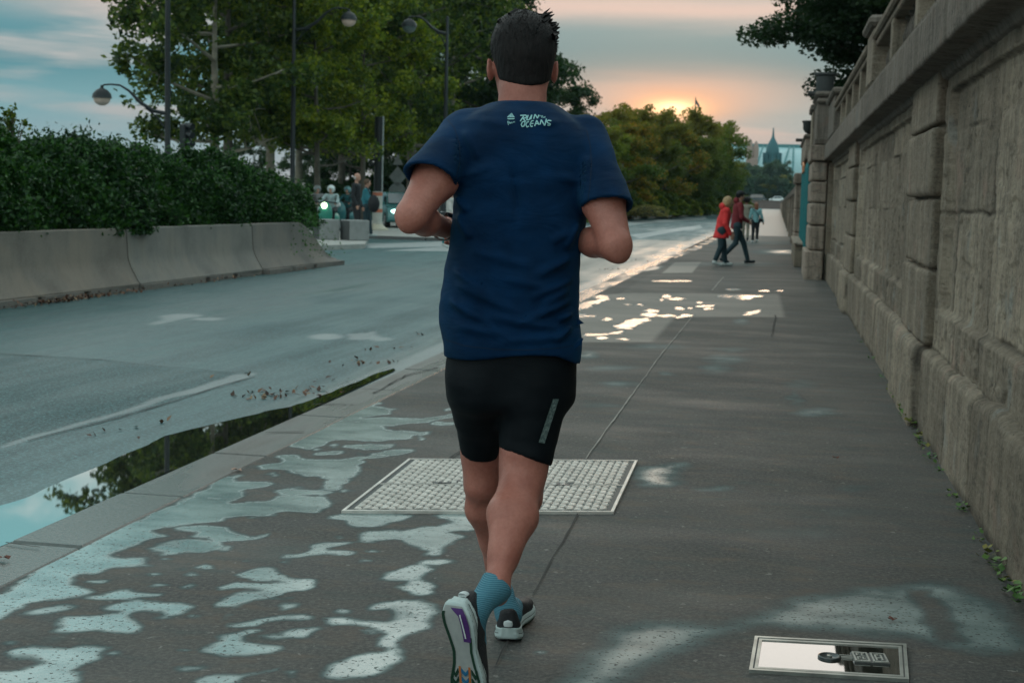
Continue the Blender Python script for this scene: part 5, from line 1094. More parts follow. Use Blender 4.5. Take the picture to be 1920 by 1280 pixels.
# ---- socks
def sock_mat(N, b, tc):
    w = N.node('ShaderNodeTexWave', Scale=75., Distortion=.4, _bands_direction='Z'); N.l.new(tc, w.inputs['Vector'])
    N.set(b.inputs['Base Color'], N.mix(N.mapr(w.outputs['Fac'], .3, .7), (.03, .15, .21, 1), (.09, .24, .31, 1))); b.inputs['Roughness'].default_value = .8
    bn = N.node('ShaderNodeBump', Strength=.6, Distance=.002, Height=w.outputs['Fac']); N.set(b.inputs['Normal'], bn)
SK = mat('sock_blue', build=sock_mat)
def sock(an, kn, sh, heel, z1):
    T, Nn, Wn = sh; ax = (kn-an)/np.linalg.norm(kn-an); hc = heel-Nn*.065+T*.055
    def f(p):
        d = cap(p, an+ax*.075, an, .038, .035); d = smin(d, cap(p, an, hc, .035, .032), .03); d = smin(d, cap(p, hc, hc+T*.08, .034, .03), .03); d = smax(d, ((p-(an+ax*.014)) @ (ax*.9+np.array([.35, -.1, 0]))), .004); return d
    lo = np.minimum(an, hc)-.14; hi = np.maximum(an, hc)+.14; V, Q = sdf_mesh(f, lo, hi, .005); return meshnp('sock', WB(V), Q, SK, run, True)
sock(anR, knR, SHR, heelR, 0); sock(anL, knL, SHL, heelL, 0)
# ---- shoes
BLK = mat('shoe_mesh', (.012, .013, .016), .6, bump=.3, bscale=220); MID = mat('midsole_foam', (.42, .50, .49), .55, var=.08); MIDP = mat('midsole_pink', (.50, .40, .36), .55, var=.08)
OUT = mat('outsole_grey', (.30, .32, .31), .6, var=.15, vscale=20); GRN = mat('outsole_green', (.004, .035, .018), .5); PUR = mat('outsole_purple', (.065, .018, .13), .5); ORG = mat('outsole_orange', (.42, .13, .03), .5); BLU = mat('outsole_blue', (.01, .12, .24), .5); WHT = mat('shoe_white', (.55, .60, .60), .5, var=.05)
prof_w = np.array([(0, .018), (.01, .027), (.03, .036), (.055, .038), (.085, .034), (.125, .028), (.16, .032), (.20, .042), (.235, .045), (.265, .038), (.285, .024), (.295, .008)])
def shoe(sh, heel, side, flip):
    T, Nn, Wn = sh; Wn = Wn*flip                   # Wn points to the outside of the foot
    to = lambda t, w, n: heel+T*t+Wn*w+Nn*n        # n: out of the sole positive
    def loc3(p): q = p-heel; return q @ T, q @ Wn, -(q @ Nn)      # t along, w across, h above sole
    cen = lambda t: -.004+.012*np.sin(np.clip(t/.29, 0, 1)*math.pi*1.2-.3)
    roc = lambda t: .018*np.clip((t-.20)/.09, 0, 1)**2+.010*np.clip((.04-t)/.04, 0, 1)**2
    def wid(t): return np.interp(t, prof_w[:, 0], prof_w[:, 1], left=0, right=0)
    def midf(p):
        t, w, h = loc3(p); h = h-roc(t); top = .034-.008*np.clip(t/.28, 0, 1)+.004*np.sin(t*40); wd = wid(t)+.004-.10*(h-.0)*.12+.0025*np.sin(h*200)
        a = np.abs(w-cen(t))-wd; b_ = np.abs(h-top/2)-top/2; e = np.maximum(-t-.0, t-.292); return np.maximum(np.maximum(smax(a, b_, .010), e*.8), -9)
    ins = .060
    def upf(p):
        t, w, h = loc3(p); h = h-roc(t); hh = np.interp(t, [0, .02, .06, .10, .15, .22, .27, .295], [.092, .098, .088, .092, .082, .062, .048, .03]); wd = wid(t)-.001
        k = np.clip((h-.026)/(hh-.026), 0, 1.3); ww = np.maximum(wd*(1-.42*k**2.2), .002); a = np.abs(w-cen(t))-ww; d = smax(smax(a, h-hh, .016), .024-h, .004); d = smax(d, np.maximum(.004-t, t-.288), .012)
        opening = ell(np.stack([t, w, h], 1), (.058, -.002, .105), (.046, .025, .050)); return smax(d, -opening, .005)
    lo = np.min([to(t, w, n) for t in (-.02, .31) for w in (-.07, .07) for n in (.02, -.13)], axis=0)-.01; hi = np.max([to(t, w, n) for t in (-.02, .31) for w in (-.07, .07) for n in (.02, -.13)], axis=0)+.01
    V, Q = sdf_mesh(upf, lo, hi, .0045); V = relax(V, Q, 1, .4); s = meshnp('shoe', WB(V), Q, BLK, run, True); tag(s)
    V, Q = sdf_mesh(midf, lo, hi, .0042); meshnp('midsole', WB(V), Q, MID, s, True)
    def sheet(name, poly, n, ma, th=.002):
        poly = [(t, w) for t, w in poly]; a = [WB(to(t, w, n-float(roc(np.array(t))))) for t, w in poly]; b_ = [WB(to(t, w, n-th-.003-float(roc(np.array(t))))) for t, w in poly]; k = len(a); q = MB(); q.add(a+b_, [list(range(k)), list(range(2*k-1, k-1, -1))]+[[i, (i+1) % k, k+(i+1) % k, k+i] for i in range(k)]); return q.build(name, ma, s)
    def band(name, ts, w0, w1, n, ma):            # quads between two edges, following the rocker
        A = [WB(to(t, float(w0(t)), n-float(roc(np.array(t))))) for t in ts]; B = [WB(to(t, float(w1(t)), n-float(roc(np.array(t))))) for t in ts]
        q = MB(); V = [x for ab in zip(A, B) for x in ab]; q.add(V, [[2*i, 2*i+1, 2*i+3, 2*i+2] for i in range(len(ts)-1)]); return q.build(name, ma, s)
    W_ = lambda t: float(wid(t)); Cn = lambda t: float(cen(np.array(t)))
    ts = np.linspace(.008, .288, 40)
    band('outsole', ts, lambda t: Cn(t)-W_(t)+.001, lambda t: Cn(t)+W_(t)-.001, .0015, OUT)
    band('outsole_edge', np.linspace(.022, .27, 34), lambda t: Cn(t)-W_(t)*1.0-.002, lambda t: Cn(t)-W_(t)+.0065, .0030, GRN)
    band('outsole_edge', np.linspace(.085, .27, 24), lambda t: Cn(t)+W_(t)-.0065, lambda t: Cn(t)+W_(t)*1.0+.001, .0030, GRN)
    band('outsole_heel', np.linspace(.012, .098, 14), lambda t: Cn(t)+W_(t)*(.42 if t > .03 else -.55+t*32)-.004, lambda t: Cn(t)+W_(t)-.002, .0034, PUR)
    band('outsole_groove', np.linspace(.026, .088, 10), lambda t: Cn(t)+.016-.02*max(0, .05-t), lambda t: Cn(t)+.020-.02*max(0, .05-t), .0048, WHT)
    band('outsole_flex_strip', np.linspace(.165, .275, 14), lambda t: Cn(t)-.017, lambda t: Cn(t)-.011, .0040, ORG); band('outsole_flex_strip', np.linspace(.165, .275, 14), lambda t: Cn(t)+.011, lambda t: Cn(t)+.017, .0040, ORG)
    for k in range(4):
        t0 = .178+k*.023
        for sg in (-1, 1):
            sheet('tread_lug', [(t0-.006, Cn(t0)+sg*.020), (t0+.010, Cn(t0)+sg*.030), (t0-.004, Cn(t0)+sg*(W_(t0)-.001)), (t0+.009, Cn(t0)+sg*(W_(t0)-.001)), (t0+.020, Cn(t0)+sg*.029), (t0+.006, Cn(t0)+sg*.020)], .0046, GRN)
        sheet('tread_lug', [(t0-.006, Cn(t0)-.010), (t0+.004, Cn(t0)), (t0-.006, Cn(t0)+.010), (t0+.004, Cn(t0)+.010), (t0+.014, Cn(t0)), (t0+.004, Cn(t0)-.010)], .0046, BLU)
    # white stripe along the foam, heel tab
    for h0, h1, ma, nm in ((.018, .020, BLK, 'foam_line'), (.006, .0075, GRN, 'foam_line')):
        for sg in (-1, 1):
            q = MB(); V = []; 
            for t in ts: wv_ = Cn(t)+sg*(W_(t)+.0055); rc = float(roc(np.array(t))); V += [WB(to(t, wv_, -h0-rc)), WB(to(t, wv_, -h1-rc))]
            q.add(V, [[2*i, 2*i+1, 2*i+3, 2*i+2] for i in range(len(ts)-1)]); q.build(nm, ma, s)
    q = MB(); c = WB(to(.0, Cn(0), -.055)); Mr = Matrix(((*(WB(heel+T)-WB(heel)), 0), (*(WB(heel+Wn)-WB(heel)), 0), (*-(WB(heel+Nn)-WB(heel)), 0), (0, 0, 0, 1))).transposed(); Mr.translation = Vector(c)
    q.lathe([(.001, -.001), (.9, -.6), (1., 0), (.9, .6), (.001, 1.)], n=16, M=Mr @ Matrix.Diagonal((.007, .014, .012, 1))); q.build('heel_tab', WHT, s, True)
    for k in range(4):                            # laces
        q = MB(); t = .115+.022*k; q.tube([WB(to(t, Cn(t)-.018, -.078+.30*(t-.115))), WB(to(t+.006, Cn(t), -.088+.32*(t-.115))), WB(to(t, Cn(t)+.018, -.078+.30*(t-.115)))], .0028, 6); q.build('lace', WHT, s, True)
    return s
shoe(SHR, heelR, 1, -1); shoe(SHL, heelL, -1, 1)
# ---- watch on the left wrist
wax = (wrL-elL)/np.linalg.norm(wrL-elL); wc = wrL-wax*.020
wt = thing('wristwatch', "black wristwatch on the runner's left wrist", 'watch', tuple(WB(wc)))
u = np.cross(wax, ez); u /= np.linalg.norm(u); v2 = np.cross(wax, u)
q = MB(); A = []; n = 28
for k in range(n):
    a = 2*math.pi*k/n; dr = u*math.cos(a)*1.02+v2*math.sin(a)
    for s_, rr in ((-.010, .0335), (-.010, .0365), (.010, .0355), (.010, .0325)): A.append(WB(wc+wax*s_+dr*rr))
q.add(A, [[k*4+j, ((k+1) % n)*4+j, ((k+1) % n)*4+(j+1) % 4, k*4+(j+1) % 4] for k in range(n) for j in range(4)]); q.build('strap', mat('rubber_black', (.012, .012, .014), .45), wt)
q = MB(); fc = -ey*.3-v2*.0+ez*.9; fc -= wax*(fc @ wax); fc /= np.linalg.norm(fc); Mr = Matrix.Identity(4); side_ = np.cross(wax, fc)
for i in range(3): Mr[i][0] = (side_ @ RM)[i]; Mr[i][1] = (wax @ RM)[i]; Mr[i][2] = (fc @ RM)[i]
Mr.translation = Vector(WB(wc+fc*.036)); q.lathe([(.021, -.004), (.022, .004), (.019, .007), (.001, .007)], n=24, M=Mr); q.build('case', mat('watch_case', (.05, .055, .06), .25, .8), wt, True)
# ================================================================== BARRIERS, ISLAND, STREET FURNITURE
BX = -8.52; ZR = -.10
def conc_mat(N, b, tc):
    n = N.noise(tc, 1.3, 5); st = N.noise(N.scale(tc, (6, 6, .8)), 1.2, 4, .6); fine = N.noise(tc, 60, 4, .7); s = N.node('ShaderNodeSeparateXYZ'); N.l.new(tc, s.inputs[0])
    c = N.mix(N.mapr(n, .35, .65), (.10, .09, .08, 1), (.185, .168, .15, 1)); c = N.mix(N.mapr(st, .48, .7, 0, .5), c, (.09, .085, .078, 1)); c = N.mix(N.mapr(fine, .4, .7, 0, .4), c, (.27, .25, .23, 1))
    c = N.mix(N.math('MULTIPLY', N.mapr(n, .5, .62), .25), c, (.16, .12, .085, 1))
    N.set(b.inputs['Base Color'], c); b.inputs['Roughness'].default_value = .8
    bn = N.node('ShaderNodeBump', Strength=.4, Distance=.006, Height=fine); N.set(b.inputs['Normal'], bn)
CM = mat('barrier_concrete', build=conc_mat); DK = mat('drain_black', (.01, .01, .01), .9)
rprof = [(-.30, .075), (-.30, .10), (-.27, .135), (-.16, .33), (-.12, .45), (-.095, .84), (-.085, .85), (.085, .85), (.095, .84), (.12, .45), (.16, .33), (.27, .135), (.30, .10), (.30, .075)]
def barrier(y0, y1, label, tint, x0, x1, notches, ramp=False):
    t = thing('concrete_barrier', label, 'barrier', ((x0+x1)/2, (y0+y1)/2, ZR), 'concrete barriers along the planted bed')
    n = int((y1-y0)/.12); V = []; 
    for i in range(n+1):
        y = y0+(y1-y0)*i/n; f = i/n; cx = x0+(x1-x0)*f; k = 1.
        if ramp: k = 1-.93*sstep(.50, 1.0, np.array(f))*1.0
        e = .97 if i in (0, n) else 1.
        for x, z in rprof: V.append((cx+x*e+.002*math.sin(y*9), y, ZR+(.075+(z-.075)*float(k)*e)))
    m = len(rprof); Fq = [[i*m+j, (i+1)*m+j, (i+1)*m+j+1, i*m+j+1] for i in range(n) for j in range(m-1)]+[list(range(m)), list(range((n+1)*m-1, n*m-1, -1))]
    q = MB(); q.add(V, Fq); o = q.build('body', CM if tint == 0 else mat('barrier_concrete_%s' % ('pale', 'warm')[tint-1], build=lambda N, b, tc: (conc_mat(N, b, tc), N.set(b.inputs['Base Color'], N.mix(1., b.inputs['Base Color'].links[0].from_socket, ((1.08, 1.12, 1.12, 1), (1.05, 1.0, .94, 1))[tint-1], 'MULTIPLY')))), t, True)
    cuts = sorted(notches); a = y0+.01
    q = MB()
    for c in cuts+[None]:
        b_ = (c-.09) if c else y1-.01
        if b_ > a: q.box(min(x0, x1)-.28, max(x0, x1)+.285, a, b_, ZR-.02, ZR+.08)
        a = (c+.09) if c else 0
    q.build('foot', CM, t)
    if not ramp:
        q = MB(); q.box(x1-.09, x1+.09, y1-.012, y1+.02, ZR+.55, ZR+.84); q.build('joint_key', DK, t)
barrier(13.6, 18.22, 'brown-stained concrete barrier at the left edge, leaves heaped at its foot', 2, -8.98, -8.86, [15.6, 16.75])
barrier(18.26, 22.82, 'pale grey concrete barrier with white scuffs, middle of the row', 1, -8.86, -8.80, [20.5, 21.6])
barrier(22.86, 27.1, 'short concrete barrier at the right end, sloping down to a point', 0, -8.80, -8.68, [24.1, 25.3], True)
q = MB(); q.box(-13, -9.25, 11, 27.8, ZR-.02, .35); o = q.build('planting_bed', mat('earth')); tag(o, kind='structure')
# fallen leaves
rg = np.random.default_rng(3); c = []
def pile(cx, cy, sx_, sy_, n, zz=ZR+.01, h=.03): 
    for _ in range(n): c.append((cx+rg.normal(0, sx_), cy+rg.normal(0, sy_), zz+abs(rg.normal(0, h))))
pile(-8.52, 16.2, .05, .6, 260, h=.02); pile(-8.50, 15.5, .06, .5, 90); pile(-8.45, 17.6, .05, .5, 60); pile(-8.45, 20.5, .05, 1.2, 60); pile(-8.38, 24.5, .06, 1., 40)
for px, py, n, s in [(480,742,18,.10),(520,738,14,.10),(555,740,12,.10),(575,738,8,.06),(640,682,6,.1),(690,678,6,.06),(730,679,4,.05),(690,656,4,.06),(760,655,3,.06),(800,628,3,.06),(215,812,4,.14),(300,800,4,.12),(620,715,5,.05),(470,705,3,.1),(880,520,5,.3),(1150,506,14,.12),(1200,490,10,.3),(1290,463,8,.3)]:
    g = G(px, py, ZR); pile(g[0], g[1], s*1.2, s*1.6, n, ZR+.006, .006)
V, Q = leaves(np.array(c), .050, rg, up=5.)
def litter_mat(N, b, tc): r = N.node('ShaderNodeAttribute', _attribute_name='rnd').outputs['Fac']; N.set(b.inputs['Base Color'], N.ramp(r, [(.0, (.03, .02, .015)), (.4, (.08, .035, .022)), (.75, (.15, .065, .03)), (1., (.24, .17, .10))])); b.inputs['Roughness'].default_value = .7
LM = mat('leaf_litter', build=litter_mat)
o = meshnp('fallen_leaves', V, Q, LM, fattrs={'rnd': rg.random(len(Q))}); tag(o, 'brown fallen leaves along the barrier feet and in the gutter', 'leaves', kind='stuff')
for i, (px, py, sz, lab) in enumerate([(6, 1050, .045, 'dark red curled fallen leaf on the kerb at the left edge'), (1566, 861, .035, 'small brown twig-like leaf on the pavement near the wall'), (1672, 1166, .03, 'tiny dark leaf on the damp patch above the utility hatch'), (642, 738, .03, 'tiny dark leaf on the kerb beside the puddle'), (445, 884, .05, 'pale dry leaf on the wet kerb below the puddle bend')]):
    g = G(px, py); rl = random.Random(i); q = MB(); n = 10; V = [(g[0], g[1], .012)]
    for k in range(n): a = 2*math.pi*k/n; r = sz*.5*(1+.35*math.sin(3*a+i)); V.append((g[0]+r*math.cos(a), g[1]+r*.6*math.sin(a), .006+.012*abs(math.sin(a*1.5+i))))
    q.add(V, [[0, 1+k, 1+(k+1) % n] for k in range(n)]); o = q.build('fallen_leaf', mat('leaf_red', (.12, .035, .02), .6) if i != 4 else mat('leaf_pale', (.35, .22, .17), .6), loc=(g[0], g[1], 0)); tag(o, lab, 'leaf', 'single fallen leaves')
# traffic island and far pavement
q = MB(); isl = [G(594, 462)[:2], G(684, 459)[:2], G(690, 446)[:2], G(560, 444)[:2]]
q.prism([tuple(p) for p in isl], -.12, .02); o = q.build('traffic_island', mat('island_concrete', (.33, .33, .31), .7, bump=.3)); tag(o, kind='structure')
q = MB(); fp = [G(689, 441)[:2], G(800, 445)[:2], G(1000, 450)[:2], G(1080, 440)[:2], G(1060, 424)[:2], (-60, 90), (-60, 38), G(560, 445)[:2]]
fp = [tuple(p) for p in fp]; q.prism(fp, -.12, -.005); o = q.build('far_pavement_left', mat('island_concrete')); tag(o, kind='structure'); o.name = 'side_pavement'
q = MB()
for a, b in zip(fp[:4], fp[1:5]):
    a, b = np.array(a), np.array(b); d = (b-a)/np.linalg.norm(b-a); n = np.array([d[1], -d[0]])*.15; q.prism([tuple(a), tuple(a+n), tuple(b+n), tuple(b)], -.13, .0)
o = q.build('island_kerb', mat('kerb_dark', (.10, .10, .10), .7)); tag(o, kind='structure')
# concrete cubes
def cube_block(px, D, w, h, rz, label):
    p = P(px, 371, D); t = thing('concrete_block', label, 'concrete block', (p[0], p[1], .02), 'concrete blocks on the traffic island'); Mr = Matrix.Translation((p[0], p[1], .02)) @ Matrix.Rotation(rz, 4, 'Z')
    q = MB(); q.box(-w/2, w/2, -w/2, w/2, .0, h, M=Mr, bev=.02); q.build('cube', mat('block_grey', (.24, .25, .245), .75, bump=.3), t)
    q = MB(); q.box(-w/2-.003, -w/2+.01, -w/2+.02, w/2-.02, .02, h-.02, M=Mr); q.build('shade_face', mat('block_shade', (.06, .065, .065), .75), t)  # dark sheet painting the shade on one side of the cube
cube_block(612, 39.2, .58, .56, math.radians(38), 'left concrete block on the island, half covered by the creeper'); cube_block(666, 39.2, .60, .56, math.radians(44), 'right concrete block on the island, in front of the bald man')
# lamps
IR = mat('cast_iron', (.012, .016, .018), .45, .4, .2, 20, bump=.2)
def lamp(px, D, h, side, za, L, label, px2=None, globe='pale'):
    p = P(px, 371, D); x, y = p[0], p[1]; t = thing('street_lamp', label, 'street lamp', (x, y, ZR), 'curved-arm street lamps')
    q = MB(); q.lathe([(.17, 0), (.17, .25), (.13, .32), (.12, 1.0), (.085, 1.1), (.075, h*.6), (.05, h), (.02, h+.06)], (x, y, ZR), 12); q.build('pole', IR, t, True)
    A = np.array([x, y, za]); d = ex*side; pts = [A+d*L*u+np.array([0, 0, v*L]) for u, v in ((0, 0), (.22, .04), (.42, .16), (.60, .34), (.74, .42), (.88, .43), (.99, .42), (1.02, .36))]
    q = MB(); q.tube(pts, [.055, .055, .05, .035, .028, .025, .025, .025], 8); q.tube([A+np.array([0, 0, -.5]), A+d*L*.16+np.array([0, 0, -.10]), A+d*L*.34+np.array([0, 0, .08*L])], [.03, .025, .02], 6); q.build('arm', IR, t, True)
    c = pts[-1]; q = MB(); q.lathe([(.03, .10), (.05, .02), (.16, -.04), (.25, -.14), (.27, -.24), (.28, -.26), (.24, -.25)], tuple(c), 18); q.build('hood', IR, t, True)
    q = MB(); q.lathe([(.235, -.25), (.225, -.33), (.17, -.41), (.08, -.46), (.001, -.47)], tuple(c), 18); q.build('globe', mat('lamp_glass_'+globe, (.62, .46, .38) if globe == 'pale' else (.10, .14, .14), .3, spec=.6), t, True)
    return t
lamp(314, 40, 9.5, -1, 3.38, 1.8, 'street lamp at upper left, its curved arm and pale globe hanging against the open sky')
lamp(832, 50, 7.55, -1, 6.9, 1.3, "tall street lamp left of the runner's head with a clear bowl under a teal hood", globe='clear')
lamp(548, 47, 7.6, 1, 6.55, 1.75, 'street lamp hidden in leaves, only its small orange-tinted globe showing above the bright tree')
# traffic light above the hedge
def signal(px, D, z0, zt, name, label, facing, box=True, sc=1.):
    p = P(px, 371, D); x, y = p[0], p[1]; t = thing(name, label, 'traffic light', (x, y, ZR)); q = MB(); q.tube([(x, y, ZR), (x, y, zt)], .06*sc, 10); q.build('post', IR, t, True)
    Mr = Matrix.Translation((x, y, 0)) @ Matrix.Rotation(facing, 4, 'Z'); q = MB(); q.box(-.15*sc, .15*sc, -.12, .12, z0, z0+.95*sc, M=Mr, bev=.04); q.build('housing', IR, t)
    for k in range(3): q = MB(); zc_ = z0+(.17+.31*k)*sc; q.tube([Mr @ Vector((0, -.12, zc_+.06)), Mr @ Vector((0, -.32, zc_+.02))], [.12*sc, .125*sc], 12); q.build('visor', IR, t)
    return t
signal(347, 38, 2.35, 2.5, 'traffic_light', 'black three-lamp traffic light seen from its side just above the hedge', math.radians(60), sc=.72)
tl = signal(708, 52, 2.25, 4.05, 'traffic_light', 'small traffic light on a thick black mast with white and orange base', math.radians(-60), sc=.55)
p = P(708, 371, 52); x, y = p[0], p[1]; q = MB(); q.tube([(x, y, 1.3), (x, y, 4.1)], .15, 12); q.build('mast', IR, tl, True)
q = MB(); q.lathe([(.18, .0), (.18, 1.36), (.15, 1.38), (.001, 1.38)], (x, y, ZR+.12), 16); q.build('sleeve', mat('cream_plastic', (.42, .43, .39), .5), tl, True)
for z0 in (1.22, .62): q = MB(); q.lathe([(.184, z0), (.184, z0+.13)], (x, y, ZR+.12), 16); q.build('band', mat('orange_band', (.42, .12, .06), .5), tl, True)
q = MB(); q.lathe([(.42, .0), (.42, .05), (.30, .12), (.20, .22), (.18, .24)], (x, y, ZR+.09), 18); q.build('foot', mat('cream_foot', (.45, .42, .33), .6), tl, True)
q = MB(); q.tube([(x+.17, y-.02, 1.4), (x+.17, y-.02, 4.12)], .03, 6); q.build('mast_strip', mat('pale_strip', (.30, .33, .33), .5), tl)  # pale strip up the right edge of the mast
# road sign seen from behind
p = P(745, 371, 60); x, y = p[0], p[1]; t = thing('road_sign', 'back of a grey road sign, triangle above diamond and disc, among trees', 'road sign', (x, y, ZR)); GS = mat('sign_back', (.17, .18, .175), .5, .4)
q = MB(); q.tube([(x, y, ZR), (x, y, 3.1)], .04, 8); q.build('post', IR, t)
def plate(nm, pts, ma=GS): q = MB(); a = [np.array([x, y, 0])+ex*u+ez*v-ey*.05 for u, v in pts]; b_ = [v+ey*.02 for v in a]; n = len(a); q.add(a+b_, [list(range(n)), list(range(2*n-1, n-1, -1))]+[[i, (i+1) % n, n+(i+1) % n, n+i] for i in range(n)]); q.build(nm, ma, t)
plate('triangle_plate', [(-.22, 2.55), (.22, 2.55), (0, 3.0)]); plate('diamond_plate', [(-.36, 2.05), (0, 1.62), (.36, 2.05), (0, 2.50)]); plate('disc_plate', [(.36*math.cos(a), 1.45+.36*math.sin(a)) for a in np.linspace(0, 6.28, 17)[:-1]])
# low wall of the far bank
lw = [G(1040, 421, ZR)[:2], G(1090, 417.5, ZR)[:2], G(1170, 412, ZR)[:2], G(1250, 408.5, ZR)[:2], G(1325, 404, ZR)[:2]]; lw = [(-30, 62), (-16, 84)]+[tuple(p) for p in lw]+[(-3.5, 260)]
t = thing('bank_wall', 'low brown-grey wall between the far road and the tree bank', 'wall', (lw[3][0], lw[3][1], ZR)); WB_ = mat('bank_wall', (.16, .13, .11), .85, var=.3, vscale=1., bump=.4)
for nm, z0, z1, ww in (('wall_body', -.13, .42, .35), ('coping', .422, .56, .42)):
    q = MB(); V = []; 
    for i, pt in enumerate(lw):
        a = np.array(lw[max(i-1, 0)]); b_ = np.array(lw[min(i+1, len(lw)-1)]); d = (b_-a)/np.linalg.norm(b_-a); n = np.array([-d[1], d[0]])*ww/2; V += [(*(np.array(pt)+n), z0), (*(np.array(pt)-n), z0), (*(np.array(pt)-n), z1), (*(np.array(pt)+n), z1)]
    q.add(V, [[4*i+j, 4*i+(j+1) % 4, 4*i+4+(j+1) % 4, 4*i+4+j] for i in range(len(lw)-1) for j in range(4)]+[[3, 2, 1, 0], [4*len(lw)-4+j for j in range(4)]]); q.build(nm, WB_, t)
q = MB(); bank_pts = [(px_-.3, py_+.5) for px_, py_ in lw]; q.add([(*p, .35) for p in bank_pts]+[(p[0]-14, p[1]+10, 1.1) for p in bank_pts], [[i, i+1, len(bank_pts)+i+1, len(bank_pts)+i] for i in range(len(bank_pts)-1)]); o = q.build('embankment', mat('embankment', (.04, .06, .02), .9)); tag(o, kind='structure')
# pale dry shrub by the road wall
pd = G(1215, 400, .3); V = []
c = P(1215, 371, 96); mdry = mound_mesh(9, 2500, .10, leaf_mat('leaf_dry', (.10, .12, .03), (.17, .16, .05), (.22, .17, .07)))
place_mound(mdry, (c[0], c[1], .3), 0, (1.4, 1.1, .75), 'dry_shrub', 'pale yellow-green drying shrub on top of the far road wall', None, 'bush')
# ------------------------------------------------------------------ far end: crossing road wall, cars, palace
t = thing('underpass_wall', 'dark brown retaining wall closing the far end of the road, cars on top', 'wall', (-2, 430, 0)); q = MB()
xa, xb = P(1392, 380, 430), P(1475, 380, 430); q.box(xa[0], xb[0], 430, 431.5, -.2, 2.35); q.build('body', mat('brown_wall', (.13, .10, .09), .8), t); q = MB(); q.box(xa[0], xb[0], 429.8, 432, 2.352, 2.5); q.build('coping', WB_, t)
def car(c, rz, col, label, lights=False, name='car', L=4.2, Wd=1.75, Ht=1.42, group=None, glow=4.):
    t = thing(name, label, 'car', (0, 0, 0), group); pm = mat('paint_'+col[0], col[1], .25, .2, .05, spec=.7); gl = mat('car_glass', (.03, .06, .07), .08, spec=1.); tyre = mat('tyre', (.015, .015, .016), .8); rim = mat('rim', (.35, .36, .37), .35, .8)
    side = [(-L/2, .32), (-L/2+.02, .62), (-L/2+.12, .80), (-L/2+1.0, .93), (-L/2+1.55, Ht-.08), (-L/2+2.1, Ht), (L/2-1.0, Ht-.03), (L/2-.35, .98), (L/2-.05, .88), (L/2, .5), (L/2-.05, .28), (-L/2+.1, .24)]
    q = MB(); n = len(side); V = []
    for wy, kx in ((-Wd/2, .0), (-Wd/2+.10, .06), (Wd/2-.10, .06), (Wd/2, .0)):
        for x, z in side: tz = z if z < .9 or abs(wy) < Wd/2 else .9+(z-.9)*.25; yy = wy*(1-.16*max(0, (z-.9))/.5); V.append((x, yy, tz if abs(wy) < Wd/2 else min(z, .93)))
    q.add(V, [[k*n+i, k*n+(i+1) % n, (k+1)*n+(i+1) % n, (k+1)*n+i] for k in range(3) for i in range(n)]+[list(range(n-1, -1, -1)), list(range(3*n, 4*n))]); q.build('body', pm, t, True)
    q = MB(); w = Wd/2*.80; q.add([(-L/2+1.02, -w, .97), (-L/2+1.02, w, .97), (-L/2+1.60, w*.9, Ht-.06), (-L/2+1.60, -w*.9, Ht-.06)], [[0, 1, 2, 3]]); V = q.v; q.v = [(x-.035, y, z+.02) for x, y, z in V]; q.build('windscreen', gl, t)
    for s in (-1, 1):
        q = MB(); q.add([(-L/2+1.3, s*(Wd/2-.0), .95), (L/2-.75, s*Wd/2, .97), (L/2-1.15, s*(Wd/2-.11), Ht-.12), (-L/2+1.7, s*(Wd/2-.11), Ht-.12)], [[0, 1, 2, 3]]); q.build('side_window', gl, t)
        for x in (-L/2+.78, L/2-.72):
            q = MB(); q.tube([(x, s*(Wd/2-.19), .31), (x, s*(Wd/2+.012), .31)], .31, 20); w_ = q.build('wheel', tyre, t, False); q = MB(); q.tube([(x, s*(Wd/2+.0), .31), (x, s*(Wd/2+.02), .31)], [.20, .18], 14); q.build('rim', rim, w_)
        q = MB(); q.lathe([(.001, -.4), (.8, -.4), (1., 0), (.7, .6), (.001, .8)], n=12, M=Matrix.Translation((-L/2+.05, s*(Wd/2-.30), .66)) @ Matrix.Rotation(-math.pi/2, 4, 'Y') @ Matrix.Diagonal((.09, .19, .08, 1)))
        if lights: lm = bpy.data.materials.get('headlight_lit') or mat('headlight_lit', build=lambda N, b, tc: (N.set(b.inputs['Emission Color'], (.55, 1., .85, 1)), N.set(b.inputs['Emission Strength'], glow)))
        else: lm = mat('headlight_off', (.6, .62, .62), .1)
        q.build('headlight', lm, t, True); q = MB(); q.box(-L/2+1.1, -L/2+1.25, s*(Wd/2+.02)-.06, s*(Wd/2+.02)+.12*s*.5+.06, .92, 1.04, bev=.02); q.build('mirror', pm, t)
    q = MB(); q.box(-L/2-.025, -L/2+.05, -.42, .42, .40, .56, bev=.02); q.build('grille', mat('grille', (.015, .015, .016), .5), t)
    q = MB(); q.box(-L/2-.035, -L/2-.02, -.26, .26, .30, .39); q.build('number_plate', mat('plate_white', (.5, .5, .48), .5), t)
    t.location = c; t.rotation_euler = (0, 0, rz); return t
yaw0 = math.atan2(ey[1], ey[0])
def D2(px, D, z): p = P(px, 371, D); return (p[0], p[1], z)
car(D2(752, 58, -.02), yaw0+.25, ('teal', (.05, .20, .20)), 'teal hatchback facing us with bright headlights, between the striped mast and the raised elbow', True)
car(D2(868, 63, -.02), yaw0+.18, ('silver', (.25, .28, .28)), "silver car facing us with one headlight showing between the runner's left forearm and shirt", True)
car(D2(1417, 433, 2.3), .1, ('black', (.02, .03, .035)), 'dark car on the road above the far underpass wall', False, L=6.2, Wd=2., Ht=2.)
car(D2(1456, 436, 2.3), .1, ('white', (.55, .62, .62)), 'white car on the road above the far underpass wall', False, L=4.6, Wd=1.9, Ht=1.6)
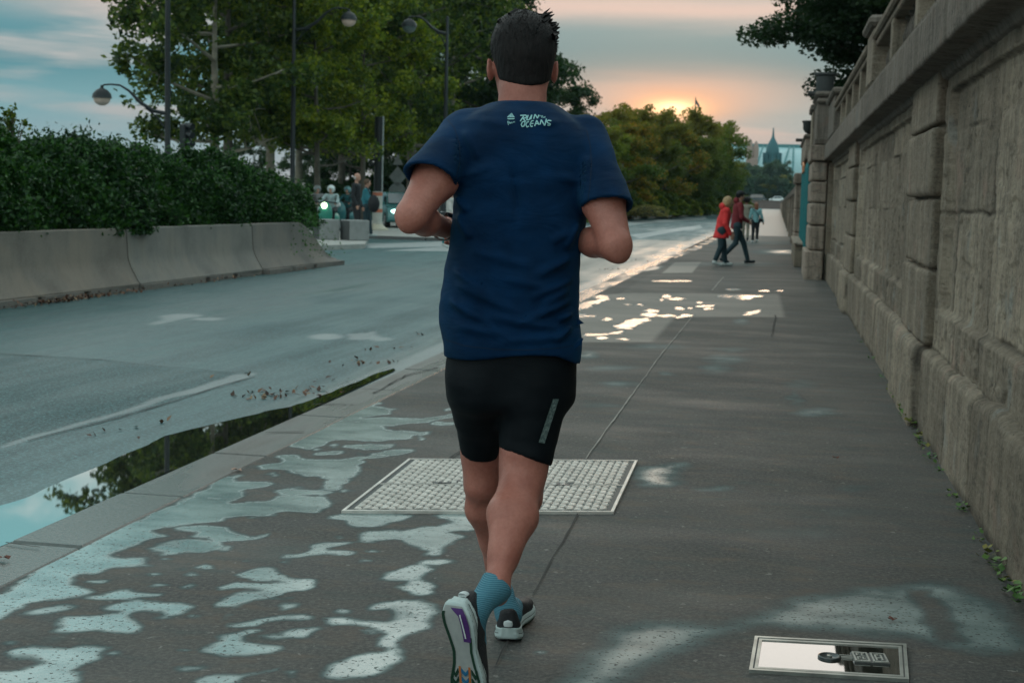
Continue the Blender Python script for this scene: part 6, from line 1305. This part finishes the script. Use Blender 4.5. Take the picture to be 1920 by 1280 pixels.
# scooters with riders are built with the people
# glass-roofed palace
t = thing('glass_palace', 'distant palace with a long arched glass and iron roof, teal in the haze', 'building', (0, 760, 0)); D = 760.
pa = lambda px, z: (P(px, 371, D)[0], 760., z)
x0, x1 = pa(1300, 0)[0], pa(1540, 0)[0]; PG = mat('glass_roof', (.30, .48, .50), .3, var=.1, vscale=.1); PI_ = mat('roof_iron', (.05, .20, .21), .5); PW = mat('palace_stone', (.45, .42, .37), .8)  # teal of the far haze partly put into glass and iron colours
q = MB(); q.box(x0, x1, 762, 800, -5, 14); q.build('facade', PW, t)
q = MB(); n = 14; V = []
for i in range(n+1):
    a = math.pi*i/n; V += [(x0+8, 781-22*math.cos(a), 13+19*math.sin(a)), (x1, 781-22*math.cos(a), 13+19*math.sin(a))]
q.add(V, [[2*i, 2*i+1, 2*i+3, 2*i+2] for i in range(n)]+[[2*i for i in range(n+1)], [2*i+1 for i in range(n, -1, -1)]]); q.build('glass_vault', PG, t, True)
for k in range(9):
    xx = x0+10+(x1-x0-12)*k/8; q = MB(); q.tube([(xx+(8 if k % 2 else 0)*math.sin(a)*.6, 781-22.3*math.cos(a), 13+19.3*math.sin(a)) for a in np.linspace(0, math.pi/2, 9)], .45, 5); q.build('roof_rib', PI_, t)
q = MB(); q.box(x0+6, x1, 778, 784, 31.6, 33.4); q.build('ridge', PI_, t); q = MB(); q.box(x0, x1, 758.5, 760, 14, 15.6); q.build('gutter', PI_, t)
for k in range(12): xx = x0+5+k*(x1-x0-8)/12; q = MB(); q.box(xx, xx+2.6, 761.2, 762.2, 2, 10); q.build('window', mat('palace_window', (.06, .16, .17), .3), t)
t = thing('domed_pavilion', 'teal hazy pavilion with stepped dome and thin spire in front of the glass roof', 'building', (pa(1445, 0)[0], 700, 0)); cx = P(1445, 371, 700)[0]; PT = mat('pavilion_haze', (.015, .11, .13), .6)  # haze over the pavilion is partly painted into this teal
q = MB(); q.lathe([(8, -2), (8, 10), (6.2, 13), (5, 18), (3.4, 21), (3.0, 24)], (cx, 700, 0), 16); q.build('drum', PT, t, True)
q = MB(); q.lathe([(3.0, 22), (3.2, 26), (3.0, 28), (2.2, 30.5), (1.4, 32), (.8, 33), (.5, 34.5), (.2, 38)], (cx, 700, 0), 14); q.build('spire', PT, t, True)
for k in range(8): a = k*math.pi/4; q = MB(); q.tube([(cx+3.9*math.cos(a), 700+3.9*math.sin(a), 20.5), (cx+3.9*math.cos(a), 700+3.9*math.sin(a), 26)], .7, 6); q.build('column', PT, t)
t = thing('statue_tower', 'pale brown statue group on a tall plinth left of the hazy dome', 'monument', (P(1408, 371, 690)[0], 690, 0)); cx = P(1408, 371, 690)[0]; PB = mat('statue_stone', (.34, .25, .21), .8)
q = MB(); q.box(cx-3.6, cx+3.6, 688, 694, -2, 18, bev=.5); q.box(cx-2.8, cx+2.8, 688.5, 693, 18, 23, bev=.4); q.build('plinth', PB, t); q = MB(); q.lathe([(1.6, 23), (2.2, 26), (1.3, 29), (.9, 31), (.3, 32)], (cx-1.2, 690, 0), 8); q.lathe([(1.3, 23), (1.5, 27), (.8, 30), (.3, 31)], (cx+1.6, 690, 0), 8); q.build('statues', PB, t, True)
t = thing('flagpole', 'tiny slanted flag on a pole above the bank trees right of the sun', 'flagpole', (P(1296, 371, 300)[0], 300*.98, 0)); p0 = P(1297, 371, 300); q = MB(); q.tube([(p0[0], p0[1], 0), (p0[0], p0[1], 23.2)], [.25, .1], 6); q.build('pole', mat('grey_pole', (.12, .1, .1), .6), t)
q = MB(); q.add([(p0[0], p0[1], 23), (p0[0]+.9, p0[1], 21.6), (p0[0]+.9, p0[1], 20.8), (p0[0]+.1, p0[1], 21.9), (p0[0], p0[1]+.1, 23), (p0[0]+.9, p0[1]+.1, 21.6), (p0[0]+.9, p0[1]+.1, 20.8), (p0[0]+.1, p0[1]+.1, 21.9)], [[0, 1, 2, 3], [7, 6, 5, 4], [0, 4, 5, 1], [1, 5, 6, 2], [2, 6, 7, 3], [3, 7, 4, 0]]); q.build('flag', mat('grey_pole'), t)
# ================================================================== OTHER PEOPLE
def mk_frame(face):                                  # face: angle of facing; 0 = away from the camera (ey), pi/2 = to the right
    f = ey*math.cos(face)+ex*math.sin(face); r = np.cross(f, ez); return np.array([r, f, ez])
HT = {'blond': (.36, .24, .12), 'black': (.012, .010, .010), 'grey': (.45, .42, .40), 'brown': (.08, .04, .02), 'auburn': (.16, .06, .03)}
SKL = mat('skin_light', (.45, .24, .17), .55, var=.08); SKD = mat('skin_brown', (.20, .09, .055), .55, var=.08)
def cloth(n, c): return mat('cloth_'+n, c, .8, var=.18, vscale=8, bump=.3, bscale=25)
def person(pos, H, face, pose, label, skin, hair, top, topc, bot, botc, shoe_c, hairstyle='short', coat=0., legs='trousers', cap_c=None, h=.013, extra=None, lean=0., width=1.):
    """pose: dict of joint targets in units of body height, frame (right, ahead, up)"""
    s = H; Fm = mk_frame(face); o = np.array(pos, float)
    J = dict(hipL=(-.052, 0, .52), hipR=(.052, 0, .52), knL=(-.055, .03, .285), knR=(.055, .03, .285), anL=(-.055, -.01, .045), anR=(.055, -.01, .045),
             shL=(-.105, 0, .805), shR=(.105, 0, .805), elL=(-.135, -.02, .625), elR=(.135, -.02, .625), wrL=(-.13, .05, .475), wrR=(.13, .05, .475), toeL=(-.06, .09, .012), toeR=(.06, .09, .012), neck=(0, 0, .85), head=(0, .012, .93))
    J.update(pose); J = {k: np.array(v, float)*s for k, v in J.items()}
    for k in ('shL', 'shR', 'neck', 'head', 'elL', 'elR', 'wrL', 'wrR'):
        if k not in pose or k in ('neck', 'head', 'shL', 'shR'): J[k] = J[k]+np.array([0, lean*s*(J[k][2]/s-.5), 0])
    u = s/1.75*width
    toW = lambda V: np.asarray(V) @ Fm+o
    def handf(p, wr, el, sd):
        d = (wr-el)/np.linalg.norm(wr-el); a = np.cross(d, np.array([0, 0, 1.])); a = a/(np.linalg.norm(a)+1e-6); b_ = np.cross(a, d); r = ell(p, wr+d*.05*u, (.045*u, .040*u, .018*u), np.array([d, b_, a]))
        for i in range(4): k0 = wr+d*.085*u+b_*(.028-.019*i)*u; k1 = k0+(d*.8+a*.3*sd)*.035*u; k2 = k1+(d*.3+a*.7*sd)*.03*u; r = smin(r, chain(p, [k0, k1, k2], [.0095*u, .009*u, .008*u], .003), .004)
        t0 = wr+d*.03*u+b_*.03*u; return smin(r, chain(p, [t0, t0+(d*.7+b_*.6)*.035*u, t0+(d*.9+b_*.5+a*.5*sd)*.06*u], [.012*u, .011*u, .009*u], .003), .006)
    def bodyf(p):
        hc = J['head']; d = ell(p, hc+np.array([0, 0, .012*u]), (.076*u, .095*u, .108*u)); d = smin(d, ell(p, hc+np.array([0, .035*u, -.04*u]), (.055*u, .058*u, .075*u)), .02)
        d = smin(d, cap(p, hc+np.array([0, .085*u, 0]), hc+np.array([0, .108*u, -.03*u]), .009*u, .013*u), .01)
        for q_ in (-1, 1): d = smin(d, ell(p, hc+np.array([q_*.078*u, 0, -.015*u]), (.010*u, .018*u, .030*u)), .005); d = smax(d, -ell(p, hc+np.array([q_*.03*u, .098*u, .005*u]), (.014*u, .012*u, .008*u)), .006)
        d = smin(d, cap(p, J['neck']-np.array([0, 0, .03*u]), hc-np.array([0, 0, .05*u]), .055*u, .050*u), .02)
        tc_ = (J['shL']+J['shR'])/2; pc = (J['hipL']+J['hipR'])/2; d = smin(d, cap(p, J['shL'], J['shR'], .055*u, .055*u), .03); d = smin(d, chain(p, [tc_-np.array([0, 0, .07*u]), (tc_+pc)/2, pc], [.105*u, .10*u, .11*u], .03), .04)
        for sd in 'LR':
            d = smin(d, chain(p, [J['sh'+sd], J['el'+sd], J['wr'+sd]], [.048*u, .040*u, .027*u], .01), .015); d = smin(d, handf(p, J['wr'+sd], J['el'+sd], 1 if sd == 'L' else -1), .008)
            d = smin(d, chain(p, [J['hip'+sd], J['kn'+sd], J['an'+sd]], [.080*u, .052*u, .034*u], .015), .02); d = smin(d, cap(p, J['an'+sd]-np.array([0, 0, .02*u]), J['toe'+sd]+np.array([0, 0, .012*u]), .032*u, .025*u), .01)
        return d
    A = np.array(list(J.values())); lo = A.min(0)-.22; hi = A.max(0)+.26
    V, Q = sdf_mesh(bodyf, lo, hi, h); t = meshnp('person', toW(V), Q, skin, None, True, loc=tuple(o)); tag(t, label, 'person')
    def part(nm, f, ma, hh=h):
        V, Q = sdf_mesh(f, lo, hi, hh)
        if len(Q): return meshnp(nm, toW(V), Q, ma, t, True)
    hc = J['head']
    def topf(p):
        tc_ = (J['shL']+J['shR'])/2; pc = (J['hipL']+J['hipR'])/2; d = cap(p, J['shL'], J['shR'], .070*u, .070*u); low = pc-np.array([0, 0, coat*s]); d = smin(d, chain(p, [tc_-np.array([0, 0, .07*u]), (tc_+pc)/2, low], [.128*u, .130*u, (.135+coat*.35)*u], .03), .04)
        d = smax(d, (low[2]-.02)-p[:, 2], .01)
        for sd in 'LR': w = J['el'+sd]+(J['wr'+sd]-J['el'+sd])*(.92 if top != 'tshirt' else -.0); d = smin(d, chain(p, [J['sh'+sd], J['el'+sd], w] if top != 'tshirt' else [J['sh'+sd], J['sh'+sd]*.3+J['el'+sd]*.7], [.064*u, .058*u, .045*u], .012), .02)
        if top == 'hood': d = smin(d, ell(p, J['neck']+np.array([0, -.07*u, .03*u]), (.10*u, .075*u, .075*u)), .02)
        d = smax(d, -(cap(p, J['neck'], hc, .060*u, .058*u)), .005); return d-.006*vnoise(p*11)-.004*vnoise(p*[22, 22, 9])
    part('jacket' if top != 'tshirt' else 't_shirt', topf, topc)
    def botf(p):
        d = None
        for sd in 'LR':
            k = {'trousers': J['an'+sd]+np.array([0, 0, .035*u]), 'shorts': J['kn'+sd]+np.array([0, 0, .01]), 'skirt': J['kn'+sd]*.55+J['hip'+sd]*.45}[legs]
            c = chain(p, [J['hip'+sd], J['kn'+sd], k], [.096*u, .066*u, .052*u], .015) if legs == 'trousers' else cap(p, J['hip'+sd], k, .098*u, .082*u)
            d = c if d is None else smin(d, c, .02 if legs != 'skirt' else .06)
            if legs != 'trousers': pass
        if legs == 'skirt': d = smax(d, (J['knL'][2]*.5+J['hipL'][2]*.5-.06*u)-p[:, 2], .01)
        d = smin(d, cap(p, J['hipL'], J['hipR'], .108*u, .108*u), .02); return d-.003*vnoise(p*16)
    part('trousers' if legs == 'trousers' else legs, botf, botc)
    if legs == 'skirt':
        part('tights', lambda p: np.minimum(chain(p, [J['hipL'], J['knL'], J['anL']], [.084*u, .056*u, .038*u], .015), chain(p, [J['hipR'], J['knR'], J['anR']], [.084*u, .056*u, .038*u], .015)), cloth('tights', (.012, .012, .016)))
    for sd in 'LR':
        a, b_ = J['an'+sd], J['toe'+sd]; hl = a+np.array([0, 0, -.03*u])-(b_-a)*[.25, .25, 0]
        def sf(p): return smax(smin(cap(p, hl, b_+np.array([0, 0, .012*u]), .042*u, .036*u), cap(p, hl, a+np.array([0, 0, .01]), .044*u, .042*u), .01), min(hl[2]-.045*u, b_[2]-.020*u)-p[:, 2], .004)
        part('shoe', sf, shoe_c)
    hm = mat('hair_'+hair, HT[hair], .6, var=.4, vscale=40, bump=.5, bscale=60)
    def hf(p):
        if hairstyle == 'afro': d = ell(p, hc+np.array([0, -.015*u, .045*u]), (.150*u, .140*u, .135*u))-.012*vnoise(p*28)
        elif hairstyle == 'long': d = smin(ell(p, hc+np.array([0, -.015*u, .015*u]), (.090*u, .105*u, .115*u)), ell(p, hc+np.array([0, -.075*u, -.12*u]), (.085*u, .05*u, .16*u)), .04)
        elif hairstyle == 'bob': d = smin(ell(p, hc+np.array([0, -.01*u, .01*u]), (.098*u, .108*u, .12*u)), ell(p, hc+np.array([0, -.05*u, -.05*u]), (.095*u, .07*u, .09*u)), .03)
        elif hairstyle == 'bald': d = smax(ell(p, hc+np.array([0, -.02*u, -.005*u]), (.082*u, .088*u, .075*u)), (p[:, 2]-(hc[2]+.02*u)), .01)
        else: d = ell(p, hc+np.array([0, -.010*u, .020*u]), (.084*u, .100*u, .110*u))
        d = smax(d, -ell(p, hc+np.array([0, .115*u, -.035*u]), (.085*u, .075*u, .095*u)), .01); 
        if hairstyle == 'short': d = smax(d, (hc[2]-.055*u)-p[:, 2], .01)
        return d-.004*vnoise(p*45)
    part('hair', hf, hm)
    if cap_c is not None:
        part('cap', lambda p: smin(smax(ell(p, hc+np.array([0, 0, .035*u]), (.095*u, .112*u, .100*u)), hc[2]+.035*u-p[:, 2], .006), ell(p, hc+np.array([0, .13*u, .04*u]), (.07*u, .075*u, .012*u)), .01), cap_c)
    t['H'] = 0; del t['H']
    return t, J, Fm, o
gp = lambda px, py, z=0.: G(px, py, z)
walk = lambda a, sw=.10, L='L', R='R': {'kn'+L: (-.05 if L == 'L' else .05, .09*a, .29), 'an'+L: (-.05 if L == 'L' else .05, .14*a, .045), 'toe'+L: (-.05 if L == 'L' else .05, .14*a+.09, .022), 'kn'+R: (-.05 if R == 'L' else .05, -.01*a, .285), 'an'+R: (-.05 if R == 'L' else .05, -.14*a, .075), 'toe'+R: (-.05 if R == 'L' else .05, -.14*a+.075, .015), 'el'+R: (-.13 if R == 'L' else .13, sw*.6, .64), 'wr'+R: (-.12 if R == 'L' else .12, sw*1.3, .50), 'el'+L: (-.13 if L == 'L' else .13, -sw*.8, .63), 'wr'+L: (-.13 if L == 'L' else .13, -sw*.4, .48)}
RED = cloth('red', (.62, .03, .03)); DRED = cloth('dark_red', (.17, .012, .018)); JEA = cloth('dark_jeans', (.012, .035, .045)); BLKC = cloth('black', (.010, .012, .015)); WHS = mat('shoe_pale', (.42, .46, .45), .6); DKS = mat('shoe_dark', (.012, .02, .025), .6)
g = gp(1350, 499); hR = .235
person(g, 1.43, math.pi/2, dict(walk(.55), elL=(-.13, .03, .62), wrL=(-.10, .14, .50), elR=(.13, .03, .62), wrR=(.11, .12, .46)), 'blonde woman in a bright red hooded coat and dark jeans, walking right', SKL, 'blond', 'hood', RED, 'trousers', JEA, WHS, 'bob', coat=.10, lean=.16, h=.012, width=1.18)
g = gp(1378, 494)
person(g, 1.58, math.pi/2-.1, dict(walk(1.35), elL=(-.14, .04, .64), wrL=(-.12, .13, .60), elR=(.14, .03, .64), wrR=(.10, .14, .58)), 'man in a black cap and dark red jacket striding right, phone in hand', SKL, 'black', 'hood', DRED, 'trousers', JEA, DKS, 'short', coat=.03, lean=.06, cap_c=BLKC, h=.013)
g = gp(1397, 452)
person(g, 1.52, .15, dict(walk(.35), elR=(.15, .03, .66), wrR=(.17, .12, .72)), 'walker with a big round afro in a beige outfit, seen from behind', SKD, 'black', 'jacket', cloth('beige', (.22, .20, .155)), 'trousers', cloth('beige', (.22, .20, .155)), DKS, 'afro', coat=.0, h=.016)
g = gp(1415, 455); tw_ = person(g, 1.36, -.1, dict(walk(.12), elR=(.15, -.02, .64), wrR=(.19, .0, .52), elL=(-.14, .0, .63), wrL=(-.10, .08, .60)), 'long-haired woman in a pale blue jacket and black skirt, walking away', SKL, 'auburn', 'jacket', cloth('pale_blue', (.17, .36, .38)), 'skirt', BLKC, WHS, 'long', coat=.0, h=.015, width=1.08)
t_, J, Fm, o_ = tw_; bt = thing('shoulder_bag', 'small black crossbody bag and strap worn over the pale blue jacket', 'bag', tuple(o_)); q = MB(); W3 = lambda v: tuple(np.asarray(v) @ Fm+o_)
q.tube([W3(J['shL']+[0, -.06, .06]), W3([.0, -.155, 1.0]), W3([.12, -.14, .82])], .012, 6); q.build('strap', BLKC, bt); q = MB(); c_ = np.array(W3([.15, -.12, .76])); q.box(c_[0]-.07, c_[0]+.07, c_[1]-.03, c_[1]+.03, c_[2]-.06, c_[2]+.06, bev=.02); q.build('pouch', BLKC, bt)
# man in black and the one behind him
p = P(668, 371, 42); man = person((p[0], p[1], -.005), 1.92, math.pi/2+.25, dict(elR=(.13, -.01, .64), wrR=(.12, .05, .50), anL=(-.05, .05, .045), toeL=(-.05, .14, .012)), 'bald man in a black jacket and black shorts standing behind the concrete blocks', SKL, 'grey', 'jacket', BLKC, 'shorts', BLKC, DKS, 'bald', coat=.0, h=.016, width=.95)
p = P(687, 371, 43.5); pt = person((p[0], p[1], -.005), 1.76, math.pi/2, dict(walk(.6), elR=(.12, .04, .64), wrR=(.12, .13, .60)), 'brown-haired person in a teal top and dark trousers, half hidden behind the bald man', SKL, 'brown', 'jacket', cloth('teal', (.02, .16, .20)), 'trousers', JEA, WHS, 'short', h=.018)
p = P(701, 382, 43.0); bg_ = thing('backpack', 'black rounded backpack hanging between the teal-topped person and the striped mast', 'bag', (p[0], p[1], p[2]-.3))
def bpf(v): return ell(v, (0, 0, 0), (.18, .13, .27))-.01*vnoise(v*9)
V, Q = sdf_mesh(bpf, (-.35, -.25, -.4), (.35, .25, .4), .03); meshnp('bag_body', V+p, Q, BLKC, bg_, True); q = MB(); q.tube([p+np.array([-.10, 0, .28]), p+np.array([-.2, 0, .45]), p+np.array([-.27, 0, .50])], .02, 6); q.build('handle', BLKC, bg_)
# riders on scooters
def scooter(px, D, face, label, colr, rider_label, topc, helm, lit):
    p = P(px, 371, D); o = np.array([p[0], p[1], -.03]); Fm = mk_frame(face); T = lambda v: np.asarray(v, float) @ Fm+o
    t = thing('scooter', label, 'scooter', tuple(o), 'scooters at the junction'); pm = mat('paint_'+colr[0], colr[1], .3, .1, .05, spec=.7)
    for y_ in (-.65, .62):
        q = MB(); q.tube([T((-.06, y_, .26)), T((.06, y_, .26))], .26, 18); w = q.build('wheel', mat('tyre'), t); q = MB(); q.tube([T((-.065, y_, .26)), T((.065, y_, .26))], .14, 12); q.build('rim', mat('rim', (.35, .36, .37), .35, .8), w)
    def part(nm, f, ma, lo, hi): V, Q = sdf_mesh(f, lo, hi, .028); meshnp(nm, T(V), Q, ma, t, True)
    part('front_shield', lambda v: smax(ell(v, (0, .50, .66), (.24, .13, .40)), -(v[:, 2]-.32), .02), pm, (-.4, .2, .2), (.4, .8, 1.2))
    part('rear_body', lambda v: smin(ell(v, (0, -.45, .52), (.19, .42, .22)), cap(v, (0, -.2, .25), (0, .42, .24), .12, .12), .05), pm, (-.4, -1., .0), (.4, .6, .9))
    part('seat', lambda v: ell(v, (0, -.35, .76), (.15, .38, .07)), BLKC, (-.3, -.9, .6), (.3, .2, .9))
    q = MB(); q.tube([T((-.36, .38, 1.02)), T((-.1, .45, 1.04)), T((.1, .45, 1.04)), T((.36, .38, 1.02))], .022, 8); q.tube([T((0, .47, 1.02)), T((0, .60, .30))], .03, 8); q.build('handlebar', IR, t)
    for s_ in (-1, 1): q = MB(); q.tube([T((s_*.3, .4, 1.03)), T((s_*.34, .42, 1.22))], .010, 5); q.lathe([(.001, -.02), (.06, 0), (.001, .02)], tuple(T((s_*.34, .42, 1.25))), 10); q.build('mirror', IR, t)
    q = MB(); q.tube([T((0, .60, .93)), T((0, .665, .93))], [.09, .075], 14)
    if lit: q.build('headlight', mat('headlight_green', build=lambda N, b, tc: (N.set(b.inputs['Emission Color'], (.75, 1., .55, 1)), N.set(b.inputs['Emission Strength'], 9.))), t)
    else: q.build('headlight', mat('headlight_off', (.6, .62, .62), .1), t)
    ride = dict(hipL=(-.06, -.16, .50), hipR=(.06, -.16, .50), knL=(-.11, .10, .46), knR=(.11, .10, .46), anL=(-.10, .09, .20), anR=(.10, .09, .20), toeL=(-.10, .18, .17), toeR=(.10, .18, .17), shL=(-.11, -.12, .77), shR=(.11, -.12, .77), elL=(-.17, .0, .66), elR=(.17, .0, .66), wrL=(-.18, .18, .62), wrR=(.18, .18, .62), neck=(0, -.12, .81), head=(0, -.10, .885))
    r = person(o+np.array([0, 0, -.0]), 1.62, face, ride, rider_label, SKL, 'brown', 'jacket', topc, 'trousers', BLKC, DKS, 'short', h=.02)
    hc = r[1]['head']; hm = thing('helmet', 'round helmet worn by the '+('white-jacketed rider with the lit headlamp' if lit else 'rider at the back, by the shrub end' if px < 610 else 'grey-jacketed rider'), 'helmet', tuple(np.asarray(hc) @ r[2]+r[3]))
    V, Q = sdf_mesh(lambda v: np.maximum(ell(v, hc+np.array([0, -.005, .03]), (.125, .145, .13)), -ell(v, hc+np.array([0, .15, -.03]), (.10, .10, .08))), hc-.2, hc+.22, .02); meshnp('shell', V @ r[2]+r[3], Q, helm, hm, True)
PALE = cloth('pale', (.28, .36, .36))
scooter(618, 45.5, math.pi+.15, 'green-fronted scooter with a bright round headlight behind the concrete blocks', ('green', (.02, .22, .16)), 'scooter rider in a pale jacket facing us', PALE, mat('helmet_white', (.55, .60, .60), .3), True)
scooter(598, 49, math.pi-.5, 'white scooter standing beyond the green one, at the end of the hedge', ('pearl', (.62, .58, .55)), 'rider in a grey top on the farther white scooter', cloth('grey', (.20, .20, .20)), mat('helmet_grey', (.22, .25, .26), .3), False)
scooter(648, 50, math.pi+.3, 'dark teal scooter just left of the bald man', ('deep_teal', (.01, .12, .13)), 'rider in a dark teal jacket left of the bald man', cloth('deep_teal', (.01, .08, .09)), mat('helmet_teal', (.10, .22, .24), .3), False)
p = P(846, 371, 38.5); person((p[0], p[1], ZR), 1.62, math.pi/2+.4, dict(walk(.7)), "pedestrian in a white top and teal trousers, mostly hidden behind the runner's left arm", SKL, 'auburn', 'jacket', cloth('white', (.5, .48, .45)), 'trousers', cloth('bright_teal', (.01, .17, .19)), WHS, 'short', h=.02)
# ------------------------------------------------------------------ air
hz = MB(); hz.box(-1200, 1200, -30, 1150, -1.4, 60.)
vm = bpy.data.materials.new('haze'); vm.use_nodes = True; N = NT(vm.node_tree); N.n.remove(N.n['Principled BSDF'])
pv = N.node('ShaderNodeVolumePrincipled', Density=.0001); pv.inputs['Color'].default_value = (.62, .86, .92, 1); pv.inputs['Anisotropy'].default_value = .0; N.l.new(pv.outputs[0], N.n['Material Output'].inputs['Volume'])
o = hz.build('haze', vm); tag(o, 'pale blue-green evening haze over the whole street', 'haze', kind='stuff')
